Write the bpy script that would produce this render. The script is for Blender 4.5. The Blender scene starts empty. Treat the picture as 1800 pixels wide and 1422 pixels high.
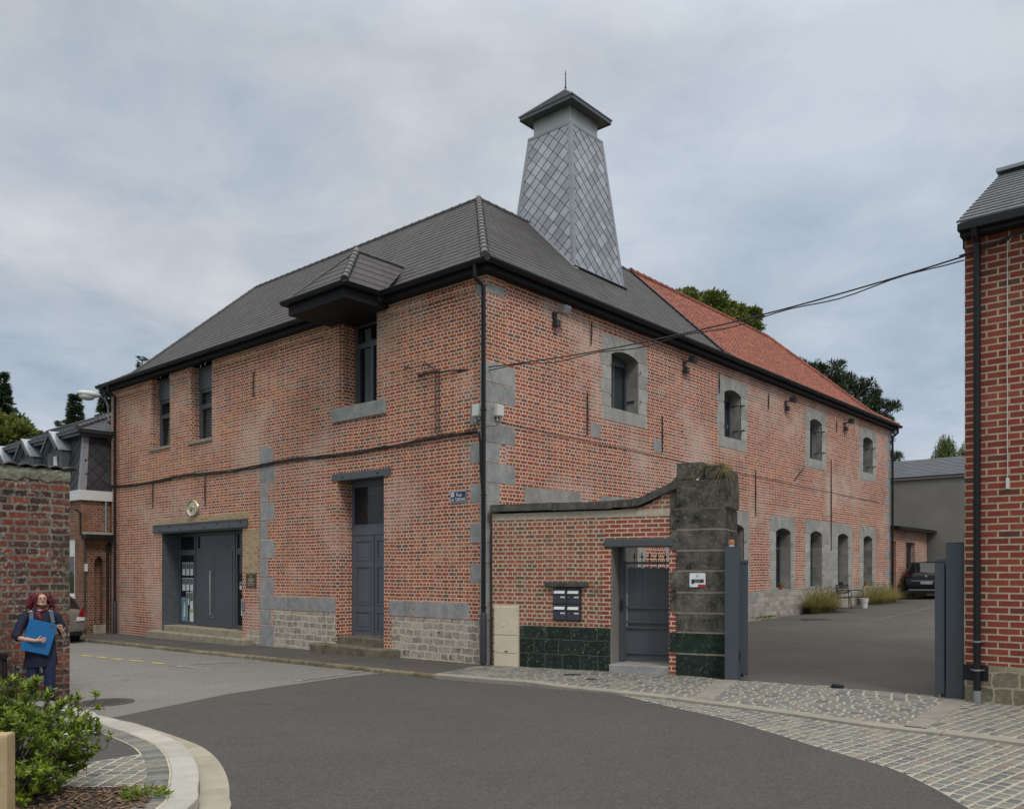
import bpy, bmesh, math, random
from mathutils import Vector, Matrix
from mathutils.geometry import delaunay_2d_cdt
R = math.radians
random.seed(7)
S = bpy.context.scene
COL = S.collection

# ---------------------------------------------------------------- camera
cam = bpy.data.cameras.new('camera'); co = bpy.data.objects.new('camera', cam); COL.objects.link(co)
cam.sensor_width = 36; cam.lens = 1487 / 1800 * 36
cam.shift_y = (1003 - 711) / 1800
cam.clip_start = .1; cam.clip_end = 3000
co.location = (0, 0, 2); co.rotation_euler = (R(90), 0, 0)
S.camera = co
# ---------------------------------------------------------------- view
S.view_settings.view_transform = 'Standard'; S.view_settings.look = 'None'
S.view_settings.exposure = 0.0; S.view_settings.gamma = 1
S.cycles.use_denoising = True
S.cycles.max_bounces = 6; S.cycles.transparent_max_bounces = 12
# ---------------------------------------------------------------- node helper
class NT:
    def __init__(s, tree): s.t = tree; s.n = tree.nodes; s.l = tree.links
    def node(s, typ, **kw):
        n = s.n.new(typ)
        ins = kw.pop('ins', {})
        for k, v in kw.items(): setattr(n, k, v)
        for k, v in ins.items(): s.put(n.inputs[k], v)
        return n
    def put(s, inp, v):
        if isinstance(v, bpy.types.NodeSocket): s.l.new(v, inp)
        elif hasattr(v, 'outputs'): s.l.new(v.outputs[0], inp)
        else:
            try: inp.default_value = v
            except Exception: inp.default_value = tuple(v) + (1,)
    def math(s, op, a, b=0, c=0, clamp=False):
        n = s.node('ShaderNodeMath', operation=op, use_clamp=clamp)
        s.put(n.inputs[0], a); s.put(n.inputs[1], b); s.put(n.inputs[2], c); return n.outputs[0]
    def vmath(s, op, a, b=(0, 0, 0)):
        n = s.node('ShaderNodeVectorMath', operation=op)
        s.put(n.inputs[0], a); s.put(n.inputs[1], b); return n.outputs[0]
    def noise(s, vec, scale, detail=4, rough=.55, dist=0, color=False):
        n = s.node('ShaderNodeTexNoise', ins={'Scale': scale, 'Detail': detail, 'Roughness': rough, 'Distortion': dist})
        if vec is not None: s.put(n.inputs['Vector'], vec)
        return n.outputs['Color' if color else 'Fac']
    def ramp(s, fac, stops, interp='LINEAR'):
        n = s.node('ShaderNodeValToRGB'); s.put(n.inputs[0], fac); cr = n.color_ramp; cr.interpolation = interp
        while len(cr.elements) > 1: cr.elements.remove(cr.elements[0])
        for i, (p, c) in enumerate(stops):
            e = cr.elements[0] if i == 0 else cr.elements.new(p)
            e.position = p
            e.color = (c, c, c, 1) if isinstance(c, (int, float)) else tuple(c) + (1,)
        return n.outputs[0]
    def mix(s, fac, a, b, mode='MIX'):
        n = s.node('ShaderNodeMix', data_type='RGBA', blend_type=mode)
        s.put(n.inputs[0], fac); s.put(n.inputs[6], a); s.put(n.inputs[7], b); return n.outputs[2]
    def bump(s, h, strength=.3, dist=.01, nrm=None):
        n = s.node('ShaderNodeBump', ins={'Height': h, 'Strength': strength, 'Distance': dist})
        if nrm is not None: s.put(n.inputs['Normal'], nrm)
        return n.outputs[0]
# ---------------------------------------------------------------- sky
SUN_EL, SUN_AZ = 48, 155          # azimuth measured from +Y clockwise
W = bpy.data.worlds.new('World'); S.world = W; W.use_nodes = True
t = NT(W.node_tree); t.n.clear()
tc = t.node('ShaderNodeTexCoord').outputs['Generated']
sx = t.node('ShaderNodeSeparateXYZ', ins={0: tc})
zz = t.math('MAXIMUM', sx.outputs[2], 0.0)
den = t.math('ADD', zz, .22)
cv = t.node('ShaderNodeCombineXYZ', ins={0: t.math('DIVIDE', sx.outputs[0], den), 1: t.math('DIVIDE', sx.outputs[1], den), 2: .3}).outputs[0]
n1 = t.noise(cv, .85, 6, .5, .35)
n2 = t.noise(cv, 3.2, 7, .6, .3)
mixn = t.math('ADD', t.math('MULTIPLY', n1, .62), t.math('MULTIPLY', n2, .38))
cc = t.ramp(mixn, [(.36, (.37, .44, .51)), (.445, (.48, .525, .58)), (.515, (.575, .595, .635)), (.61, (.695, .705, .725))])
bl = t.noise(cv, .5, 2, .5)
cc = t.mix(t.ramp(bl, [(.42, 0), (.62, 1)]), cc, t.mix(1, cc, (.87, .97, 1.07), 'MULTIPLY'))
zen = t.math('ADD', 1.0, t.math('MULTIPLY', t.math('SMOOTH_MIN', 1.0, t.math('MULTIPLY', t.math('MAXIMUM', t.math('SUBTRACT', zz, .52), 0), 2.4), .1), 2.1))
sky = t.node('ShaderNodeTexSky'); sky.sky_type = 'NISHITA'; sky.sun_disc = False
sky.sun_elevation = R(SUN_EL); sky.sun_rotation = R(SUN_AZ)
b1 = t.node('ShaderNodeBackground', ins={'Color': sky.outputs[0], 'Strength': .05})
cc = t.mix(t.ramp(zz, [(.55, 0), (.85, 1)]), cc, (.60, .585, .55))      # sky above the view: warm tint added to neutralise the bluish skylight
b2 = t.node('ShaderNodeBackground', ins={'Color': cc, 'Strength': zen})
ms = t.node('ShaderNodeMixShader', ins={0: .93, 1: b1.outputs[0], 2: b2.outputs[0]})
t.node('ShaderNodeOutputWorld', ins={0: ms.outputs[0]})
# ---------------------------------------------------------------- sun (veiled by cloud)
sl = bpy.data.lights.new('sun', 'SUN'); sl.energy = 1.3; sl.angle = R(14); sl.color = (1, .96, .9)
so = bpy.data.objects.new('sun', sl); COL.objects.link(so)
az = R(SUN_AZ); sd = Vector((math.sin(az) * math.cos(R(SUN_EL)), math.cos(az) * math.cos(R(SUN_EL)), math.sin(R(SUN_EL))))
so.rotation_euler = sd.to_track_quat('Z', 'Y').to_euler(); so.location = (10, -20, 30)

# ================================================================ materials
def new_mat(name):
    m = bpy.data.materials.new(name); m.use_nodes = True
    t = NT(m.node_tree); t.n.clear()
    out = t.node('ShaderNodeOutputMaterial'); p = t.node('ShaderNodeBsdfPrincipled')
    t.l.new(p.outputs[0], out.inputs[0])
    return m, t, p
def obj_co(t): return t.node('ShaderNodeTexCoord').outputs['Object']
def wall_uv(t):
    s = t.node('ShaderNodeSeparateXYZ', ins={0: obj_co(t)})
    return t.node('ShaderNodeCombineXYZ', ins={0: t.math('ADD', s.outputs[0], s.outputs[1]), 1: s.outputs[2], 2: 0.0}).outputs[0]
def plain(name, c, rough=.6, metal=0., var=.18, vs=4., bump=.15, bs=40., dirt=None, island=0, spec=.5, bd=.004):
    m, t, p = new_mat(name)
    v = obj_co(t)
    n = t.noise(v, vs, 5, .6)
    lo = tuple(x * (1 - var) for x in c); hi = tuple(min(1, x * (1 + var)) for x in c)
    col = t.ramp(n, [(.3, lo), (.7, hi)])
    if island:
        g = t.node('ShaderNodeNewGeometry')
        col = t.mix(1, col, t.ramp(g.outputs['Random Per Island'], [(0, 1 - island), (1, 1 + island)]), 'MULTIPLY')
    if dirt:
        d = t.noise(v, dirt[1], 6, .65)
        col = t.mix(t.ramp(d, [(dirt[2], 0), (dirt[3], dirt[4])]), col, dirt[0])
    t.put(p.inputs['Base Color'], col)
    p.inputs['Metallic'].default_value = metal
    t.put(p.inputs['Roughness'], t.ramp(n, [(.2, max(0, rough - .08)), (.8, min(1, rough + .08))]))
    p.inputs['Specular IOR Level'].default_value = spec
    if bump: t.put(p.inputs['Normal'], t.bump(t.noise(v, bs, 4), bump, bd))
    return m
def brick(name, bw=.225, rh=.082, ms=.0118, pal=None, mort=(.70, .545, .42), squash=.5, sf=2, off=.5,
          haze=(.62, .50, .43), hz=.55, orange=.5, dist=.018, lich=0, waver=.045, bumpd=.012, stain=None, haz_s=.45):
    m, t, p = new_mat(name)
    uv = wall_uv(t)
    low = t.vmath('SCALE', t.vmath('SUBTRACT', t.noise(uv, .7, 2, color=True), (.5, .5, .5)))
    low.node.inputs[3].default_value = waver
    hi = t.vmath('SCALE', t.vmath('SUBTRACT', t.noise(uv, 14, 3, color=True), (.5, .5, .5)))
    hi.node.inputs[3].default_value = dist
    v = t.vmath('ADD', t.vmath('ADD', uv, low), hi)
    b = t.node('ShaderNodeTexBrick', offset=off, offset_frequency=2, squash=squash, squash_frequency=sf,
               ins={'Vector': v, 'Color1': (0, 0, 0, 1), 'Color2': (1, 1, 1, 1), 'Mortar': (.5, .5, .5, 1), 'Scale': 1, 'Mortar Size': ms,
                    'Mortar Smooth': .15, 'Bias': 0, 'Brick Width': bw, 'Row Height': rh})
    pal = pal or [(0, (.15, .085, .078)), (.16, (.20, .08, .06)), (.36, (.29, .068, .038)), (.75, (.36, .088, .044)), (1, (.43, .16, .085))]
    col = t.ramp(b.outputs['Color'], pal)
    fine = t.noise(uv, 28, 5, .65)
    col = t.mix(1, col, t.ramp(fine, [(.25, .72), (.75, 1.25)]), 'MULTIPLY')
    z1 = t.noise(uv, .45, 5, .65)
    col = t.mix(t.ramp(z1, [(.48, 0), (.62, orange)]), col, t.mix(1, col, (1.5, 1.75, 1.25), 'MULTIPLY'))
    z2 = t.noise(t.vmath('ADD', uv, (17, 9, 0)), haz_s, 7, .65)
    hzf = t.ramp(z2, [(.50, 0), (.66, hz)])
    mc = t.mix(1, mort, t.ramp(t.noise(uv, 9, 4), [(.3, .75), (.7, 1.15)]), 'MULTIPLY')
    zd = t.noise(t.vmath('ADD', uv, (3, 31, 0)), .7, 6, .65)
    col = t.mix(t.ramp(zd, [(.50, 0), (.68, .45)]), col, t.mix(1, col, (.66, .6, .60), 'MULTIPLY'))
    if lich: mc = t.mix(t.ramp(t.noise(uv, 2.3, 5, .7), [(.45, 0), (.62, .5)]), mc, (.27, .26, .21))
    mc = t.mix(t.ramp(zd, [(.48, 0), (.66, .4)]), mc, (.3, .25, .2))
    fac = t.math('ADD', b.outputs['Fac'], t.math('MULTIPLY', t.math('SUBTRACT', t.noise(uv, 22, 4), .5), .35), clamp=True)
    fac = t.ramp(fac, [(.12, 0), (.42, 1)])
    c = t.mix(fac, col, mc)
    c = t.mix(t.math('MULTIPLY', hzf, t.ramp(t.noise(uv, 30, 3), [(.3, .5), (.7, 1)])), c, haze)
    if stain:
        sc, a0, a1, s0, s1, amt = stain
        c = t.mix(t.ramp(t.noise(uv, s0, 5, .65), [(a0, 0), (a1, amt)]), c, sc)
    if lich:
        l = t.noise(uv, 16, 6, .8)
        c = t.mix(t.math('MULTIPLY', t.ramp(l, [(.54, 0), (.60, lich)]), t.ramp(t.noise(uv, 1.7, 4), [(.4, .25), (.6, 1)])), c, (.46, .46, .40))
    t.put(p.inputs['Base Color'], c)
    p.inputs['Roughness'].default_value = .9; p.inputs['Specular IOR Level'].default_value = .25
    h = t.math('ADD', t.math('SUBTRACT', 1, fac), t.math('MULTIPLY', fine, .35))
    t.put(p.inputs['Normal'], t.bump(h, .55, bumpd))
    return m
def glass(name, tint=(.035, .042, .05), trans=.6):
    m = bpy.data.materials.new(name); m.use_nodes = True
    t = NT(m.node_tree); t.n.clear()
    g = t.node('ShaderNodeBsdfPrincipled', ins={'Roughness': .03, 'Specular IOR Level': .8}); t.put(g.inputs['Base Color'], tint)
    tr = t.node('ShaderNodeBsdfTransparent', ins={'Color': (.8, .84, .84, 1)})
    v = obj_co(t)
    t.put(g.inputs['Normal'], t.bump(t.noise(v, 1.3, 2), .12, .05))
    mx = t.node('ShaderNodeMixShader', ins={0: trans, 1: g.outputs[0], 2: tr.outputs[0]})
    t.node('ShaderNodeOutputMaterial', ins={0: mx.outputs[0]})
    return m
def leafmat(name, c1, c2, c3, tr=.25, rough=.5):
    m, t, p = new_mat(name)
    g = t.node('ShaderNodeNewGeometry')
    r = g.outputs['Random Per Island']
    col = t.ramp(r, [(0, c1), (.5, c2), (1, c3)])
    col = t.mix(.6, col, t.mix(1, col, t.ramp(t.noise(obj_co(t), .8, 3), [(.3, .55), (.7, 1.35)]), 'MULTIPLY'))
    t.put(p.inputs['Base Color'], col); p.inputs['Roughness'].default_value = rough
    tl = t.node('ShaderNodeBsdfTranslucent', ins={'Color': col})
    mx = t.node('ShaderNodeMixShader', ins={0: tr, 1: p.outputs[0], 2: tl.outputs[0]})
    o = [n for n in t.n if n.type == 'OUTPUT_MATERIAL'][0]
    t.l.new(mx.outputs[0], o.inputs[0])
    return m
def asphalt(name, c, amt=.32, patch=.14, ps=.25, spk=75, crack=.8):
    m, t, p = new_mat(name)
    v = obj_co(t)
    col = t.ramp(t.noise(v, ps, 6, .6), [(.3, tuple(x * (1 - patch) for x in c)), (.7, tuple(x * (1 + patch) for x in c))])
    sp = t.noise(v, spk, 2, .8)
    col = t.mix(1, col, t.ramp(sp, [(.36, 1 - amt), (.64, 1 + amt * 1.3)]), 'MULTIPLY')
    col = t.mix(1, col, t.ramp(t.noise(v, 24, 3, .7), [(.35, 1 - amt * .45), (.65, 1 + amt * .5)]), 'MULTIPLY')
    vo = t.node('ShaderNodeTexVoronoi', ins={'Vector': v, 'Scale': 60.}).outputs['Distance']
    col = t.mix(t.ramp(vo, [(.08, .35), (.2, 0)]), col, tuple(x * 1.9 for x in c))
    st = t.noise(t.vmath('MULTIPLY', v, (.6, 2.2, 1)), 1.3, 6, .7)
    col = t.mix(t.ramp(st, [(.52, 0), (.75, .35)]), col, tuple(x * .7 for x in c))
    wv = t.vmath('ADD', v, t.vmath('SCALE', t.vmath('SUBTRACT', t.noise(v, 1.6, 5, .7, color=True), (.5, .5, .5))))
    wv.node.inputs[1].links[0].from_node.inputs[3].default_value = 1.1
    ck = t.node('ShaderNodeTexVoronoi', feature='DISTANCE_TO_EDGE', ins={'Vector': wv, 'Scale': .22}).outputs['Distance']
    cm_ = t.math('MULTIPLY', t.ramp(ck, [(.0012, crack), (.004, 0)]), t.ramp(t.noise(v, .35, 3), [(.48, 0), (.56, 1)]))
    col = t.mix(cm_, col, tuple(x * .35 for x in c))
    so_ = t.noise(t.vmath('ADD', v, (9, 4, 0)), 2.2, 3, .6)
    col = t.mix(t.ramp(so_, [(.67, 0), (.73, .4)]), col, tuple(x * .55 for x in c))
    li_ = t.noise(t.vmath('ADD', v, (2, 7, 0)), .9, 5, .7)
    col = t.mix(t.ramp(li_, [(.55, 0), (.72, .35)]), col, tuple(x * 1.45 for x in c))
    t.put(p.inputs['Base Color'], col); p.inputs['Roughness'].default_value = .85; p.inputs['Specular IOR Level'].default_value = .35
    t.put(p.inputs['Normal'], t.bump(sp, .5, .006, None))
    return m
def stone(name, c, c2, rough=.8, scale=3., joints=None, jc=(.5, .46, .38), bump=.5, lich=None, island=.12, jw=.05):
    m, t, p = new_mat(name)
    v = obj_co(t); uv = wall_uv(t)
    col = t.ramp(t.noise(v, scale, 7, .65), [(.3, c), (.72, c2)])
    g = t.node('ShaderNodeNewGeometry')
    if island: col = t.mix(1, col, t.ramp(g.outputs['Random Per Island'], [(0, 1 - island), (1, 1 + island)]), 'MULTIPLY')
    col = t.mix(1, col, t.ramp(t.noise(v, 35, 4, .7), [(.3, .82), (.7, 1.15)]), 'MULTIPLY')
    h = t.noise(v, 18, 6, .7)
    if lich:
        col = t.mix(t.ramp(t.noise(v, lich[1], 6, .72), [(lich[2], 0), (lich[3], lich[4])]), col, lich[0])
    if joints:
        bw, rh, ms = joints
        vv = t.vmath('ADD', uv, t.vmath('SCALE', t.vmath('SUBTRACT', t.noise(uv, 5, 3, color=True), (.5, .5, .5))))
        vv.node.inputs[1].links[0].from_node.inputs[3].default_value = jw
        b = t.node('ShaderNodeTexBrick', offset=.5, offset_frequency=2, squash=.7, squash_frequency=3,
                   ins={'Vector': vv, 'Color1': (0, 0, 0, 1), 'Color2': (1, 1, 1, 1), 'Mortar': (.5, .5, .5, 1), 'Scale': 1,
                        'Mortar Size': ms, 'Mortar Smooth': .3, 'Brick Width': bw, 'Row Height': rh})
        col = t.mix(1, col, t.ramp(b.outputs['Color'], [(0, .72), (1, 1.2)]), 'MULTIPLY')
        fac = t.ramp(t.math('ADD', b.outputs['Fac'], t.math('MULTIPLY', t.math('SUBTRACT', t.noise(uv, 9, 5), .5), .9), clamp=True), [(.15, 0), (.5, 1)])
        col = t.mix(fac, col, jc)
        h = t.math('ADD', t.math('MULTIPLY', t.math('SUBTRACT', 1, fac), 1.5), h)
    t.put(p.inputs['Base Color'], col); p.inputs['Roughness'].default_value = rough; p.inputs['Specular IOR Level'].default_value = .3
    t.put(p.inputs['Normal'], t.bump(h, bump, .01))
    return m

M = {}
M['brickA'] = brick('old red brick')
M['brickB'] = brick('old red brick courtyard', hz=.7, orange=.35, mort=(.70, .545, .44), rh=.086)
M['brickW'] = brick('garden wall brick', bw=.225, rh=.086, ms=.015, mort=(.50, .42, .30), hz=.25, haze=(.5, .42, .3), dist=.03, orange=.1,
                    pal=[(0, (.12, .09, .06)), (.25, (.23, .08, .06)), (.6, (.30, .075, .05)), (1, (.36, .11, .07))], stain=((.07, .06, .05), .58, .72, .9, 1, .7))
M['brickN2'] = brick('newer infill brick', bw=.25, rh=.086, ms=.012, mort=(.62, .54, .40), squash=1, hz=.08, orange=.05, dist=.006, waver=.004, pal=[(0, (.20, .06, .045)), (.5, (.30, .062, .042)), (1, (.36, .085, .055))])
M['brickN'] = brick('new red brick', bw=.30, rh=.104, ms=.013, mort=(.46, .38, .27), squash=1, sf=2, hz=.08, orange=.05, dist=.004, waver=.004,
                    pal=[(0, (.09, .05, .045)), (.12, (.19, .05, .036)), (.6, (.235, .052, .036)), (1, (.275, .07, .042))])
M['brickL'] = brick('weathered wall brick', bw=.30, rh=.112, ms=.016, mort=(.13, .125, .095), hz=.5, haze=(.13, .12, .09), haz_s=1.1, orange=.0, dist=.05, squash=.6,
                    lich=.75, pal=[(0, (.035, .022, .022)), (.35, (.10, .034, .028)), (.75, (.17, .040, .028)), (1, (.22, .06, .034))],
                    stain=((.03, .03, .025), .5, .62, .8, 1, .75), bumpd=.02)
M['brickD'] = brick('neighbour brick', mort=(.30, .25, .18), hz=.1, pal=[(0, (.08, .04, .03)), (.5, (.20, .06, .04)), (1, (.27, .09, .05))],
                    stain=((.10, .045, .02), .45, .6, .5, 1, .6))
M['brickP'] = brick('grey painted brick', mort=(.085, .095, .105), hz=0, orange=0, pal=[(0, (.085, .10, .115)), (1, (.10, .115, .13))])
M['brickT'] = brick('buff brick', mort=(.45, .36, .24), hz=.2, orange=.1, pal=[(0, (.30, .19, .11)), (.5, (.42, .29, .17)), (1, (.48, .34, .2))])
M['blue'] = stone('blue limestone', (.22, .222, .228), (.38, .375, .37), lich=((.43, .39, .31), 6, .54, .70, .55))
M['blueW'] = stone('pale weathered limestone', (.255, .25, .24), (.41, .40, .375), lich=((.50, .44, .34), 5, .52, .70, .5), island=.16)
M['blueJ'] = stone('coursed blue limestone', (.22, .215, .205), (.37, .35, .32), joints=(.7, .36, .006), jc=(.36, .34, .31), island=0)
M['rubble'] = stone('pale rubble stone', (.27, .24, .21), (.54, .47, .385), joints=(.36, .165, .022), jc=(.60, .52, .41), scale=7, island=0, jw=.13,
                    lich=((.05, .05, .045), 4.5, .57, .66, .8), bump=1.2)
M['rubbleY'] = stone('ochre rubble stone', (.15, .135, .095), (.33, .30, .215), joints=(.36, .24, .02), jc=(.36, .31, .22), scale=7, island=0, jw=.12, bump=1.2)
M['rubbleB'] = stone('courtyard rubble stone', (.30, .27, .23), (.44, .41, .36), joints=(.4, .16, .012), jc=(.36, .32, .27), scale=5, island=0, bump=.8)
M['black'] = stone('soot black stone', (.012, .012, .010), (.15, .14, .12), scale=4.5, lich=((.33, .31, .27), 20, .56, .66, .55), bump=1.4, island=.35)
M['green'] = stone('green painted stone', (.007, .010, .009), (.016, .040, .028), scale=6, lich=((.34, .33, .28), 24, .60, .68, .6), bump=1., island=.2)
M['greenJ'] = stone('green painted blocks', (.008, .012, .010), (.018, .042, .032), scale=6, joints=(.55, .3, .006), jc=(.12, .12, .09), lich=((.36, .34, .29), 22, .58, .66, .65), bump=1., island=0)
M['mortar'] = plain('pale lime mortar', (.44, .39, .30), .9, var=.25, vs=12, bump=.5)
M['jointM'] = plain('sett jointing mortar', (.36, .335, .28), .9, var=.25, vs=9, bump=.5)
M['coping'] = stone('dark coping stone', (.035, .033, .03), (.13, .125, .115), scale=6, lich=((.22, .22, .19), 14, .58, .66, .6), bump=1)
M['slate'] = plain('grey roof tile', (.072, .066, .068), .62, spec=.22, var=.10, vs=1.2, bump=.15, island=.10, dirt=((.125, .12, .115), .9, .52, .75, .45))
M['slateE'] = plain('hip tile', (.075, .071, .073), .5, var=.15, vs=6, dirt=((.2, .19, .16), 9, .58, .7, .5))
M['slateN'] = plain('blue slate', (.080, .087, .10), .5, spec=.3, var=.12, vs=3, island=.12, bump=.2)
M['slateD'] = plain('dark hung slate', (.035, .034, .037), .55, var=.25, vs=1.5, island=.3, bump=.2)
M['red'] = plain('red clay pantile', (.25, .075, .044), .8, var=.28, vs=2.2, bump=.4, bs=30, dirt=((.12, .06, .045), 3.2, .5, .7, .6), island=.2)
M['anth'] = plain('anthracite paint', (.075, .085, .098), .45, var=.06, vs=2, bump=.05)
M['anthD'] = plain('dark anthracite metal', (.030, .033, .039), .4, var=.1, vs=2, bump=.05)
M['gutter'] = plain('black gutter metal', (.012, .013, .016), .4, var=.15, vs=2, bump=.05, spec=.3)
M['soffit'] = plain('dark fascia board', (.018, .019, .022), .6, var=.1, vs=1, bump=.05, spec=.15)
M['door'] = plain('slate blue door paint', (.105, .118, .145), .5, var=.08, vs=3, bump=.12, bs=20, dirt=((.15, .165, .195), 14, .55, .7, .25))
M['zinc'] = plain('zinc sheet', (.34, .355, .385), .42, .45, var=.16, vs=3, bump=.12, bs=8, island=.22)
M['zincT'] = plain('zinc trim', (.30, .315, .34), .5, .5, var=.12, vs=4, bump=.1)
M['steel'] = plain('brushed pale steel', (.44, .45, .44), .4, .5, var=.06, vs=2, bump=.05)
M['galv'] = plain('galvanised steel', (.30, .31, .33), .5, .6, var=.2, vs=20)
M['rust'] = plain('rusty iron', (.055, .045, .042), .8, .2, var=.4, vs=9, bump=.5)
M['iron'] = plain('black iron', (.018, .018, .02), .55, .2, var=.2, vs=9)
M['glass'] = glass('window glass')
M['glassC'] = glass('clear window glass', (.04, .045, .05), .85)
M['glassD'] = glass('dark window glass', (.012, .014, .016), .15)
M['white'] = plain('white paint', (.62, .62, .60), .5, var=.06, vs=5, dirt=((.3, .28, .24), 6, .6, .75, .4))
M['plastic'] = plain('off white plastic', (.60, .61, .58), .5, var=.06, vs=5)
M['sheer'] = leafmat('white sheer curtain', (.75, .75, .78), (.78, .78, .80), (.74, .74, .78), .4, .8)
M['cream'] = plain('cream cabinet', (.60, .54, .40), .55, var=.08, vs=3, dirt=((.32, .28, .2), 8, .6, .75, .5))
M['cable'] = plain('black cable', (.022, .02, .02), .6, var=.3, vs=9, bump=.2)
M['brass'] = plain('polished gilt brass', (.62, .56, .40), .28, .85, var=.2, vs=20, bump=.3, bs=60)
M['brassD'] = plain('bronze plate', (.11, .075, .035), .35, .7, var=.3, vs=6)
M['render'] = plain('grey cement render', (.205, .20, .185), .9, var=.16, vs=.5, bump=.3, bs=12, dirt=((.12, .115, .10), .9, .52, .75, .4))
M['concrete'] = plain('pale concrete', (.36, .335, .285), .85, var=.14, vs=3, bump=.4, bs=50, dirt=((.2, .185, .15), 5, .55, .75, .5))
M['kerbP'] = plain('pale kerb concrete', (.40, .385, .345), .85, var=.10, vs=4, bump=.3, bs=70, island=.10, dirt=((.26, .25, .21), 6, .58, .75, .4))
M['kerbB'] = plain('beige gutter block', (.35, .32, .25), .85, var=.12, vs=4, bump=.3, bs=70, island=.12)
M['kerbO'] = stone('old kerb stone', (.11, .095, .06), (.27, .235, .155), scale=7, bump=1.2, island=.35, lich=((.07, .075, .03), 5, .5, .66, .6))
M['step'] = stone('worn stone step', (.25, .22, .16), (.38, .34, .26), scale=4, bump=.6, lich=((.10, .09, .06), 3, .55, .7, .6))
M['stepD'] = stone('dirty stone step', (.07, .06, .045), (.25, .21, .15), scale=4, bump=.9)
M['mulch'] = plain('bark mulch', (.14, .09, .055), .95, var=.5, vs=40, island=.75, bump=.4)
M['soil'] = plain('soil', (.05, .038, .028), 1, var=.5, vs=30, bump=1, bd=.02)
M['wood'] = plain('sawn timber', (.40, .30, .16), .7, var=.2, vs=6, bump=.3, bs=25)
M['bark'] = plain('bark', (.075, .06, .045), .9, var=.35, vs=8, bump=.9, bs=20, bd=.02)
M['grassG'] = plain('meadow', (.07, .095, .03), .95, var=.3, vs=.4, bump=.5)
M['asphO'] = asphalt('worn asphalt', (.180, .172, .160), patch=.10)
M['asphN'] = asphalt('new asphalt', (.070, .067, .064), patch=.10, amt=.38, crack=.0)
M['asphC'] = asphalt('courtyard asphalt', (.086, .080, .074), patch=.16, ps=.5, amt=.15)
M['asphC2'] = asphalt('trench patch asphalt', (.135, .125, .11), patch=.2, ps=.8, crack=0)
M['asphP'] = asphalt('pavement asphalt', (.075, .068, .060), patch=.18, ps=.9)
def settmat():
    m, t, p = new_mat('granite setts')
    g = t.node('ShaderNodeNewGeometry').outputs['Random Per Island']
    v = obj_co(t)
    col = t.ramp(g, [(0, (.10, .108, .108)), (.25, (.155, .163, .155)), (.45, (.215, .207, .165)), (.62, (.14, .15, .15)), (.8, (.22, .21, .17)), (.95, (.185, .15, .125)), (1, (.115, .12, .122))])
    col = t.mix(1, col, t.ramp(t.noise(v, 22, 5, .7), [(.3, .75), (.7, 1.2)]), 'MULTIPLY')
    t.put(p.inputs['Base Color'], col); p.inputs['Roughness'].default_value = .7
    t.put(p.inputs['Normal'], t.bump(t.noise(v, 40, 4), .35, .006))
    return m
M['sett'] = settmat()
M['yellow'] = plain('worn yellow paint', (.55, .47, .08), .7, var=.3, vs=10, dirt=((.17, .16, .14), 7, .5, .62, .8))
M['whiteM'] = plain('worn white paint', (.40, .39, .37), .7, var=.2, vs=10, dirt=((.17, .16, .15), 5, .42, .55, .9))
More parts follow.
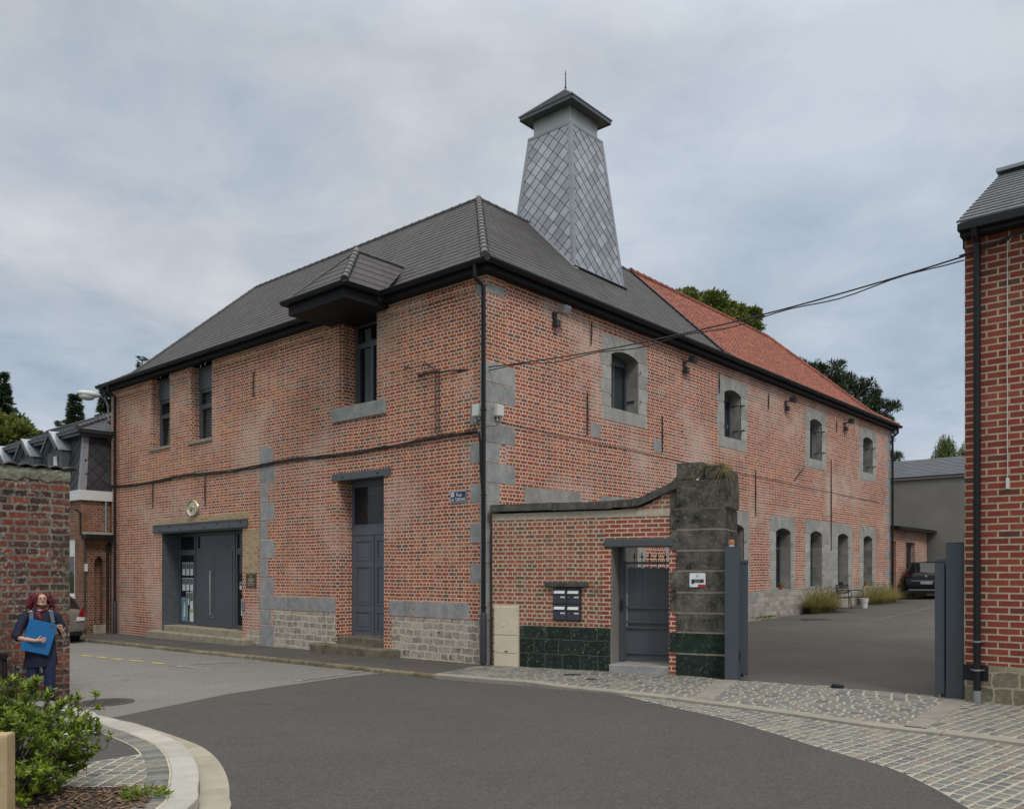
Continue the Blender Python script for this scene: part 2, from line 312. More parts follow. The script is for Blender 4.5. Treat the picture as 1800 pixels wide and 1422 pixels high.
# ================================================================ mesh builder
class MB:
    def __init__(s): s.v = []; s.f = []
    def add(s, vs, fs):
        n = len(s.v); s.v += [tuple(v) for v in vs]; s.f += [tuple(i + n for i in f) for f in fs]; return s
    def hexa(s, p): return s.add(p, [(0, 3, 2, 1), (4, 5, 6, 7), (0, 1, 5, 4), (1, 2, 6, 5), (2, 3, 7, 6), (3, 0, 4, 7)])
    def box(s, x0, x1, y0, y1, z0, z1):
        return s.hexa([(x0, y0, z0), (x1, y0, z0), (x1, y1, z0), (x0, y1, z0), (x0, y0, z1), (x1, y0, z1), (x1, y1, z1), (x0, y1, z1)])
    def bar(s, a, b, w, h, up=(0, 0, 1)):
        a = Vector(a); b = Vector(b); d = (b - a).normalized(); u = Vector(up)
        if abs(d.dot(u)) > .98: u = Vector((1, 0, 0))
        r = d.cross(u).normalized() * w / 2; q = r.cross(d).normalized() * h / 2
        return s.hexa([a - r - q, a + r - q, b + r - q, b - r - q, a - r + q, a + r + q, b + r + q, b - r + q])
    def prism(s, poly, d):
        n = len(poly); d = Vector(d); p = [Vector(q) for q in poly]
        return s.add(p + [q + d for q in p], [tuple(range(n))[::-1], tuple(range(n, 2 * n))] + [(i, (i + 1) % n, n + (i + 1) % n, n + i) for i in range(n)])
    def tube(s, path, r, n=8, cap=True):
        P = [Vector(p) for p in path]; k = len(P); rr = r if isinstance(r, (list, tuple)) else [r] * k
        vs = []; u = None
        for i, p in enumerate(P):
            d = (P[min(i + 1, k - 1)] - P[max(i - 1, 0)])
            d = d.normalized() if d.length > 1e-9 else Vector((0, 0, 1))
            if u is None:
                u = d.cross(Vector((0, 0, 1)))
                if u.length < .05: u = d.cross(Vector((1, 0, 0)))
            u = (u - d * u.dot(d)).normalized()
            w = d.cross(u)
            for j in range(n):
                a = 2 * math.pi * j / n; vs.append(p + (u * math.cos(a) + w * math.sin(a)) * rr[i])
        fs = [(i * n + j, i * n + (j + 1) % n, (i + 1) * n + (j + 1) % n, (i + 1) * n + j) for i in range(k - 1) for j in range(n)]
        if cap: fs += [tuple(range(n))[::-1], tuple(range((k - 1) * n, k * n))]
        return s.add(vs, fs)
    def lathe(s, prof, c=(0, 0, 0), n=24, ax='z'):
        vs = []
        for r, h in prof:
            for j in range(n):
                a = 2 * math.pi * j / n; x, y = r * math.cos(a), r * math.sin(a)
                q = {'z': (x, y, h), 'x': (h, x, y), 'y': (x, h, y)}[ax]
                vs.append((q[0] + c[0], q[1] + c[1], q[2] + c[2]))
        k = len(prof)
        fs = [(i * n + j, i * n + (j + 1) % n, (i + 1) * n + (j + 1) % n, (i + 1) * n + j) for i in range(k - 1) for j in range(n)]
        fs += [tuple(range(n))[::-1], tuple(range((k - 1) * n, k * n))]
        return s.add(vs, fs)
    def ball(s, c, r, n=12, m=8):
        rx, ry, rz = r if isinstance(r, (tuple, list)) else (r, r, r)
        prof = [(math.sin(math.pi * i / m), -math.cos(math.pi * i / m)) for i in range(m + 1)]
        vs = [(c[0] + rx * p[0] * math.cos(2 * math.pi * j / n), c[1] + ry * p[0] * math.sin(2 * math.pi * j / n), c[2] + rz * p[1]) for p in prof for j in range(n)]
        fs = [(i * n + j, i * n + (j + 1) % n, (i + 1) * n + (j + 1) % n, (i + 1) * n + j) for i in range(m) for j in range(n)]
        return s.add(vs, fs)
    def build(s, name, mat, parent=None, smooth=False, bevel=0, fix=True, seg=2, xf=None):
        me = bpy.data.meshes.new(name); me.from_pydata(s.v if xf is None else [xf @ Vector(v) for v in s.v], [], s.f)
        if fix:
            bm = bmesh.new(); bm.from_mesh(me); bmesh.ops.remove_doubles(bm, verts=bm.verts, dist=1e-6) if smooth else None
            bmesh.ops.recalc_face_normals(bm, faces=bm.faces); bm.to_mesh(me); bm.free()
        me.materials.append(M[mat] if isinstance(mat, str) else mat)
        o = bpy.data.objects.new(name, me); COL.objects.link(o)
        if parent: o.parent = parent
        if smooth:
            for p in me.polygons: p.use_smooth = True
            if smooth != 1: me.set_sharp_from_angle(angle=R(smooth))
        if bevel:
            b = o.modifiers.new('bevel', 'BEVEL'); b.width = bevel; b.segments = seg; b.limit_method = 'ANGLE'
        return o
def each(mb, name, mat, parent, **kw):     # every loose piece of the builder becomes an object of its own
    par = list(range(len(mb.v)))
    def find(i):
        while par[i] != i: par[i] = par[par[i]]; i = par[i]
        return i
    for f in mb.f:
        r = find(f[0])
        for i in f[1:]: par[find(i)] = r
    gr = {}
    for f in mb.f: gr.setdefault(find(f[0]), []).append(f)
    out = []
    for fs in gr.values():
        ids = sorted({i for f in fs for i in f}); mp = {j: k for k, j in enumerate(ids)}
        m = MB(); m.add([mb.v[i] for i in ids], [tuple(mp[i] for i in f) for f in fs]); out.append(m.build(name, mat, parent, **kw))
    return out
def tag(o, label, cat, group=None, kind=None):
    if label: o['label'] = label
    if cat: o['category'] = cat
    if group: o['group'] = group
    if kind: o['kind'] = kind
    return o
def thing(name, loc, rz, label, cat, group=None):
    o = bpy.data.objects.new(name, None); COL.objects.link(o); o.location = loc; o.rotation_euler = (0, 0, rz); o.empty_display_size = .2
    return tag(o, label, cat, group)
def struct(o): o['kind'] = 'structure'; return o
def copy_tree(o, parent=None):
    c = o.copy(); COL.objects.link(c); c.parent = parent
    for ch in list(o.children): copy_tree(ch, c)
    return c
def text(s, size, mat, parent, loc, rot, name='lettering', ext=.001, align='CENTER', sx=1):
    cu = bpy.data.curves.new(name, 'FONT'); cu.body = s; cu.size = size; cu.extrude = ext; cu.align_x = align; cu.align_y = 'CENTER'
    cu.materials.append(M[mat]); o = bpy.data.objects.new(name, cu); COL.objects.link(o); o.parent = parent; o.location = loc; o.rotation_euler = rot; o.scale = (sx, 1, 1)
    bpy.context.view_layer.update()
    me = bpy.data.meshes.new_from_object(o.evaluated_get(bpy.context.evaluated_depsgraph_get()))
    m = bpy.data.objects.new(name, me); COL.objects.link(m); m.parent = parent; m.location = loc; m.rotation_euler = rot; m.scale = (sx, 1, 1)
    bpy.data.objects.remove(o); return m
# wall with rectangular openings; f(u,d,z) maps run, depth and height to local x,y,z
def wall(mb, f, u0, u1, z0, z1, th, holes):
    us = sorted({u0, u1, *[h[0] for h in holes], *[h[1] for h in holes]}); zs = sorted({z0, z1, *[max(z0, h[2]) for h in holes], *[min(z1, h[3]) for h in holes]})
    solid = lambda i, j: 0 <= i < len(us) - 1 and 0 <= j < len(zs) - 1 and not any(h[0] < (us[i] + us[i + 1]) / 2 < h[1] and h[2] < (zs[j] + zs[j + 1]) / 2 < h[3] for h in holes)
    for i in range(len(us) - 1):
        for j in range(len(zs) - 1):
            if not solid(i, j): continue
            a, b, c, d = us[i], us[i + 1], zs[j], zs[j + 1]
            mb.add([f(a, 0, c), f(b, 0, c), f(b, 0, d), f(a, 0, d)], [(0, 1, 2, 3)])
            mb.add([f(a, th, c), f(b, th, c), f(b, th, d), f(a, th, d)], [(3, 2, 1, 0)])
            for (di, dj, p, q) in ((-1, 0, (a, c), (a, d)), (1, 0, (b, c), (b, d)), (0, -1, (a, c), (b, c)), (0, 1, (a, d), (b, d))):
                if not solid(i + di, j + dj): mb.add([f(p[0], 0, p[1]), f(q[0], 0, q[1]), f(q[0], th, q[1]), f(p[0], th, p[1])], [(0, 1, 2, 3)])
# ================================================================ place frames
CX, CY = -.545, 18.0
dA = Vector((-.7527, .6584, 0)); dB = Vector((.6584, .7527, 0))
ROT = math.atan2(.7527, .6584)           # local x runs along the courtyard front (b), local y along the street front (a)
def wc(b, a, z=0): return Vector((CX, CY, z)) + dB * b + dA * a
def ba(x, y):
    d = Vector((x - CX, y - CY, 0)); return d.dot(dB), d.dot(dA)
def zg(x, y):                             # height of the paved ground: the yard climbs, the street drops away
    b, a = ba(x, y)
    z = -.0106 * min(max(a, 0), 60) if b < 6 else 0
    q = max(0, b - 1.5)
    k = min(1, max(0, (2 - a) / 2))
    z += k * (.037 * min(q, 11) + .021 * min(max(q - 11, 0), 25))
    return z
def gp(px, py, z=0):                      # ground point seen at a place of the 1800 px wide photograph
    Z = (2 - z) * 1487 / (py - 1003); return ((px - 900) / 1487 * Z, Z)
def inside(p, poly):
    x, y = p[0], p[1]; c = False; n = len(poly)
    for i in range(n):
        x1, y1 = poly[i][:2]; x2, y2 = poly[(i + 1) % n][:2]
        if (y1 > y) != (y2 > y) and x < (x2 - x1) * (y - y1) / (y2 - y1) + x1: c = not c
    return c
def sheet(name, poly, off, mat, cell=1.5, offf=None):
    pts = []; n = len(poly)
    for i in range(n):
        a = Vector(poly[i][:2]); b = Vector(poly[(i + 1) % n][:2]); k = max(1, int((b - a).length / cell))
        for j in range(k): pts.append(a + (b - a) * j / k)
    nb = len(pts); xs = [p.x for p in pts]; ys = [p.y for p in pts]
    x = min(xs) + cell / 2
    bp = [tuple(p) for p in pts]
    while x < max(xs):
        y = min(ys) + cell / 2
        while y < max(ys):
            if inside((x, y), bp): pts.append(Vector((x, y)))
            y += cell
        x += cell
    v, e, f = delaunay_2d_cdt(pts, [], [list(range(nb))], 1, 1e-4)[:3]
    mb = MB(); mb.add([(p.x, p.y, zg(p.x, p.y) + (offf(p.x, p.y) if offf else off)) for p in v], [tuple(q) for q in f])
    o = mb.build(name, mat); return struct(o)
# ================================================================ ground, road, pavements
ROAD = -.075
xs = [-900, -400, -150, -80, -50, -35] + list(range(-30, 46, 3)) + [50, 60, 80, 150, 400, 900]
ys = [-400, -100, -30] + list(range(-10, 62, 3)) + [66, 80, 110, 200, 500, 1500]
g = MB(); nx = len(xs)
g.add([(x, y, zg(x, y) - .30) for y in ys for x in xs], [(j * nx + i, j * nx + i + 1, (j + 1) * nx + i + 1, (j + 1) * nx + i) for j in range(len(ys) - 1) for i in range(nx - 1)])
struct(g.build('ground', 'grassG'))
def wp(b, a): v = wc(b, a); return (v.x, v.y)
old = [wp(-1.95, 60), wp(-1.95, 1.2), (-.3, 15.2), (-.3, 9), (2, -8), (-14, -8), (-14, 9), (-10, 12), wp(-9.5, 12), wp(-8.2, 60)]
sheet('road', old, ROAD, 'asphO', 2)
seam = [gp(x, y, ROAD) for x, y in ((168, 1262), (205, 1260), (300, 1240), (400, 1219), (500, 1204), (600, 1190), (690, 1180))]
edge = [gp(x, y, ROAD + .02) for x, y in ((860, 1194), (1000, 1207), (1071, 1219), (1160, 1240), (1267, 1264), (1355, 1290), (1444, 1318), (1510, 1337), (1573, 1356), (1640, 1388), (1698, 1422))]
new = seam + edge + [(3.75, 5.6), (3.9, 4), (3.6, -8), (-3.2, -8), (-3.2, 3), (-2.4, 6.5), gp(388, 1396, ROAD), gp(300, 1296, ROAD)]
def near_edge(x, y): return ROAD + .006 + .038 * max(0, 1 - min((Vector((x, y)) - Vector(q)).length for q in edge_f) / 1.6)
edge_f = [tuple(Vector(edge[i]).lerp(Vector(edge[i + 1]), k / 5)) for i in range(2, len(edge) - 1) for k in range(6)] + [(3.75, 5.6), (3.9, 4)]
sheet('road_resurfaced', new, ROAD + .006, 'asphN', .5, offf=near_edge)
# asphalt pavement along the street front
sheet('pavement', [wp(-1.85, 45), wp(-1.85, .3), (-1.25, 16.22), (-1.0, 16.2), (-.5, 17.6), wp(.4, -.25), wp(.4, 45)], 0, 'asphP', 1.2)
kb = MB(); a = -.45; random.seed(3)
while a < 44:
    L = random.uniform(.5, .95); a1 = a + L; j = random.uniform(-.012, .012)
    z0 = zg(*wp(-1.9, a)); z1 = zg(*wp(-1.9, a1)); top = .008 + random.uniform(-.008, .012)
    kb.hexa([wc(-2.0 + j, a + .012, z0 - .2), wc(-1.8, a + .012, z0 - .2), wc(-1.8, a1, z1 - .2), wc(-2.0 + j, a1, z1 - .2),
             wc(-1.985 + j, a + .012, z0 + top), wc(-1.8, a + .012, z0 + top), wc(-1.8, a1, z1 + top), wc(-1.985 + j, a1, z1 + top)])
    a = a1 + .012
struct(kb.build('kerb', 'kerbO', bevel=.03))
# concrete kerb sweeping round to the gate
def smooth_path(pts, k=6):
    P = [Vector((p[0], p[1])) for p in pts]; out = []
    for i in range(len(P) - 1):
        p0, p1, p2, p3 = P[max(i - 1, 0)], P[i], P[i + 1], P[min(i + 2, len(P) - 1)]
        for j in range(k):
            u = j / k; out.append(.5 * ((2 * p1) + (p2 - p0) * u + (2 * p0 - 5 * p1 + 4 * p2 - p3) * u * u + (3 * p1 - p0 - 3 * p2 + p3) * u ** 3))
    out.append(P[-1]); return out
kc = smooth_path([(-1.5, 16.42), gp(860, 1192), gp(930, 1197), gp(1000, 1206), gp(1090, 1215), gp(1160, 1222), gp(1231, 1231), gp(1380, 1250), gp(1544, 1273), gp(1680, 1288), gp(1800, 1303), (8.6, 7.2), (12, 4.2)], 6)
def offs(P, d):
    out = []
    for i, p in enumerate(P):
        q = (P[min(i + 1, len(P) - 1)] - P[max(i - 1, 0)]).normalized(); out.append(p + Vector((q.y, -q.x)) * d)
    return out
def band(mb, P, d0, d1, zt, zb, gap=.006, step=1.0, jit=0):
    A_, B_ = offs(P, d0), offs(P, d1); acc = 0; last = 0
    for i in range(len(P) - 1):
        acc += (P[i + 1] - P[i]).length
        if acc > step or i == len(P) - 2:
            idx = range(last, i + 2); zz = random.uniform(-jit, jit)
            va = [A_[k] for k in idx]; vb = [B_[k] for k in idx]
            dr = (va[-1] - va[-2]).normalized() * gap; va[-1] = va[-1] - dr; vb[-1] = vb[-1] - dr
            n = len(va); vs = []
            for k in range(n):
                for q, z in ((va[k], zt), (vb[k], zt), (vb[k], zb), (va[k], zb)): vs.append((q.x, q.y, zg(q.x, q.y) + z + zz))
            fs = [(k * 4 + j, k * 4 + (j + 1) % 4, (k + 1) * 4 + (j + 1) % 4, (k + 1) * 4 + j) for k in range(n - 1) for j in range(4)] + [(3, 2, 1, 0), (n * 4 - 4, n * 4 - 3, n * 4 - 2, n * 4 - 1)]
            mb.add(vs, fs); acc = 0; last = i + 1
kk = MB(); band(kk, kc, -.13, .13, .006, -.25, step=.95); M['kerbC'] = plain('worn concrete kerb', (.29, .27, .225), .85, var=.2, vs=3, bump=.4, island=.08, dirt=((.17, .16, .13), 3, .5, .7, .5)); struct(kk.build('kerb_concrete', 'kerbC', bevel=.008))
# sett paving
kin = offs(kc, -.13); kout = offs(kc, .13)
base_in = [(p.x, p.y) for p in kin]
walk = base_in + [(12, 9.5), gp(1800, 1236), gp(1723, 1232), gp(1690, 1228), gp(1640, 1222), gp(1480, 1209), gp(1330, 1197), gp(1270, 1194), (3.0, 16.7), (0, 17.9), (-.75, 17.8)]
sheet('sett_bedding', walk, -.0006, 'jointM', 1)
def gz(x, y):                             # dished sett channel between kerb and asphalt
    p = Vector((x, y)); dk = min((p - q).length for q in kout); de = min((p - Vector(q)).length for q in edge_d)
    return -.028
edge_d = [tuple(p) for p in smooth_path(edge, 5)]
chan = [(p.x, p.y) for p in kout if p.x > .2] + [(10.5, -2), (3.8, -2), (3.9, 4), (3.75, 5.6)] + [q for q in edge_d[::-1] if q[0] > .2]
sheet('gutter_bedding', chan, 0, 'jointM', .2, offf=lambda x, y: gz(x, y) - .0052)
def setts(name, poly, org, ang, L, Wd, zf, gap=.03, skip=None, bond=True):
    mb = MB(); d = Vector((math.cos(ang), math.sin(ang))); n = Vector((-d.y, d.x)); o = Vector(org)
    us = [(Vector(p[:2]) - o).dot(d) for p in poly]; vs_ = [(Vector(p[:2]) - o).dot(n) for p in poly]
    v = min(vs_); r = 0
    while v < max(vs_):
        u = min(us) - random.uniform(0, L)
        h = Wd * random.uniform(.94, 1.06)
        while u < max(us):
            l = L * random.uniform(.86, 1.12)
            c = o + d * (u + l / 2) + n * (v + h / 2)
            hl, hw = (l - gap * 1.5) / 2, (h - gap) / 2
            q = [c + d * (sx * hl * random.uniform(.93, 1.02)) + n * (sy * hw * random.uniform(.88, 1.02)) for sx, sy in ((-1, -1), (1, -1), (1, 1), (-1, 1))]
            bad = lambda p: (not inside(p, poly)) or (skip and any(inside(p, s) for s in skip))
            if bad(c):
                gc = [p for p in q if not bad(p)]
                if len(gc) >= 2: c = sum(gc, Vector((0, 0))) / len(gc) * .8 + c * .2
                if bad(c): u += l; continue
            for _k in range(4):
                w_ = 0
                while bad(q[_k]) and w_ < 12: q[_k] = q[_k].lerp(c, .18); w_ += 1
            if True:
                zt = zf(c.x, c.y) + random.uniform(-.001, .003)
                tilt = [random.uniform(-.001, .001) for _ in q]
                z = [zg(p.x, p.y) + zt + k for p, k in zip(q, tilt)]
                inn = [c + (p - c) * .90 for p in q]; zc = zg(c.x, c.y)
                mid = []
                for k in range(4): mid.append(c + (q[k] - c) * .99)
                vs = [(p.x, p.y, zg(p.x, p.y) - .05) for p in q] + [(p.x, p.y, zz_ - .0045) for p, zz_ in zip(mid, z)] + [(p.x, p.y, zz_ + .001) for p, zz_ in zip(inn, z)]
                mb.add(vs, [(0, 1, 5, 4), (1, 2, 6, 5), (2, 3, 7, 6), (3, 0, 4, 7), (4, 5, 9, 8), (5, 6, 10, 9), (6, 7, 11, 10), (7, 4, 8, 11), (8, 9, 10, 11)])
            u += l
        v += h; r += 1
    o_ = mb.build(name, 'sett', smooth=1, fix=True); return struct(o_)
random.seed(11)
bandL = [gp(1222, 1228), gp(1252, 1230), gp(1300, 1196), gp(1262, 1194)]
bandR = [gp(1588, 1277), gp(1628, 1281), gp(1704, 1231), gp(1668, 1226)]
setts('sett_paving', walk, (4, 14), math.atan2(-.4325, .902), .21, .14, lambda x, y: .004, gap=.021, skip=[bandL, bandR, [gp(1606, 1280), (12, 4), (14, 10), gp(1690, 1228)]])
setts('sett_paving_right', [gp(1628, 1279), gp(1700, 1286), gp(1800, 1299), (8.5, 7.45), (11.8, 4.5), (13, 9.5), gp(1800, 1236), gp(1706, 1231)], (6, 11), math.atan2(.66, .75), .21, .145, lambda x, y: .004)
cb = MB()
for q in (bandL, bandR): cb.add([(x, y, zg(x, y) + .006) for x, y in q], [(0, 1, 2, 3)])
M['bandC'] = plain('worn concrete band', (.25, .235, .20), .85, var=.2, vs=4, bump=.4, dirt=((.15, .14, .12), 3, .5, .7, .6)); struct(cb.build('concrete_band', 'bandC'))
setts('gutter_setts', chan, (5, 9), math.atan2(.66, .75), .19, .135, gz)
# courtyard
yard = [(3.0, 16.7), gp(1330, 1197), gp(1480, 1209), gp(1690, 1228), (7.1, 13.1), (14.5, 5), (30, 5), (50, 30), (45, 62), wp(45, -.0), wp(45, .6), wp(0, .6), wp(0, -.6), (0.6, 17.75)]
sheet('courtyard', yard, .004, 'asphC', 1.6)
sheet('courtyard_kerb_strip', [wp(12.8, -3.47), wp(12.8, -3.36), wp(30, -2.7), wp(30, -2.81)], .010, 'asphC2', 2)
# yellow dashes and worn white lines
for k, (x, y) in enumerate(((152, 1148), (177, 1151), (207, 1155), (240, 1158.5), (276, 1163))):
    p = gp(x, y, ROAD - .04); q = Vector(p); d = Vector((dA.x, dA.y)); d = Vector((-.62, .78)).normalized() * 0 + (Vector(gp(152, 1148, ROAD - .04)) - Vector(gp(276, 1163, ROAD - .04))).normalized(); n = Vector((-d.y, d.x))
    pts = [q - d * .28 - n * .06, q + d * .28 - n * .06, q + d * .28 + n * .06, q - d * .28 + n * .06]
    mb = MB(); mb.add([(a.x, a.y, zg(a.x, a.y) + ROAD + .008) for a in pts], [(0, 1, 2, 3)]); struct(mb.build('road_marking', 'yellow'))
for (x0, y0, x1, y1) in ((300, 1165, 375, 1173), (340, 1163, 470, 1158), (520, 1196, 640, 1178)):
    a = Vector(gp(x0, y0, ROAD)); b = Vector(gp(x1, y1, ROAD)); d = (b - a).normalized(); n = Vector((-d.y, d.x)) * .05
    mb = MB(); mb.add([(p.x, p.y, zg(p.x, p.y) + ROAD + .008) for p in (a - n, b - n, b + n, a + n)], [(0, 1, 2, 3)]); struct(mb.build('road_marking', 'whiteM'))
# manhole covers
def cover(c, r, label, mat='iron', sq=False):
    z = zg(*c) + (ROAD + .012 if not sq else .012)
    o = thing('manhole_cover', (c[0], c[1], z), 0, label, 'manhole cover')
    mb = MB()
    if sq: mb.box(-r, r, -r * .7, r * .7, -.05, 0)
    else: mb.lathe([(r, -.05), (r, 0), (r * .93, .002), (r * .92, -.004), (0.001, -.004)], n=32)
    mb.build('cover_frame', mat, o)
    m2 = MB()
    for i in range(-4, 5):
        for j in range(-4, 5):
            if sq or i * i + j * j < 17: s_ = r / 5.2; m2.box(i * s_ - .25 * s_, i * s_ + .25 * s_, (j * s_ - .25 * s_) * (.7 if sq else 1), (j * s_ + .25 * s_) * (.7 if sq else 1), -.004, .003)
    m2.build('grip_studs', mat, o)
    return o
cover(gp(186, 1233, ROAD), .42, 'round dark manhole cover in the worn road beside the left wall', 'asphN')
cover(gp(1434, 1096, .30), .42, 'rusty square drain cover in the courtyard near the tall grass', 'rust', True)
cover(gp(1006, 1186), .16, 'small rusty cover in the setts below the letter boxes', 'rust', True)
cover(gp(1040, 1194), .10, 'tiny round cover in the setts before the garden gate step', 'rust', True)
cover(gp(1062, 1247, ROAD), .09, 'tiny rust red valve cover set in the dark asphalt', 'rust')
# ---------------------------------------------------------------- left island
IS = .03
ko = smooth_path([(-8.6, 14.0), gp(146, 1246, IS), gp(172, 1257, IS), gp(200, 1263, IS), gp(240, 1276, IS), gp(276, 1288, IS), gp(312, 1303, IS), gp(334, 1321, IS), gp(346, 1343, IS), gp(350, 1362, IS), gp(348, 1386, IS), gp(338, 1414, IS), (-2.75, 5.9), (-3.5, 4.6), (-5, 3.4), (-8, 2)], 5)
random.seed(5)
kk = MB(); band(kk, ko, .0, .25, IS + .012, -.2, step=.85, gap=.004); struct(kk.build('kerb_pale', 'kerbP', bevel=.015, seg=3))
kk = MB(); band(kk, ko[8:], -.27, -.005, ROAD + .016, -.2, step=.45, gap=.006); struct(kk.build('gutter_block', 'kerbB', bevel=.004))
kin2 = [(p.x, p.y) for p in offs(ko, .25)]
isl = [p for p in kin2] + [(-16, 2), (-16, 20)]
sheet('footpath', isl, IS, 'asphN', .8)
kin3 = offs(ko, .27); kin4 = offs(ko, .47)
random.seed(9)
st = MB(); K0 = 9
for i in range(K0, len(ko) - 1):
    a0, a1, b0, b1 = kin3[i], kin3[i + 1], kin4[i], kin4[i + 1]; n = max(1, round((a1 - a0).length / .12))
    for j in range(n):
        u0, u1 = (j + .06) / n, (j + .94) / n
        q = [a0.lerp(a1, u0), b0.lerp(b1, u0), b0.lerp(b1, u1), a0.lerp(a1, u1)]; z = IS + .012 + random.uniform(-.003, .003)
        c = sum(q, Vector((0, 0))) / 4; inn = [c + (p - c) * .88 for p in q]
        st.add([(p.x, p.y, IS - .04) for p in q] + [(p.x, p.y, z - .005) for p in q] + [(p.x, p.y, z + .002) for p in inn],
               [(0, 1, 5, 4), (1, 2, 6, 5), (2, 3, 7, 6), (3, 0, 4, 7), (4, 5, 9, 8), (5, 6, 10, 9), (6, 7, 11, 10), (7, 4, 8, 11), (8, 9, 10, 11)])
struct(st.build('kerb_setts', 'sett', smooth=1))
bed = MB(); P_, Q_ = offs(ko, .25)[K0:], offs(ko, .49)[K0:]
vs = [(p.x, p.y, IS + .004) for p in P_] + [(p.x, p.y, IS + .004) for p in Q_]; n = len(P_)
bed.add(vs, [(i, i + 1, n + i + 1, n + i) for i in range(n - 1)]); struct(bed.build('kerb_mortar', 'mortar'))
sp = [gp(60, 1352, IS), gp(146, 1342, IS), gp(274, 1321, IS), gp(290, 1336, IS), gp(291, 1360, IS), gp(284, 1383, IS), gp(60, 1384, IS), gp(-40, 1384, IS), gp(-40, 1362, IS)]
sheet('sett_bedding_left', sp, IS + .0046, 'jointM', .5)
setts('sett_square', sp, (-3.4, 8), math.pi / 2, .155, .15, lambda x, y: IS + .010, gap=.03)
l2 = [gp(80, 1290, IS), gp(222, 1278, IS), gp(226, 1284, IS), gp(80, 1297, IS)]
sheet('sett_line', l2, IS + .008, 'kerbP', .5)
# mulch bed
mbp = [gp(284, 1386, IS), gp(272, 1400, IS), gp(255, 1422, IS), (-3.9, 5.6), (-4.8, 4.8), (-8, 4.2), (-8, gp(0, 1386, IS)[1]), ]
sheet('planting_bed', mbp, IS + .01, 'soil', .4)
random.seed(21); mu = MB()
for _ in range(6500):
    x = random.uniform(-6.2, -2.7); y = random.uniform(5.2, 7.95)
    if not inside((x, y), mbp): continue
    l = random.uniform(.012, .045); w = random.uniform(.006, .016); a = random.uniform(0, 6.28); z = IS + .012 + random.uniform(0, .025); tl = random.uniform(-.35, .35)
    d = Vector((math.cos(a), math.sin(a), tl)) * l; n = Vector((-math.sin(a), math.cos(a), random.uniform(-.4, .4))) * w; c = Vector((x, y, z)); up = Vector((0, 0, .004))
    mu.add([c - d - n, c + d - n * .6, c + d * .9 + n, c - d + n * .8, c + up], [(0, 1, 4), (1, 2, 4), (2, 3, 4), (3, 0, 4)])
tag(mu.build('bark_mulch', 'mulch', fix=False), 'brown bark chip mulch covering the planting bed at the lower left', 'mulch', kind='stuff')
# ================================================================ MAIN BUILDING (local x = b, y = a)
BB = thing('brick_building', (CX, CY, 0), ROT, 'long red brick malthouse with grey hipped roof, red tiled wing and tapering zinc chimney tower', 'building')
fA = lambda u, d, z: (d, u, z)
fB = lambda u, d, z: (u, d, z)
EA = 18.1; EB = 26.75; WT = 8.32; RW = 4.2; RH_ = 12.5; EV = .25
holesA = [(9.57, 14.36, -.6, 3.25), (3.34, 5.14, -.6, 4.27), (3.6, 4.92, 6.08, 9), (13.85, 15.1, 6.02, 9), (11.25, 12.52, 6.0, 9)]
upB = [(4.25, 6.34), (10.37, 12.34), (17.1, 19.07), (22.76, 24.79)]
loB = [(1.25, 3.35), (4.2, 6.25), (7.35, 9.4), (10.45, 12.5), (14.09, 16.13), (17.05, 21.88), (22.75, 24.65)]
holesB = [(a, b, 5.80, 7.98) for a, b in upB] + [(a, b, 1.33, 3.89) for a, b in loB]
w = MB(); wall(w, fA, 0, EA, -.6, WT, .62, holesA); w.build('street_wall', 'brickA', BB)
w = MB(); wall(w, fB, .62, EB, -.6, WT, .45, holesB); w.build('courtyard_wall', 'brickB', BB)
w = MB(); w.box(.62, 2 * RW, EA - .45, EA, -.6, WT); w.box(EB - .45, EB, .45, 2 * RW, -.6, WT)
w.box(2 * RW - .4, 2 * RW, 2 * RW, EA - .45, -.6, WT); w.box(2 * RW, EB - .45, 2 * RW - .4, 2 * RW, -.6, WT); w.box(.62, 2 * RW - .4, .45, EA - .45, 4.6, 4.75); w.box(2 * RW - .4, EB - .45, .45, 2 * RW - .4, 4.6, 4.75)
w.build('rear_wall', 'brickA', BB)
# corbelled brick course under the eaves (row of headers)
c = MB(); random.seed(2)
u = .35
while u < EA - .2:
    if not any(h[0] - .12 < u < h[1] + .02 for h in holesA[2:]) and not (3.1 < u < 5.3): c.box(-.022, .0, u, u + .095, 7.93, 8.03)
    u += .115
c.box(-.035, 0, .3, 3.55, 8.04, 8.2); c.box(-.035, 0, 5.0, 11.2, 8.04, 8.2); c.box(-.035, 0, 12.56, 13.8, 8.04, 8.2); c.box(-.035, 0, 15.15, EA - .1, 8.04, 8.2)
c.build('corbel_course', 'brickA', BB)
# brick pilaster edges either side of small windows and the door jambs are the wall itself; facade quoins
def block(mb, f, u0, u1, z0, z1, out=.006, dep=.02, g_=.009):
    p = []
    j = lambda: random.uniform(-.004, .004)
    a, b, c_, d = u0 + g_ + j(), u1 - g_ + j(), z0 + g_, z1 - g_
    for dd, ins in ((dep, 0), (-out + .004, 0), (-out, .006)):
        p.append([f(a + ins, dd, c_ + ins), f(b - ins, dd, c_ + ins), f(b - ins, dd, d - ins), f(a + ins, dd, d - ins)])
    vs = p[0] + p[1] + p[2]
    mb.add(vs, [(0, 1, 5, 4), (1, 2, 6, 5), (2, 3, 7, 6), (3, 0, 4, 7), (4, 5, 9, 8), (5, 6, 10, 9), (6, 7, 11, 10), (7, 4, 8, 11), (8, 9, 10, 11)])
random.seed(4)
q = MB(); z = -.5; k = 0
zs = [-.5, .36, .94, 1.30] + [1.30 + .43 * i for i in range(1, 13)]
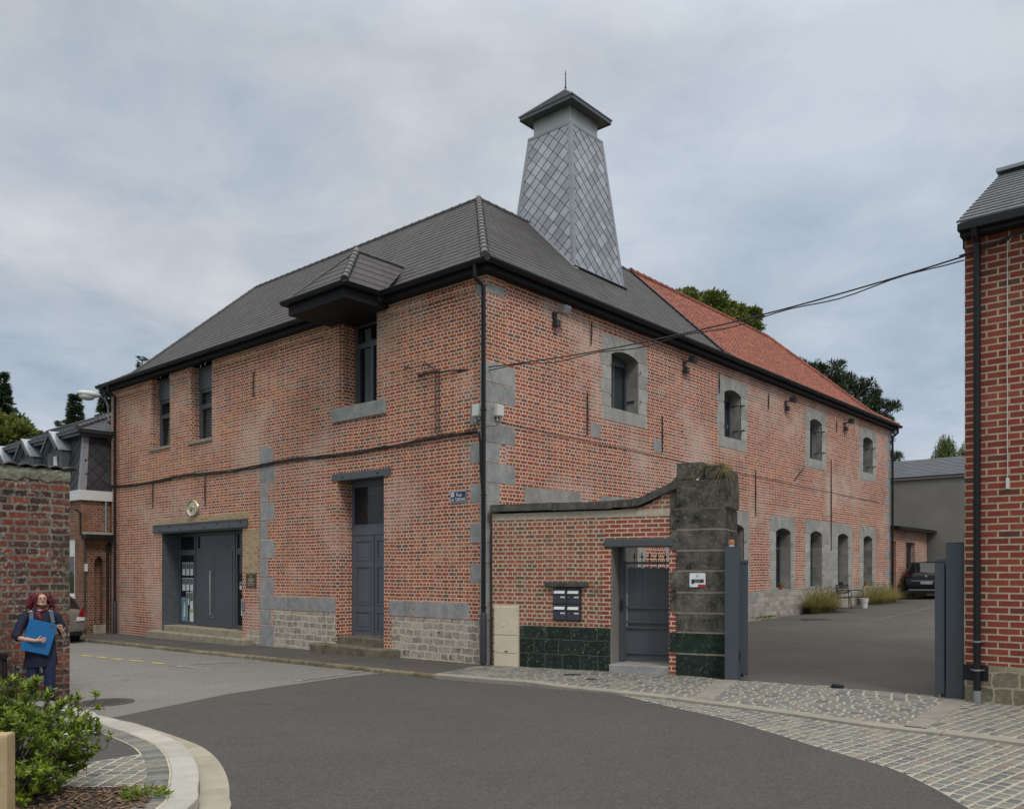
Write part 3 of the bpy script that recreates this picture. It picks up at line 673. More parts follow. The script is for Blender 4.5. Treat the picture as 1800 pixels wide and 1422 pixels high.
for i in range(len(zs) - 1):
    la = (.48, .18)[i % 2] if i > 2 else (.5, .2, .2)[i]
    lb = (.42, .93)[i % 2]
    if zs[i + 1] > 6.35: la, lb = .18, .93
    x0, x1, y0, y1, z0, z1 = -.006, lb, -.006, la, zs[i] + .006, zs[i + 1] - .006
    q.prism([(x0, y0, z0), (x1, y0, z0), (x1, .05, z0), (.05, .05, z0), (.05, y1, z0), (x0, y1, z0)], (0, 0, z1 - z0))
q.build('corner_quoin', 'blue', BB, bevel=.008)
q = MB(); zs = [1.30 + .52 * i for i in range(0, 9)]
for i in range(len(zs) - 1): block(q, fA, 7.95 if i % 2 == 0 else 8.25, 8.66, zs[i], zs[i + 1], .004)
block(q, fA, 7.95, 8.66, -.5, .5); block(q, fA, 8.1, 8.66, .5, .93)
u = 5.21
for u0, u1 in ((5.21, 6.05), (6.05, 7.35), (7.35, 7.95), (7.95, 8.66), (.5, 1.55), (1.55, 2.3), (2.3, 2.62), (2.62, 3.17)): block(q, fA, u0, u1, .93, 1.30)
q.build('stone_band', 'blue', BB)
q = MB(); q.box(EA - .1, EA + .004, -.0, .0, 0, 0) if 0 else None
for i in range(17):                       # far end quoins of the courtyard front
    z0 = 1.33 + i * .4
    if z0 < 7.9: block(q, fB, EB - (.75 if i % 2 else .38), EB - .01, z0, min(8.1, z0 + .4), .004)
u = .95
while u < EB - .02:
    u1 = min(EB, u + random.uniform(.6, 1.0)); block(q, fB, u, u1, .93 + .4 * (u > 13), 1.33, .006); u = u1
q.build('stone_band', 'blue', BB)
# pale rubble footing (slightly proud)
q = MB(); q.box(-.010, .05, .2, 3.05, -.5, .925); q.box(-.010, .05, 5.21, 7.95, -.5, .925); q.box(-.009, .05, 8.66, 9.35, -.5, .3)
each(q, 'rubble_footing', 'rubble', BB)
q = MB(); q.box(.42, 13.0, -.010, .05, -.5, .925); q.box(13.0, EB, -.010, .05, -.5, 1.325); each(q, 'rubble_footing', 'rubbleB', BB)
q = MB(); q.box(-.004, .03, 8.72, 9.5, 1.95, 3.18); q.build('brick_patch', 'brickT', BB)
q = MB(); q.box(-.004, .03, 9.2, 14.9, 3.50, 3.68); q.build('brick_patch', 'brickT', BB)
q = MB(); q.box(-.006, .03, .15, .62, 7.92, 8.14); each(q, 'corner_stone', 'blue', BB)
q = MB(); q.box(.02, .55, -.006, .03, 7.95, 8.14); each(q, 'corner_stone', 'blue', BB)
q = MB()
for (b0, z0) in ((3.75, 5.29), (6.66, 5.24)): block(q, fB, b0, b0 + .43, z0, z0 + .36)
block(q, fA, 8.0, 8.55, 4.92, 5.4); each(q, 'tie_stone', 'blue', BB)
# ---------------- courtyard windows in stone surrounds
def arch_pts(u0, u1, zs_, rise, n=10):
    c = (u0 + u1) / 2; h = (u1 - u0) / 2
    return [(u0 + (u1 - u0) * i / n, zs_ + rise * (1 - (2 * i / n - 1) ** 2)) for i in range(n + 1)]
def stone_window(u0, u1, z0, z1, opens, sill, spring, crown, tall):
    wn = thing('window', (0, 0, 0), 0, None, None); wn.parent = BB
    s = MB(); o_ = -.006
    # front face pieces: jamb strips, lintel stones above each arch
    edges = [u0] + [x for o in opens for x in o] + [u1]
    zc = [sill + (spring - .02 - sill) * i / (6 if tall else 4) for i in range((7 if tall else 5))]
    for i in range(0, len(edges), 2):
        a, b = edges[i], edges[i + 1]
        for k in range(len(zc) - 1):
            if b - a > .8: m = a + (b - a) * (.38 if k % 2 else .62); block(s, fB, a, m, zc[k], zc[k + 1]); block(s, fB, m, b, zc[k], zc[k + 1])
            else: block(s, fB, a - (.07 if k % 2 and i == 0 else 0), b + (.07 if k % 2 and i == len(edges) - 2 else 0), zc[k], zc[k + 1])
    if sill - z0 > .12: block(s, fB, u0 + .06, u1 - .06, z0, sill)
    for (a, b) in opens:
        ap = arch_pts(a, b, spring, crown - spring, 10)
        lo = [i for i in range(len(edges)) if edges[i] == a][0]; left = u0 if lo == 1 else (edges[lo - 1] + a) / 2
        hi = [i for i in range(len(edges)) if edges[i] == b][0]; right = u1 if hi == len(edges) - 2 else (edges[hi + 1] + b) / 2
        top = [(left + (right - left) * i / 10) for i in range(11)]
        # five voussoirs, each spanning two arc steps, plus shoulders
        for k in range(5):
            i0 = 2 * k; seg = ap[i0:i0 + 3]; g_ = .009
            tl, tr = top[i0], top[i0 + 2]
            poly = [fB(seg[0][0] + g_, o_, seg[0][1]), fB(seg[1][0], o_, seg[1][1]), fB(seg[2][0] - g_, o_, seg[2][1]), fB(tr - g_, o_, z1 - g_), fB(tl + g_, o_, z1 - g_)]
            if k == 0: poly = [fB(left + .006, o_, spring - .014)] + [fB(seg[0][0], o_, spring - .014)] + poly[1:]
            if k == 4: poly = poly[:2] + [fB(seg[2][0], o_, spring - .014), fB(right - .006, o_, spring - .014)] + poly[3:]
            s.prism(poly, (0, .03, 0))
    s.build('stone_surround', 'blueW', wn)
    # mortar backing behind the joints
    bk = MB()
    for i in range(0, len(edges), 2): bk.box(edges[i], edges[i + 1], .002, .03, z0, z1)
    for (a, b) in opens:
        ap = arch_pts(a, b, spring, crown - spring, 10)
        bk.prism([fB(x, .002, z) for x, z in ap] + [fB(b, .002, z1), fB(a, .002, z1)], (0, .03, 0))
        if sill - z0 > .12: bk.box(a, b, .002, .03, z0, sill)
    bk.build('joint_mortar', 'mortar', wn)
    rv = MB(); fr = MB(); pn = MB(); sl_ = MB(); cu = MB()
    for (a, b) in opens:
        ap = arch_pts(a, b, spring, crown - spring, 10)
        path = [(a, sill)] + ap + [(b, sill)]
        D = .42
        vs = []
        for x, z in path: vs += [(x, .0, z), (x, D, z)]
        rv.add(vs, [(2 * i, 2 * i + 1, 2 * i + 3, 2 * i + 2) for i in range(len(path) - 1)])
        oz = z1 + .0
        rv.add([(a - .3, .44, sill - .3), (a, .44, sill - .3), (a, .44, oz), (a - .3, .44, oz)], [(0, 1, 2, 3)])
        # frame: flat sheet with rectangular lights
        f0, zt = .36, crown + .02
        fr.box(a, a + .07, f0, f0 + .06, sill, zt); fr.box(b - .07, b, f0, f0 + .06, sill, zt); fr.box(a + .07, b - .07, f0, f0 + .06, sill, sill + .08)
        fr.box(a + .07, b - .07, f0 + .002, f0 + .062, crown - .26, zt)
        cm = (a + b) / 2; fr.box(cm - .035, cm + .035, f0 + .005, f0 + .055, sill + .08, crown - .26)
        if tall: fr.box(a + .07, b - .07, f0 + .004, f0 + .058, 2.75, 2.82)
        pn.box(a + .06, b - .06, f0 + .028, f0 + .036, sill + .07, crown - .25)
        cu.box(a + .02, b - .02, f0 + .12 + (.3 if tall else 0), f0 + .14 + (.3 if tall else 0), sill, crown)
        # weathered metal sill
        sl_.hexa([(a + .005, .20, sill - .03), (b - .005, .20, sill - .03), (b - .005, .36, sill - .03), (a + .005, .36, sill - .03), (a + .005, .20, sill + .012), (b - .005, .20, sill + .012), (b - .005, .36, sill + .055), (a + .005, .36, sill + .055)])
        sl_.box(a, b, 0, .2, sill - .05, sill + .002)
    rv.build('reveal', 'blueJ', wn); fr.build('frame', 'anth', wn, bevel=.006); each(pn, 'pane', 'glass', wn); sl_.build('sill', 'blue' if tall else 'door', wn)
    cu.build('blind', 'plastic' if not tall else 'soffit', wn)
    # old shutter hinge pins and stays
    hp = MB()
    for (a, b) in opens:
        for zf in (.22, .78):
            zz_ = sill + (spring - sill) * zf
            hp.tube([(a - .05, .0, zz_), (a - .05, -.05, zz_), (a - .05, -.05, zz_ + .05)], .011, 6)
            hp.tube([(b + .05, .0, zz_), (b + .05, -.05, zz_), (b + .05, -.05, zz_ + .05)], .011, 6)
    each(hp, 'hinge_pin', 'rust', wn)
    return wn
for (a, b) in upB: stone_window(a, b, 5.80, 7.98, [(a + .42, b - .42)], 6.15, 7.53, 7.65, False)
for (a, b) in loB:
    if b - a > 4: stone_window(a, b, 1.33, 3.89, [(17.55, 18.67), (20.3, 21.42)], 1.345, 3.36, 3.48, True)
    else: stone_window(a, b, 1.33, 3.89, [(a + .47, b - .37)], 1.345, 3.36, 3.48, True)
# small stays (ochre brown bars) in the upper window jambs
hp = MB()
for (a, b) in upB[1:]:
    for z in (6.45, 7.25): hp.bar((b - .42, .02, z), (b - .42, -.13, z - .01), .03, .03); hp.bar((b - .52, .05, z), (b - .41, .3, z), .02, .03)
hp.bar((upB[0][1] - .43, .12, 6.5), (upB[0][1] - .43, .35, 6.5), .03, .05)
each(hp, 'shutter_stay', 'rust', BB)
# ---------------- street front: big entrance
E1 = thing('entrance', (0, 0, 0), 0, None, None); E1.parent = BB
q = MB(); q.box(-.05, .10, 9.27, 14.91, 3.25, 3.48); q.box(-.07, -.045, 9.27, 14.91, 3.25, 3.275); q.box(-.07, -.045, 9.27, 14.91, 3.455, 3.48)
q.build('steel_lintel', 'anth', E1)
q = MB()
for i, y in enumerate([9.6, 10.2, 10.9, 11.6, 12.35, 13.1, 13.8, 14.45]): q.lathe([(.022, -.075), (.026, -.07), (.026, -.05)], (0, y, 3.31 if i % 2 else 3.40), 6, 'x')
each(q, 'lintel_bolt', 'anthD', E1)
q = MB(); q.box(.0, .58, 14.34, 14.372, -.3, 3.25); q.build('painted_jamb', 'brickP', E1)
q = MB(); q.box(-.003, .6, 9.57, 14.36, 3.235, 3.26); q.box(-.02, .04, 9.52, 14.4, 3.2, 3.235); q.build('lintel_soffit', 'anthD', E1)
FX = .56
fr = MB()
def fbox(mb, y0, y1, z0, z1, x0=FX, x1=FX + .08): mb.box(x0, x1, y0, y1, z0, z1)
for y0, y1 in ((14.27, 14.36), (13.27, 13.36), (13.12, 13.21), (10.90, 11.02), (10.78, 10.86), (9.57, 9.66)): fbox(fr, y0, y1, .24, 3.23)
for y0, y1 in ((13.36, 14.27), (9.66, 10.78)): fbox(fr, y0, y1, .24, .36, FX + .002); fbox(fr, y0, y1, 2.50, 2.68, FX + .002); fbox(fr, y0, y1, 3.10, 3.23, FX + .002)
fbox(fr, 11.02, 13.12, 2.60, 2.72, FX + .002); fbox(fr, 11.02, 13.12, 3.10, 3.23, FX + .002); fbox(fr, 13.21, 13.27, .24, 3.23, FX + .02)
fr.build('frame', 'anth', E1, bevel=.005)
pn = MB(); pn.box(FX + .04, FX + .05, 13.36, 14.27, .36, 2.5); pn.box(FX + .04, FX + .05, 9.66, 10.78, .36, 2.5); pn.box(FX + .04, FX + .05, 13.36, 14.27, 2.68, 3.1); pn.box(FX + .04, FX + .05, 9.66, 10.78, 2.68, 3.1); pn.box(FX + .04, FX + .05, 11.02, 13.12, 2.72, 3.1)
each(pn, 'pane', 'glass', E1)
for y0, y1, hd in ((12.08, 13.11, True), (11.03, 12.065, False)):
    d = MB(); d.box(FX - .012, FX + .05, y0, y1, .26, 2.60)
    for i in range(1, 7): yy = y0 + (y1 - y0) * i / 7; d.box(FX - .0145, FX - .012, yy - .06, yy + .055, .28, 2.58)
    dd = d.build('door', 'anth', BB)
    if hd:
        h = MB(); h.tube([(FX - .012, 12.22, .62), (FX - .08, 12.22, .62), (FX - .08, 12.22, 2.0), (FX - .012, 12.22, 2.0)], .016, 10); h.build('handle', 'steel', dd, smooth=60)
        h = MB(); h.lathe([(.03, -.03), (.03, 0)], (FX - .012, 12.14, .55), 12, 'x'); h.build('lock', 'galv', dd)
bk = MB(); bk.box(1.9, 1.92, 9.4, 14.5, 0, 3.4); bk.box(.7, 1.9, 9.0, 9.02, 0, 3.4); bk.build('lobby_wall', 'anthD', E1)
q = MB(); q.box(.03, 1.9, 9.575, 14.335, -.4, .24); q.build('step', 'step', BB, bevel=.015)
q = MB(); q.box(-.34, .028, 8.95, 14.75, -.5, .065); q.build('step', 'step', BB, bevel=.02)
# ---------------- tall double door
D2 = thing('entrance', (0, 0, 0), 0, None, None); D2.parent = BB
q = MB(); q.box(-.03, .14, 3.09, 5.33, 4.265, 4.435); q.box(.14, .45, 3.3, 5.2, 4.265, 4.40); q.build('steel_lintel', 'anth', D2)
q = MB()
for y in (3.55, 4.9): q.lathe([(.022, -.055), (.026, -.05), (.026, -.03)], (0, y, 4.35), 6, 'x')
each(q, 'lintel_bolt', 'anthD', D2)
FX = .45
fr = MB()
for y0, y1 in ((5.05, 5.14), (3.34, 3.43)): fr.box(FX, FX + .1, y0, y1, .36, 4.265)
fr.box(FX + .001, FX + .1, 3.43, 5.05, 4.12, 4.265); fr.box(FX - .01, FX + .1, 3.43, 5.05, 2.93, 3.12); fr.box(FX - .02, FX + .02, 3.43, 5.05, 2.90, 2.94); fr.box(FX + .02, FX + .06, 3.43, 5.05, 3.12, 3.17)
fr.build('frame', 'door', D2, bevel=.005)
pn = MB(); pn.box(FX + .04, FX + .05, 3.43, 5.05, 3.12, 4.12); each(pn, 'pane', 'glass', D2)
q = MB(); q.box(FX + .9, FX + .92, 3.2, 5.3, 2.5, 4.5); q.box(FX + .55, FX + .57, 3.3, 5.1, 2.9, 3.62); each(q, 'interior_panel', 'soffit', D2)
for y0, y1 in ((4.25, 5.045), (3.435, 4.235)):
    d = MB(); x0 = FX + .012
    d.box(x0, x0 + .05, y0, y1, .38, 2.90)
    d.box(x0 - .014, x0, y0, y0 + .10, .38, 2.9); d.box(x0 - .014, x0, y1 - .10, y1, .38, 2.9)
    for z0, z1 in ((.38, .50), (.985, 1.14), (2.12, 2.26), (2.78, 2.90)): d.box(x0 - .014, x0, y0 + .10, y1 - .10, z0, z1)
    for z0, z1 in ((.50, .985), (1.14, 2.12), (2.26, 2.78)):
        for (a, b, c_, e) in ((y0 + .10, y0 + .13, z0, z1), (y1 - .13, y1 - .10, z0, z1), (y0 + .13, y1 - .13, z0, z0 + .035), (y0 + .13, y1 - .13, z1 - .035, z1)): d.box(x0 - .026, x0 - .001, a, b, c_, e)
        d.box(x0 - .008, x0 - .001, y0 + .18, y1 - .18, z0 + .08, z1 - .08)
    dd = d.build('door', 'door', BB, bevel=.004)
q = MB(); q.box(FX - .03, FX + .012, 4.232, 4.262, .38, 2.9); q.build('cover_strip', 'door', D2)
q = MB(); q.box(FX - .012, FX + .02, 3.435, 5.045, .36, .385); q.build('threshold_bar', 'galv', D2)
q = MB(); q.box(.0, .6, 3.35, 5.13, -.4, .355); q.build('step', 'stepD', BB, bevel=.02)
q = MB(); q.box(-.42, -.001, 2.75, 5.75, -.5, .165); q.build('step', 'stepD', BB, bevel=.03)
q = MB(); q.box(-.002, .2, 5.14, 5.2, .3, 1.3) if 0 else q.box(-.003, .05, 5.14, 5.42, -.4, .93); q.box(-.003, .05, 3.02, 3.34, -.4, .93); each(q, 'brick_jamb', 'brickA', BB)
# ---------------- hoist window
H_ = thing('window', (0, 0, 0), 0, None, None); H_.parent = BB
FX = .40
fr = MB()
for y0, y1 in ((4.83, 4.92), (3.6, 3.69)): fr.box(FX, FX + .09, y0, y1, 6.1, 8.3)
for z0, z1 in ((6.1, 6.2), (7.6, 7.74), (8.15, 8.3)): fr.box(FX + .002, FX + .088, 3.69, 4.83, z0, z1)
fr.box(FX - .01, FX + .08, 4.21, 4.31, 6.2, 7.6); fr.box(FX + .01, FX + .07, 4.77, 4.83, 6.2, 7.6)
fr.build('frame', 'anth', H_, bevel=.005)
pn = MB(); pn.box(FX + .04, FX + .05, 3.69, 4.83, 6.2, 7.6); pn.box(FX + .04, FX + .05, 3.69, 4.83, 7.74, 8.15); each(pn, 'pane', 'glassC', H_)
cu = MB()
pts = []
for i in range(40): pts.append((FX + .10 + .02 * math.sin(i * 1.4), 3.7 + i * .012))
for i in range(39): (x0, y0), (x1, y1) = pts[i], pts[i + 1]; cu.add([(x0, y0, 6.15), (x1, y1, 6.15), (x1, y1, 7.95), (x0, y0, 7.95)], [(0, 1, 2, 3)])
for i in range(39): (x0, y0), (x1, y1) = pts[i], pts[i + 1]; cu.add([(x0, y0 + .73, 6.15), (x1, y1 + .73, 6.15), (x1, y1 + .73, 8.1), (x0, y0 + .73, 8.1)], [(0, 1, 2, 3)]) if i < 20 else None
cu.build('curtain', 'sheer', H_, smooth=1)
q = MB(); q.box(-.06, .42, 3.25, 5.30, 5.74, 6.09); q.build('sill', 'blue', H_, bevel=.012)
q = MB(); q.box(-.045, .0, 5.0, 5.22, 6.09, 8.2); q.build('hoist_jamb', 'brickA', BB)
# ---------------- two slit windows
for y0, y1, zb, tilt in ((13.85, 15.1, 6.02, True), (11.25, 12.52, 6.0, False)):
    Wn = thing('window', (0, 0, 0), 0, None, None); Wn.parent = BB; FX = .29
    fr = MB()
    fr.box(FX - .03, FX + .12, y0 + .0, y1 - .0, 7.62, 8.32)
    for a, b in ((y0, y0 + .09), (y1 - .12, y1)): fr.box(FX, FX + .1, a, b, zb, 7.62)
    for z0, z1 in ((zb, zb + .1), (7.02, 7.16), (7.52, 7.62)): fr.box(FX + .002, FX + .098, y0 + .09, y1 - .12, z0, z1)
    fr.box(FX - .015, FX + .06, y0 + .09, y0 + .15, zb + .1, 7.02); fr.box(FX - .015, FX + .06, y1 - .18, y1 - .12, zb + .1, 7.02)
    fr.build('frame', 'anth', Wn, bevel=.005)
    pn = MB(); pn.box(FX + .04, FX + .05, y0 + .1, y1 - .13, zb + .1, 7.02); pn.box(FX + .04, FX + .05, y0 + .1, y1 - .13, 7.16, 7.52); each(pn, 'pane', 'glassC', Wn)
    cu = MB()
    if tilt:
        cu.add([(FX + .15, y1 - .2, zb + .1), (FX + .15, y1 - .35, 7.0), (FX + .16, y1 - .75, 7.0), (FX + .16, y1 - .42, zb + .1)], [(0, 1, 2, 3)]); cu.build('curtain', 'plastic', Wn)
    else:
        for i in range(18): cu.box(FX + .14, FX + .165, y0 + .15, y1 - .15, zb + .15 + i * .08, zb + .15 + i * .08 + .045)
        cu.build('blind', 'plastic', Wn)
    q = MB(); q.box(-.05, FX, y0 - .03, y1 + .12, zb - .09, zb); q.build('sill', 'step', Wn, bevel=.01)
# ---------------- roof
def zp(t):
    d = 4.45 * t
    return 8.50 + (d * .6 if d < .9 else .54 + (d - .9) * (3.46 / 3.55))
def slates(mb, Sf, lim, n, wd=.30, th=.02, t0=0, t1=1):
    for k in range(n):
        ta, tb = t0 + (t1 - t0) * k / n, t0 + (t1 - t0) * (k + 1) / n
        la, ra = lim(ta); lb, rb = lim(tb); off = (k % 2) * wd / 2
        lo, hi = min(la, lb), max(ra, rb); u = math.floor(lo / wd) * wd + off - wd
        while u < hi:
            a, b = u + .0025, u + wd - .0025; u += wd
            a0, b0, a1, b1 = max(a, la), min(b, ra), max(a, lb), min(b, rb)
            if b0 <= a0 and b1 <= a1: continue
            if b0 < a0: a0 = b0 = (la if a < la else ra)
            if b1 < a1: a1 = b1 = (lb if a < lb else rb)
            j = random.uniform(-.003, .004)
            p = [Vector(Sf(a0, ta)), Vector(Sf(b0, ta)), Vector(Sf(b1, tb)), Vector(Sf(a1, tb))]
            up = Vector((0, 0, 1))
            q = [p[0] + up * (th + j), p[1] + up * (th + j), p[2] + up * .003, p[3] + up * .003]
            mb.add(q + [p[0] - up * .012, p[1] - up * .012], [(0, 1, 2, 3), (4, 5, 1, 0)])
random.seed(31)
SA = lambda a, t: (-EV + 4.45 * t, a, zp(t)); SB = lambda b, t: (b, -EV + 4.45 * t, zp(t))
SAe = lambda b, t: (b, EA + .3 - 2.85 * t, zp(t)); SBe = lambda a, t: (EB + .27 - 4.0 * t, a, zp(t))
rs = MB()
slates(rs, SA, lambda t: (-EV + 4.45 * t, EA + .3 - 2.85 * t), 25)
slates(rs, SB, lambda t: (-EV + 4.45 * t, 12.2 - .3 * t), 25)
slates(rs, SAe, lambda t: (-EV + 4.45 * t, 8.65 - 4.45 * t), 25)
rs.add([(4.2, 4.2, 12.5), (4.2, EA - 2.55, 12.5), (8.65, EA + .3, 8.5), (8.65, 8.65, 8.5)], [(0, 1, 2, 3)])
rs.add([(4.2, 4.2, 12.48), (12, 4.2, 12.48), (12, 8.65, 8.48), (8.65, 8.65, 8.48)], [(0, 1, 2, 3)])
rs.build('slate_roof', 'slate', BB, fix=False)
# red pantiles: every course is a rolled strip lapping the one below
rt = MB(); n = 26; wd = .215
def pant(Sf, lim, ax):
    for k in range(n):
        ta, tb = k / n, (k + 1) / n + .012
        la, ra = lim(ta)
        lb, rb = lim(min(1, (k + 1) / n)); u = la; sj = random.uniform(-.01, .01)
        while u < ra - .01:
            u1 = min(u + wd, ra); m = 5; vs = []; jz = random.uniform(-.008, .01); jt = random.uniform(-.004, .004)
            for i in range(m + 1):
                uu = u + (u1 - u) * i / m; x = i / m
                prof = .038 * (math.sin(x * math.pi * 1.0) ** 2) + .0
                for tt, up in ((ta + jt, .045 + jz), (min(tb, 1), .008)):
                    uc = min(max(uu + sj, la if tt == ta else lb), rb if tt != ta + jt else ra)
                    p = Sf(uc, min(max(tt, 0), 1)); vs.append((p[0], p[1], p[2] + prof + up))
                p = Sf(min(max(uu + sj, la), ra), max(ta + jt, 0)); vs.append((p[0], p[1], p[2] + prof + .012))
            rt.add(vs, [(3 * i, 3 * i + 3, 3 * i + 4, 3 * i + 1) for i in range(m)] + [(3 * i + 2, 3 * i + 5, 3 * i + 3, 3 * i) for i in range(m)])
            u = u1
pant(SB, lambda t: (12.26 - .3 * t, EB + .27 - 4.0 * t), 0); pant(SBe, lambda t: (-EV + 4.45 * t, 8.65 - 4.45 * t), 1)
rt.add([(12, 4.2, 12.48), (EB - 3.73, 4.2, 12.48), (EB + .27, 8.65, 8.48), (12, 8.65, 8.48)], [(0, 1, 2, 3)])
rt.build('red_tile_roof', 'red', BB, smooth=50, fix=False)
q = MB()
pp = [Vector(SB(12.23 - .3 * t, t)) + Vector((0, 0, .07)) for t in [i / 12 for i in range(13)]]
for i in range(12): q.bar(pp[i], pp[i + 1], .10, .03)
q.build('verge_flashing', 'anthD', BB)
def cap_line(mb, pts, r=.095, seg=.34):
    for i in range(len(pts) - 1):
        a, b = Vector(pts[i]), Vector(pts[i + 1]); L = (b - a).length; k = max(1, round(L / seg))
        for j in range(k):
            p, q = a.lerp(b, j / k), a.lerp(b, (j + 1.14) / k); mb.tube([p, p.lerp(q, .12), p.lerp(q, .13), q], [r * 1.13, r * 1.11, r * 1.0, r * .93], 10)
cp = MB()
hipc = [(SA(-EV + 4.45 * t, t)[0], -EV + 4.45 * t, zp(t) + .015) for t in (0.02, .1, .2, .3, .6, 1)]
cap_line(cp, hipc)
cp.build('hip_tiles', 'slateE', BB, smooth=40)
cp = MB(); cap_line(cp, [(4.2, 4.2, 12.5), (4.2, EA - 2.55, 12.5)], .07); cap_line(cp, [(-EV + 4.45 * t, EA + .3 - 2.85 * t, zp(t) + .01) for t in (0, .2, 1)], .06); cap_line(cp, [(4.2, 4.2, 12.5), (11.8, 4.2, 12.5)], .07)
cp.build('ridge_tiles', 'slateE', BB, smooth=40)
cp = MB(); cap_line(cp, [(11.95, 4.2, 12.54), (EB - 3.73, 4.2, 12.54)], .10, .4); cap_line(cp, [(EB + .27 - 4 * t, -EV + 4.45 * t, zp(t) + .05) for t in (0, .2, 1)], .10, .4)
cp.build('ridge_tiles', 'red', BB, smooth=40)
# soffit boards and gutters
q = MB()
q.box(-.20, .02, 5.42, EA + .2, 8.31, 8.47); q.box(-.22, .02, -.22, 3.15, 8.31, 8.47); q.box(.02, EB + .2, -.22, .02, 8.31, 8.47); q.box(-.2, 8.5, EA + .0, EA + .26, 8.2, 8.47)
q.box(EB, EB + .24, .02, 8.5, 8.2, 8.47)
q.build('fascia', 'soffit', BB)
def gutter_seg(mb, a, b, r=.085):
    a, b = Vector(a), Vector(b); d = (b - a).normalized(); s_ = d.cross(Vector((0, 0, 1)))
    prof = [(math.cos(math.pi + math.pi * i / 10) * r, math.sin(math.pi + math.pi * i / 10) * r) for i in range(11)] + [(math.cos(-math.pi * i / 10) * r * .86, math.sin(-math.pi * i / 10) * r * .86) for i in range(11)]
    mb.prism([a + s_ * x + Vector((0, 0, z)) for x, z in prof], b - a)
    mb.tube([a + s_ * r + Vector((0, 0, .004)), b + s_ * r + Vector((0, 0, .004))], .011, 6); mb.tube([a - s_ * r, b - s_ * r], .011, 6)
    L = (b - a).length; k = int(L / .8)
    for i in range(k): p = a + (b - a) * (i + .5) / k; mb.prism([p + s_ * x * 1.06 + Vector((0, 0, z * 1.06)) for x, z in prof], d * .025)
q = MB(); gx = -EV - .075
gutter_seg(q, (gx, 5.45, 8.5), (gx, EA + .4, 8.5)); gutter_seg(q, (gx, gx, 8.5), (gx, 3.08, 8.5)); gutter_seg(q, (gx, gx, 8.5), (EB + .4, gx, 8.5))
q.build('gutter', 'gutter', BB, smooth=40)
def downpipe(parent, x, y, ztop, zbot, sw, r=.048, boot=None, mat='gutter'):
    mb = MB(); mb.tube([sw, (sw[0], sw[1], ztop + .16), ((sw[0] + x) / 2, (sw[1] + y) / 2, ztop + .08), (x, y, ztop), (x, y, zbot + .12), (x, y, zbot + .07), (x + (x - 0) * .0 - .0, y, zbot)], r, 12)
    for z in (ztop - .8, ztop - 2.6, ztop - 4.4, zbot + 1.2): mb.lathe([(r * 1.18, z - .02), (r * 1.18, z + .02)], (x, y, 0), 12); mb.box(x - .008, x + .1 if x < 0 else x + .008, y - .008, y + .1 if y < 0 else y + .008, z - .008, z + .008)
    o = mb.build('downpipe', mat, parent, smooth=40)
    if boot: b = MB(); b.tube([(x, y, zbot + .02), (x, y, zbot + 1.05), (x, y, zbot + 1.1)], [r * 1.5, r * 1.5, r * 1.15], 12); b.build('pipe_boot', 'anthD', o, smooth=40)
    return o
downpipe(BB, -.14, -.045, 8.0, .02, (gx, .02, 8.45), boot=True)
downpipe(BB, -.12, 17.55, 8.05, -.17, (gx, 17.6, 8.45), boot=True)
downpipe(BB, EB - .12, -.12, 8.0, .68, (EB - .05, gx, 8.45))
# ---------------- canopy over the hoist window
CN = thing('hoist_canopy', (0, 0, 0), 0, None, None); CN.parent = BB
ya, yb, xf, yc = 3.12, 5.44, -1.34, 4.28
cs = MB()
def lerp3(a, b, t): return tuple(a[i] + (b[i] - a[i]) * t for i in range(3))
def quadslates(mb, bl, br, tr, tl, n, wd=.3):
    bl_, br_ = Vector(bl), Vector(br); ax_ = (br_ - bl_).normalized()
    for k in range(n):
        t0, t1 = k / n, (k + 1) / n
        L0, R0, L1, R1 = Vector(lerp3(bl, tl, t0)), Vector(lerp3(br, tr, t0)), Vector(lerp3(bl, tl, t1)), Vector(lerp3(br, tr, t1))
        W_ = (br_ - bl_).length; lo = (L0 - bl_).dot(ax_); hi = (R0 - bl_).dot(ax_); u_ = math.floor(lo / wd) * wd - (k % 2) * wd / 2
        while u_ < hi:
            a, b = (max(u_, lo) - lo) / max(hi - lo, 1e-6), (min(u_ + wd - .004, hi) - lo) / max(hi - lo, 1e-6); u_ += wd; j = random.uniform(0, .004)
            if b <= a: continue
            mb.add([L0.lerp(R0, a) + Vector((0, 0, .02 + j)), L0.lerp(R0, b) + Vector((0, 0, .02 + j)), L1.lerp(R1, b) + Vector((0, 0, .003)), L1.lerp(R1, a) + Vector((0, 0, .003)), L0.lerp(R0, a) - Vector((0, 0, .01)), L0.lerp(R0, b) - Vector((0, 0, .01))], [(0, 1, 2, 3), (4, 5, 1, 0)])
zr = 9.82
quadslates(cs, (xf, ya, 8.52), (xf, yb, 8.52), (-.07, yc, zr), (-.07, yc, zr), 6)
quadslates(cs, (-.2, ya, 8.52), (xf, ya, 8.52), (-.07, yc, zr), (1.5, yc, zr), 6)
quadslates(cs, (xf, yb, 8.52), (-.2, yb, 8.52), (1.5, yc, zr), (-.07, yc, zr), 6)
cs.build('canopy_slates', 'slate', CN, fix=False)
cp = MB(); cap_line(cp, [(xf + .03, ya + .03, 8.58), (-.07, yc, zr + .03)], .085, .26); cp.build('hip_tiles', 'slateE', CN, smooth=40)
cp = MB(); cap_line(cp, [(xf + .03, yb - .03, 8.55), (-.07, yc, zr + .02)], .045, .26); cap_line(cp, [(-.07, yc, zr + .02), (1.5, yc, zr + .02)], .05, .3)
cp.build('ridge_tiles', 'slateE', CN, smooth=40)
q = MB(); q.box(xf + .06, .4, ya + .06, yb - .06, 8.19, 8.46); q.build('soffit', 'soffit', CN)
q = MB(); g2 = .075
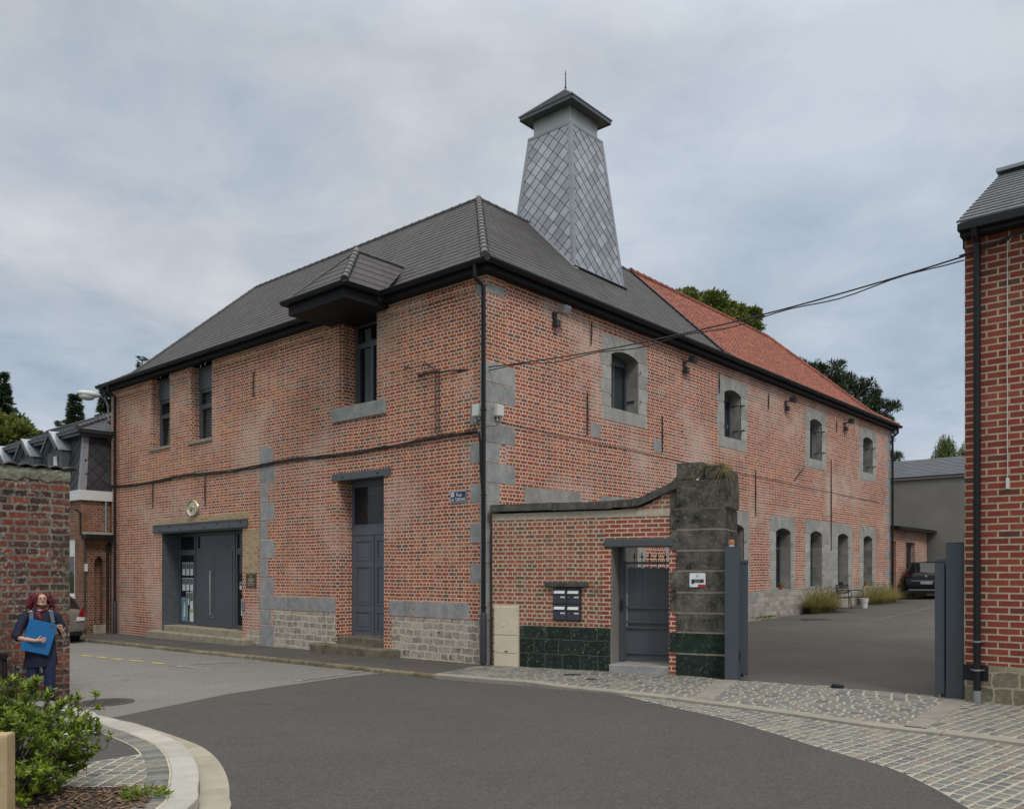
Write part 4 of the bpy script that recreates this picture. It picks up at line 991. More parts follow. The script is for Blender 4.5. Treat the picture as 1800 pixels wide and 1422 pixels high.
gutter_seg(q, (xf - .04, ya - .05, 8.5), (xf - .04, yb + .05, 8.5)); gutter_seg(q, (-.32, ya - .03, 8.5), (xf - .04, ya - .03, 8.5)); gutter_seg(q, (xf - .04, yb + .03, 8.5), (-.32, yb + .03, 8.5)); q.build('gutter', 'gutter', CN, smooth=40)
# ---------------- zinc tower
TW = thing('chimney_tower', (0, 0, 0), 0, None, None); TW.parent = BB
uc, sc, ht, hb, zt, zb = 3.66, 7.52, .80, 1.27, 15.22, 10.82
def half(z): return ht + (hb - ht) * (zt - z) / (zt - zb)
core = MB(); zz0 = 9.6
core.hexa([(sc + i * half(zz0) * .985, uc + j * half(zz0) * .985, zz0) for i, j in ((-1, -1), (1, -1), (1, 1), (-1, 1))] + [(sc + i * half(zt) * .985, uc + j * half(zt) * .985, zt) for i, j in ((-1, -1), (1, -1), (1, 1), (-1, 1))])
core.build('tower_core', 'anthD', TW)
def clip(poly, a, b, c):                  # keep a*x+b*y+c>=0
    out = []
    for i in range(len(poly)):
        p, q = poly[i], poly[(i + 1) % len(poly)]; dp, dq = a * p[0] + b * p[1] + c, a * q[0] + b * q[1] + c
        if dp >= 0: out.append(p)
        if (dp >= 0) != (dq >= 0): s_ = dp / (dp - dq); out.append((p[0] + (q[0] - p[0]) * s_, p[1] + (q[1] - p[1]) * s_))
    return out
random.seed(8)
for face in range(4):
    sh = MB(); dx, dz = .205, .205
    for r in range(int((zt - zz0) / dz) + 3):
        for cidx in range(-9, 10):
            cx_ = cidx * dx * 2 + (r % 2) * dx; cz = zz0 + r * dz
            g_ = .010
            poly = [(cx_, cz - dz + g_), (cx_ + dx - g_, cz), (cx_, cz + dz - g_), (cx_ - dx + g_, cz)]
            k = (hb - ht) / (zt - zb)
            # |x| <= half(z)-.05
            poly = clip(poly, -1, -k, ht + k * zt - .07); poly = clip(poly, 1, -k, ht + k * zt - .07) if poly else poly
            poly = clip(poly, 0, -1, zt - .06) if len(poly) > 2 else []; poly = clip(poly, 0, 1, -zz0) if len(poly) > 2 else []
            if len(poly) < 3: continue
            tx, tz = random.uniform(-.03, .03), random.uniform(-.02, .02)
            vs = []; 
            for x, z in poly:
                off = .006 + .020 * (cz + dz - z) / (2 * dz) + tx * (x - cx_) * .25 + tz * (z - cz) * .2
                h = half(z) + off
                v = [(x, -h), (h, x), (-x, h), (-h, -x)][face]
                vs.append((sc + v[0], uc + v[1], z))
            sh.add(vs, [tuple(range(len(vs)))])
    sh.build('zinc_shingles', 'zinc', TW, fix=False)
q = MB()
for i, j in ((-1, -1), (1, -1), (1, 1), (-1, 1)):
    h0, h1 = half(zz0) + .012, half(zt) + .012
    q.hexa([(sc + i * (h0 + dx_), uc + j * (h0 + dy_), zz0) for dx_, dy_ in ((-.10, -.10), (.012, -.10), (.012, .012), (-.10, .012))] + [(sc + i * (h1 + dx_), uc + j * (h1 + dy_), zt) for dx_, dy_ in ((-.10, -.10), (.012, -.10), (.012, .012), (-.10, .012))])
h1 = half(zt) + .03; q.box(sc - h1, sc + h1, uc - h1, uc + h1, zt - .05, zt + .03)
q.build('corner_trim', 'zincT', TW)
q = MB(); h = .70; q.box(sc - h, sc + h, uc - h, uc + h, zt + .03, zt + .66); q.build('louvre_box', 'steel', TW, bevel=.01)
q = MB(); hh = .99; ze = zt + .60
q.box(sc - hh + .04, sc + hh - .04, uc - hh + .04, uc + hh - .04, ze - .03, ze + .0)
for i, (a, b) in enumerate((((-1, -1), (1, -1)), ((1, -1), (1, 1)), ((1, 1), (-1, 1)), ((-1, 1), (-1, -1)))): q.bar((sc + a[0] * hh, uc + a[1] * hh, ze + .02), (sc + b[0] * hh, uc + b[1] * hh, ze + .02), .05, .12)
q.build('cap_fascia', 'anth', TW)
q = MB(); random.seed(5); ap = (sc, uc, ze + .98)
cr = [(sc - hh - .04, uc - hh - .04, ze + .075), (sc + hh + .04, uc - hh - .04, ze + .075), (sc + hh + .04, uc + hh + .04, ze + .075), (sc - hh - .04, uc + hh + .04, ze + .075)]
for i in range(4): quadslates(q, cr[i], cr[(i + 1) % 4], ap, ap, 8, .25)
q.build('cap_slates', 'slateN', TW, fix=False)
q = MB()
for i in range(4): q.tube([cr[i], (ap[0], ap[1], ap[2] + .02)], .03, 6)
q.build('cap_hips', 'zincT', TW)
q = MB(); q.lathe([(.05, ap[2] - .05), (.035, ap[2] + .08), (.02, ap[2] + .12), (.012, ap[2] + .55), (.002, ap[2] + .63)], (sc, uc, 0), 8); q.box(sc - .03, sc + .02, uc - .01, uc + .01, ap[2] + .48, ap[2] + .51); q.build('finial', 'rust', TW)
q = MB()
for t0_ in range(8): pass
zB = lambda a: zp((a + EV) / 4.45)
for a in [2.2 + i * .25 for i in range(8)]: q.bar((sc - half(zB(a)) - .05, a, zB(a) + .03), (sc - half(zB(a + .25)) - .05, a + .25, zB(a + .25) + .03), .16, .02)
al = uc - half(10.85) - .06; q.bar((sc - half(10.8) - .1, al, zB(al) + .035), (sc + half(10.8) + .1, al, zB(al) + .035), .16, .02)
q.build('tower_flashing', 'zincT', TW)
# iron wall ties
q = MB()
def tie(f, u, z0, z1, hook=True, lean=0):
    q.tube([f(u, -.03, z0), f(u + lean * .5, -.035, (z0 + z1) / 2), f(u + lean, -.03, z1)], [.014, .022, .014], 6)
    if hook: q.tube([f(u - .07, -.03, z1), f(u, -.04, z1 - .03), f(u + .07, -.03, z1)], .014, 6); q.tube([f(u - .07, -.03, z0), f(u, -.04, z0 + .03), f(u + .07, -.03, z0)], .014, 6)
tie(fA, 8.95, 6.92, 7.6); tie(fA, 14.95, 4.08, 4.95, False); tie(fA, 11.6, 3.95, 4.9, False)
tie(fB, 3.6, 5.3, 6.37, False); tie(fB, 7.1, 5.25, 6.27, False); tie(fB, 19.53, 2.77, 6.29, False); tie(fB, 12.92, 3.77, 5.3, False); tie(fB, 3.75, 7.55, 8.1, False, .03); tie(fB, 10.4, 7.4, 8.0, False); tie(fB, 13.9, 7.4, 7.95, False); tie(fB, 20.1, 7.4, 7.9, False)
tie(fB, 16.0, 5.2, 5.75, False, .9)
q.tube([fA(2.6, -.02, 6.74), fA(2.3, -.10, 6.66)], .018, 6)
each(q, 'wall_tie', 'rust', BB)
# ================================================================ things fixed to the building
def on_A(a, z, out=0): return wc(-out, a, z)
def on_B(b, z, out=0): return wc(b, -out, z)
# frame for fittings: local x to the right along the street front as you face it, local y into the wall
RA = ROT - math.pi / 2 + math.pi         # placeholder, replaced below
RA = math.atan2(-dA.y, -dA.x)            # local +x = towards the corner, +y = into wall
sg = thing('street_sign', on_A(.82, 3.615, .012), RA, 'dark blue enamel street name sign with white letters near the building corner', 'street sign')
q = MB(); q.box(-.245, .245, -.006, .006, -.128, .128)
M['navy'] = plain('navy enamel', (.012, .025, .10), .25, var=.1, vs=8, bump=0); M['enamelW'] = plain('white enamel', (.75, .76, .78), .3, var=.05, bump=0)
q.build('plate', 'navy', sg, bevel=.004)
q = MB()
for x0, x1, z0, z1 in ((-.24, .24, .117, .124), (-.24, .24, -.124, -.117), (-.24, -.233, -.117, .117), (.233, .24, -.117, .117)): q.box(x0, x1, -.009, -.006, z0, z1)
q.build('border', 'enamelW', sg)
text('Rue', .11, 'enamelW', sg, (.02, -.010, .045), (R(90), 0, 0)); text('de TURENNE', .105, 'enamelW', sg, (.0, -.010, -.06), (R(90), 0, 0), sx=.70)
q = MB(); q.box(-.215, -.135, -.009, -.006, .01, .105); q.build('emblem', 'enamelW', sg)
q = MB(); q.lathe([(.026, -.0105), (.026, -.009)], (-.175, 0, .06), 16, 'y'); q.build('emblem_ring', 'navy', sg); q = MB(); q.lathe([(.017, -.0115), (.017, -.0105)], (-.175, 0, .06), 16, 'y'); q.build('emblem_disc', 'enamelW', sg)
# gilt oval medallion
md = thing('medallion', on_A(12.32, 3.93, .03), RA, 'shiny gilt oval medallion with a seated figure in relief above the wide entrance', 'medallion')
q = MB(); prof = [(.0001, -.005), (.78, -.012), (.82, -.035), (.9, -.045), (.97, -.03), (1, .0), (1, .03)]
q.lathe(prof[::-1], (0, 0, 0), 40, 'y')
q.build('disc', 'brass', md, smooth=50, xf=Matrix.Diagonal((.35, 1, .265, 1)))
q = MB()
q.ball((.06, -.02, .085), (.035, .02, .038)); q.ball((.04, -.02, .02), (.055, .03, .07)); q.tube([(.04, -.03, -.02), (-.06, -.035, -.03), (-.08, -.03, -.10)], [.035, .03, .02], 8); q.tube([(.02, -.03, .05), (-.09, -.03, .02), (-.13, -.03, .06)], [.02, .016, .012], 8)
q.box(-.0, .12, -.03, -.005, -.11, -.02); q.box(-.17, .19, -.03, -.005, -.135, -.11); q.tube([(-.15, -.02, -.1), (-.15, -.02, .1)], .012, 6)
for k in range(26):
    a = 2 * math.pi * k / 26; q.ball((math.cos(a) * .30, -.035, math.sin(a) * .228), .008, 6, 4)
q.build('relief_figure', 'brass', md, smooth=60)
# bronze plaque
pq = thing('wall_plaque', on_A(9.09, 1.72, .012), RA, 'small bronze name plaque on buff brick right of the wide entrance', 'plaque')
q = MB(); q.box(-.26, .26, -.008, .01, -.2, .2); q.build('plate', 'brassD', pq, bevel=.003)
q = MB()
for i, (hw, z) in enumerate(((.05, .12), (.14, .06), (.17, .02), (.12, -.02), (.18, -.07), (.15, -.12))): q.box(-hw, hw, -.0095, -.008, z - .009, z + .009)
q.box(-.235, .235, -.0095, -.008, .175, .18); q.box(-.235, .235, -.0095, -.008, -.18, -.175)
q.build('engraving', 'brass', pq)
# doorbell panel on right jamb
ip = thing('intercom', on_A(9.50, 1.02, .02), RA, 'small grey intercom panel on the brick jamb beside the wide entrance', 'intercom')
q = MB(); q.box(-.06, .06, -.02, .02, -.14, .14); q.build('housing', 'galv', ip, bevel=.008)
q = MB(); q.lathe([(.018, -.028), (.018, -.02)], (0, 0, -.04), 12, 'y'); q.box(-.03, .03, -.024, -.02, .03, .08); q.build('button', 'anthD', ip)
# notices in the glass
M['paperW'] = plain('white notice paper', (.62, .66, .68), .6, var=.05, bump=0); M['poster'] = plain('pale teal poster', (.18, .30, .33), .5, var=.35, vs=5, bump=0); M['photoG'] = plain('photo print', (.10, .13, .12), .5, var=.8, vs=22, bump=0); M['paperG'] = plain('green banded notice', (.30, .42, .14), .6, var=.1, bump=0)
def notice(a, z, w_, h_, style, label):
    o = thing('notice', on_A(a, z, -.583), RA, label, 'notice', 'notices behind the entrance glass')
    q = MB(); q.box(-w_ / 2, w_ / 2, .0, .004, -h_ / 2, h_ / 2); q.build('paper', 'poster' if style == 'p' else 'paperW', o)
    q = MB()
    if style == 'a': q.box(-w_ * .42, w_ * .42, -.002, .0, .0, h_ * .44)
    elif style == 'p': q.ball((0, .0, h_ * .28), (.02, .003, .03), 10, 6); q.prism([(-.05, 0, h_ * .2), (.03, 0, h_ * .22), (.02, 0, -h_ * .3), (-.08, 0, -h_ * .32)], (0, -.002, 0))
    elif style == 'g': q.box(-w_ * .5, w_ * .5, -.002, .0, h_ * .3, h_ * .5)
    q.build('printed_picture', {'a': 'photoG', 'p': 'paperW', 'g': 'paperG'}[style], o)
names = {0: 'left', 1: 'middle', 2: 'right'}
for r in range(2):
    for c_ in range(3): notice(14.06 - c_ * .255, 2.06 - r * .50, .19, .42, 'a', f"white notice with photo, {names[c_]} one in the {('top', 'second')[r]} row of the left sidelight")
notice(13.81, 1.10, .19, .42, 'a', 'white notice with photo, third row middle of the left sidelight'); notice(13.555, 1.02, .19, .6, 'a', 'long white notice under the right column of the left sidelight')
notice(14.0, .74, .42, .78, 'p', 'teal poster with pale figure low in the left sidelight'); notice(13.56, .50, .24, .5, 'g', 'green banded notice at the bottom right of the left sidelight')
notice(10.62, 1.55, .12, .22, 'a', 'small pale notice high in the right sidelight'); notice(10.5, .9, .2, .5, 'a', 'larger pale notice low in the right sidelight')
# junction boxes
for i, (p, rz, lb) in enumerate(((on_A(.21, 5.42, .06), RA, 'off white junction box left of the corner downpipe'), (on_B(.33, 5.44, .06), RA + R(90), 'off white junction box right of the corner downpipe'))):
    o = thing('junction_box', p, rz, lb, 'junction box', 'junction boxes on the corner')
    q = MB(); q.box(-.11, .11, -.06, .06, -.13, .13); q.build('housing', 'plastic', o, bevel=.02)
    q = MB(); q.box(-.095, .095, -.066, -.06, -.11, .11); q.build('lid', 'plastic', o, bevel=.004)
    q = MB(); q.tube([(-.05, 0, -.13), (-.05, 0, -.22)], .014, 8); q.tube([(.05, 0, -.13), (.05, 0, -.19)], .016, 8); each(q, 'cable_gland', 'white', o)
# floodlights
for i, (b, z, lb) in enumerate(((2.3, 7.95, 'black floodlight under the eaves nearest the corner'), (8.3, 7.93, 'black floodlight under the eaves between first and second upper windows'), (15.3, 7.85, 'black floodlight under the eaves left of the third upper window'), (20.95, 7.85, 'black floodlight under the eaves left of the last upper window'))):
    o = thing('floodlight', on_B(b, z, 0), RA + R(90), lb, 'floodlight', 'floodlights under the eaves')
    q = MB(); q.box(-.06, .06, -.05, 0, -.08, .06); q.tube([(0, -.04, 0), (0, -.16, .06), (.05, -.25, .10)], .02, 8); q.build('bracket', 'anthD', o)
    q = MB(); q.hexa([(-.05, -.34, -.02), (.18, -.34, -.02), (.18, -.16, .02), (-.05, -.16, .02), (-.05, -.40, .16), (.18, -.40, .16), (.18, -.2, .20), (-.05, -.2, .20)]); q.build('lamp_head', 'galv' if i == 0 else 'anthD', o, bevel=.012)
    q = MB(); q.box(-.08, .07, -.16, -.03, -.28, -.12); q.build('sensor_box', 'anthD', o, bevel=.015)
# cables on the street front
def sag(a, b, s_, n=24): a, b = Vector(a), Vector(b); return [a.lerp(b, i / n) - Vector((0, 0, s_ * 4 * (i / n) * (1 - i / n))) for i in range(n + 1)]
random.seed(12)
cb = MB()
for k in range(4):
    pts = []; 
    for i in range(60):
        a = 18.0 - i * 17.75 / 59; z = 4.90 + .035 * math.sin(a * 1.1) - .12 * math.exp(-((a - 9.5) / 1.6) ** 2) * 0 + .02 * k + random.uniform(-.012, .012)
        if a < 5: z += .05 * (5 - a) / 5
        pts.append(wc(-.03 - .014 * (k % 2), a, z - (0.07 if k == 3 and a < 3.2 else 0)))
    cb.tube(pts, .013, 6)
pts = [wc(-.035, .28, 4.97), wc(-.035, .2, 4.93), wc(-.035, .16, 4.75), wc(-.035, .15, 4.2), wc(-.03, .10, 3.6), wc(-.04, .09, 3.3)]
cb.tube(pts, .014, 6); cb.tube([p + Vector((.02, 0, 0)) for p in pts], .012, 6)
tag(cb.build('wall_cable', 'cable', smooth=1), 'thick black cable bundle strung across the street front at mid height', 'cable')
cb = MB(); cb.tube([wc(-.035, 1.52, 6.50)] + [wc(-.035, 1.52 + random.uniform(-.015, .015), 6.4 - i * .16) for i in range(9)] + [wc(-.04, 1.35, 4.98)], .012, 6)
cb.tube([wc(-.035, 1.40, 6.50)] + [wc(-.035, 1.40 + random.uniform(-.015, .015), 6.4 - i * .16) for i in range(9)] + [wc(-.04, 1.25, 4.98)], .010, 6)
for k in range(3): cb.tube([wc(-.05, 1.45, 6.46), wc(-.12, 1.7 + .05 * k, 6.62 + .05 * k), wc(-.06, 1.95, 6.68 - .04 * k)], .010, 6)
cb.tube([wc(-.02, 2.1, 6.46), wc(-.12, 1.6, 6.44), wc(-.1, 1.5, 6.44)], .025, 6)
tag(cb.build('drop_cable', 'cable', smooth=1), 'pair of black cables dropping down the wall from the overhead line bracket', 'cable')
cb = MB(); cb.tube([wc(-.06, .26, 5.2), wc(-.10, .38, 5.05), wc(-.05, .62, 4.98)], .008, 6); cb.tube([wc(-.06, .16, 5.22), wc(-.1, .28, 5.03), wc(-.05, .55, 4.98)], .010, 6); cb.tube([wc(.28, -.07, 5.2), wc(.12, -.2, 5.08), wc(-.2, -.1, 5.02), wc(-.22, .15, 5.0), wc(-.05, .6, 4.97)], .007, 6)
tag(cb.build('box_lead', 'cable', smooth=1), 'thin black leads looping from the junction boxes to the cable bundle', 'cable')
cb = MB(); cb.tube([wc(.5, -.02, 5.22)] + [wc(.5 + i * 1.3, -.02, 5.2 - .012 * i + random.uniform(-.01, .01)) for i in range(1, 20)], .007, 5)
tag(cb.build('courtyard_cable', 'cable'), 'thin cable running level along the courtyard brickwork', 'cable')
RHX, RHY = 6.958, 13.0
pa, pb = wc(-.1, 1.5, 6.44), Vector((RHX - .05, RHY - .08, 6.80))
cb = MB(); cb.tube(sag(pa, pb, .30, 40), .013, 6); cb.tube([p + Vector((0, 0, -.03 + .03 * math.sin(i * .9))) for i, p in enumerate(sag(pa, pb, .33, 40))], .010, 6)
tag(cb.build('overhead_cable', 'cable', smooth=1), 'twin black overhead cables sagging from the malthouse to the right hand house', 'cable')
# ================================================================ GARDEN WALL with pedestrian gate
WR = math.atan2(-.4325, .902)
GW = thing('garden_wall', (CX, CY, 0), WR, 'low red brick garden wall with dark swept coping between the malthouse corner and black stone pillar', 'wall')
fW = lambda u, d, z: (u, d, z)
w = MB(); wall(w, fW, .14, 4.12, -.4, 3.2, .6, [(2.795, 3.956, -.5, 2.47), (1.547, 2.157, .985, 1.65)])
w.prism([(3.0, .001, 3.19), (4.12, .001, 3.19), (4.12, .001, 3.62), (3.85, .001, 3.47), (3.6, .001, 3.32), (3.4, .001, 3.24), (3.0, .001, 3.22)], (0, .598, 0))
w.box(1.55, 2.15, .3, .59, .99, 1.64)
w.build('wall', 'brickW', GW)
q = MB(); q.box(.14, 3.98, -.003, .02, 3.06, 3.2); q.build('mortar_course', 'mortar', GW)
# new brick infill above the gate
q = MB(); q.box(2.66, 3.99, -.004, .03, 2.63, 3.05); q.box(2.62, 2.79, -.004, .03, .9, 2.46); q.box(3.958, 4.12, -.004, .03, -.1, 2.46); each(q, 'brick_infill', 'brickN2', GW)
cpz = lambda t: 3.24 if t < 3.3 else 3.24 + .33 * min(1, (t - 3.3) / .8) ** 1.1
random.seed(41); q = MB(); joints = [.12, .34, 1.55, 2.85, 4.14]
for a, b in zip(joints, joints[1:]):
    n = 10; a += .008; b -= .008; hz = random.uniform(-.01, .01)
    for j in range(n):
        t0, t1 = a + (b - a) * j / n, a + (b - a) * (j + 1) / n; z0, z1 = cpz(t0) + hz, cpz(t1) + hz; y = -.085; th = .185
        ln = random.uniform(-.006, .006)
        q.hexa([(t0, y, z0), (t1, y, z1), (t1, .68, z1), (t0, .68, z0), (t0, y, z0 + th * .8 + ln), (t1, y, z1 + th * .8 + ln), (t1, .68, z1 + th), (t0, .68, z0 + th)])
q.build('coping', 'coping', GW)
q = MB(); q.box(.80, 2.772, -.02, .03, -.3, .86); q.build('painted_plinth', 'greenJ', GW)
q = MB(); q.box(2.775, 2.797, -.002, .6, -.3, 2.47); q.build('rendered_jamb', 'render', GW)
q = MB(); q.box(2.65, 4.03, -.035, .1, 2.475, 2.625); q.box(2.78, 3.97, .1, .6, 2.475, 2.62); q.build('gate_lintel', 'anth', GW, bevel=.01)
q = MB(); q.box(2.78, 3.955, -.12, .62, -.3, .155); q.build('step', 'blue', GW, bevel=.012)
q = MB(); q.box(1.38, 2.315, -.10, .05, 1.675, 1.775); q.build('letter_box_hood', 'coping', GW, bevel=.015)
q = MB(); q.box(1.5, 2.2, -.006, .03, .905, .983); q.box(1.45, 2.25, -.006, .03, 1.78, 1.86); q.build('brick_sill', 'brickW', GW)
# ---------------- black stone pillar
PI = thing('stone_pillar', wc(0, 0, 0) + Vector((.902, -.4325, 0)) * 4.0, WR, 'massive soot black stone gate pillar topped with dry grass', 'pillar')
random.seed(17)
zl = [-.15, .42, .83, 1.2, 1.59, 2.0, 2.39, 2.79, 3.19, 3.96]
def rough_block(mb, x0, x1, y0, y1, z0, z1, nx_=6, nz_=3, amp=.006, top_amp=0):
    ny_ = 5
    def J(): return random.uniform(-amp, amp)
    def patch(o, du, dv, nu, nv, nrm):
        vs = [tuple(Vector(o) + Vector(du) * i / nu + Vector(dv) * j / nv + (Vector(nrm) * J() if 0 < i < nu and 0 < j < nv else Vector((0, 0, 0)))) for j in range(nv + 1) for i in range(nu + 1)]
        mb.add(vs, [(j * (nu + 1) + i, j * (nu + 1) + i + 1, (j + 1) * (nu + 1) + i + 1, (j + 1) * (nu + 1) + i) for j in range(nv) for i in range(nu)])
    X, Y, Z = x1 - x0, y1 - y0, z1 - z0
    patch((x0, y0, z0), (X, 0, 0), (0, 0, Z), nx_, nz_, (0, -1, 0)); patch((x1, y0, z0), (0, Y, 0), (0, 0, Z), ny_, nz_, (1, 0, 0))
    patch((x0, y1, z0), (X, 0, 0), (0, 0, Z), nx_, nz_, (0, 1, 0)); patch((x0, y0, z0), (0, Y, 0), (0, 0, Z), ny_, nz_, (-1, 0, 0))
    patch((x0, y0, z1), (X, 0, 0), (0, Y, 0), nx_, ny_, (0, 0, 1))
pb_ = MB(); gb_ = MB()
for i in range(len(zl) - 1):
    left = -.02 if i in (1, 3, 4, 6, 7) else .10
    if i == 8: left = .10
    x1 = 1.03 + random.uniform(-.01, .01)
    m = gb_ if i < 2 else pb_
    if i == 1: left = -.03
    if i == 8: rough_block(m, .10, 1.07, -.036, 1.15, zl[i] + .012, 3.72, 8, 5, .008); rough_block(m, .11, .62, -.015, 1.13, 3.73, 4.06, 4, 2, .012); rough_block(m, .64, .98, -.0, 1.13, 3.73, 3.99, 3, 2, .015); rough_block(m, .985, 1.06, .15, 1.13, 3.73, 3.93, 2, 2, .012)
    elif random.random() < .0: pass
    else: rough_block(m, left, x1, -.026, 1.15, zl[i] + .019, zl[i + 1] - .014, 7, 3, .008)
pb_.build('stone_blocks', 'black', PI, smooth=40, bevel=.012, fix=True); gb_.build('painted_blocks', 'green', PI, smooth=40, bevel=.012)
q = MB(); q.box(.11, 1.02, -.010, 1.14, -.15, 3.72); q.build('mortar_core', 'mortar', PI)
q = MB(); q.hexa([(-.30, -.012, 3.40), (.10, -.012, 3.62), (.10, .6, 3.62), (-.3, .6, 3.40), (-.28, -.012, 3.41), (.10, -.012, 3.80), (.10, .6, 3.80), (-.28, .6, 3.41)]); q.box(-.02, .105, -.012, .6, 3.19, 3.62); q.build('shoulder_stone', 'black', PI)
M['dry'] = leafmat('dry grass blades', (.22, .17, .06), (.36, .29, .12), (.16, .17, .05), .3, .7)
def blades(mb, c, n, L, spread, w=.006, lean=.5, base_r=.1, droop=.4, seg=4, ys=1):
    for _ in range(n):
        a = random.uniform(0, 6.283); r = base_r * math.sqrt(random.random()); p = Vector((c[0] + r * math.cos(a), c[1] + r * math.sin(a) * ys, c[2]))
        a2 = a + random.uniform(-.8, .8); l = L * random.uniform(.5, 1.1); o = Vector((math.cos(a2), math.sin(a2), 0)); sd_ = Vector((-o.y, o.x, 0)) * w; ln = lean * random.uniform(.1, 1.2)
        vs = []
        for i in range(seg + 1):
            t_ = i / seg; q_ = p + o * (l * ln * t_ ** 1.5) + Vector((0, 0, l * (t_ - droop * t_ * t_ * ln)))
            ww = 1 - t_ * .85; vs += [q_ - sd_ * ww, q_ + sd_ * ww]
        mb.add(vs, [(2 * i, 2 * i + 1, 2 * i + 3, 2 * i + 2) for i in range(seg)])
random.seed(6); q = MB()
for i in range(14): blades(q, (random.uniform(.45, 1.05), random.uniform(.0, .35), 3.98 if i % 2 else 3.9), 26, .26, 0, .004, 1.6, .08, 1.0)
for i in range(5): blades(q, (.98 + random.uniform(-.04, .05), -.04, 3.85), 22, .34, 0, .004, 1.5, .05, 1.8)
for x in (.30, .42, .50): blades(q, (x, -.05, 3.78), 7, .3, 0, .004, .8, .02, 3.2)
q.build('dry_grass', 'dry', PI, fix=False)
q = MB(); q.ball((.52, -.05, 3.72), (.025, .02, .022), 8, 6); q.build('white_stone', 'white', PI)
# ---------------- pedestrian gate
PG = thing('garden_gate', wc(0, 0, 0) + Vector((.902, -.4325, 0)) * 2.80, WR, 'grey plank garden gate with arrowhead spikes in the brick wall', 'gate')
y0 = .46
q = MB(); q.box(.0, .09, y0, y0 + .1, .16, 2.47); q.box(.09, .13, y0 + .03, y0 + .09, .2, 2.2); q.box(1.11, 1.15, y0 + .03, y0 + .09, .2, 2.47); q.build('gate_frame', 'anth', PG, bevel=.005)
q = MB()
for z0, z1 in ((2.13, 2.18), (1.24, 1.29), (.95, .985), (.84, .875), (.33, .36)): q.box(.13, 1.11, y0 + .02, y0 + .06, z0, z1)
each(q, 'rail', 'anth', PG)
for i in range(6):
    x0, x1 = .155 + i * .159, .155 + (i + 1) * .159 - .004
    n = 6; c_ = (x0 + x1) / 2; h = (x1 - x0) / 2
    poly = [(x0, y0 + .062, 1.0), (x1, y0 + .062, 1.0), (x1, y0 + .062, 2.03)] + [(c_ + h * math.cos(math.pi * k / n), y0 + .062, 2.03 + .045 * math.sin(math.pi * k / n)) for k in range(1, n)] + [(x0, y0 + .062, 2.03)]
    poly = [(a_, b_, .865) if abs(c2 - 1.0) < 1e-6 else (a_, b_, c2) for a_, b_, c2 in poly]; m = MB(); m.prism(poly, (0, .02, 0)); m.build('plank', 'anth', PG)
q = MB(); q.box(.14, 1.11, y0 + .06, y0 + .075, .36, .84); q.box(.14, 1.11, y0 + .062, y0 + .074, .2, .33); each(q, 'lower_panel', 'anth', PG)
for i in range(6):
    x = .155 + (i + 1) * .159 - .006; m = MB(); m.tube([(x, y0 + .04, 2.0), (x, y0 + .04, 2.26)], .008, 8)
    m.lathe([(.008, 2.24), (.022, 2.275), (.014, 2.30), (.002, 2.38)], (x, y0 + .04, 0), 8); m.tube([(x - .03, y0 + .04, 2.285), (x - .012, y0 + .04, 2.26), (x + .012, y0 + .04, 2.26), (x + .03, y0 + .04, 2.285)], .006, 6); m.build('spike', 'anthD', PG)
q = MB(); q.box(.035, .085, y0 - .015, y0, 1.18, 1.42); q.tube([(.06, y0 - .01, 1.36), (.06, y0 - .07, 1.36), (.17, y0 - .07, 1.35)], .012, 8); q.build('handle', 'anthD', PG)
# ---------------- letter boxes
LB = thing('letter_boxes', wc(0, 0, 0) + Vector((.902, -.4325, 0)) * 1.852, WR, 'block of four dark grey letter boxes with white flaps in the garden wall', 'letter boxes')
q = MB(); q.box(-.30, .30, -.035, .2, .99, 1.645); q.build('casing', 'anthD', LB, bevel=.004)
M['lbx'] = plain('letter box grey', (.045, .05, .065), .4, var=.1, vs=5, bump=0); M['alu'] = plain('white aluminium', (.60, .60, .61), .35, .2, var=.05, vs=5, bump=0)
for i in (0, 1):
    for j in (0, 1):
        x0, x1 = (-.285, -.012) if i == 0 else (.012, .285); z0, z1 = (1.005, 1.31) if j == 0 else (1.33, 1.635)
        m = MB(); m.box(x0, x1, -.05, -.035, z0, z1); d = m.build('box_door', 'lbx', LB, bevel=.003)
        m = MB(); m.hexa([(x0 + .015, -.075, z1 - .10), (x1 - .025, -.075, z1 - .10), (x1 - .025, -.045, z1 - .045), (x0 + .015, -.045, z1 - .045), (x0 + .015, -.08, z1 - .095), (x1 - .025, -.08, z1 - .095), (x1 - .025, -.05, z1 - .04), (x0 + .015, -.05, z1 - .04)]); m.build('flap', 'alu', d)
        m = MB(); m.box(x0 + .15, x1 - .02, -.054, -.05, z0 + .12, z0 + .15); m.build('name_plate', 'white', d)
        m = MB(); m.lathe([(.008, -.056), (.008, -.05)], (x0 + .04, 0, z0 + .135), 10, 'y'); m.build('lock', 'galv', d)
# ---------------- utility cabinet
UC = thing('utility_cabinet', wc(0, 0, 0) + Vector((.902, -.4325, 0)) * .49, WR, 'cream coloured utility cabinet of two stacked doors beside the corner downpipe', 'cabinet')
q = MB(); q.box(-.285, .285, -.06, .1, -.1, 1.27); q.build('housing', 'cream', UC, bevel=.006)
for z0, z1, n_ in ((.66, 1.25, 0), (.28, .64, 1), (-.05, .265, 2)):
    m = MB(); m.box(-.268, .268, -.075, -.06, z0, z1); d = m.build('cabinet_door' if n_ < 2 else 'base_panel', 'cream', UC, bevel=.006)
    if n_ == 0: m = MB(); m.lathe([(.04, -.082), (.045, -.075)], (-.06, 0, .86), 16, 'y'); m.build('dial_cover', 'cream', d)
    if n_ == 1: m = MB(); m.box(-.02, .05, -.08, -.075, .30, .325); m.build('latch', 'anthD', d)
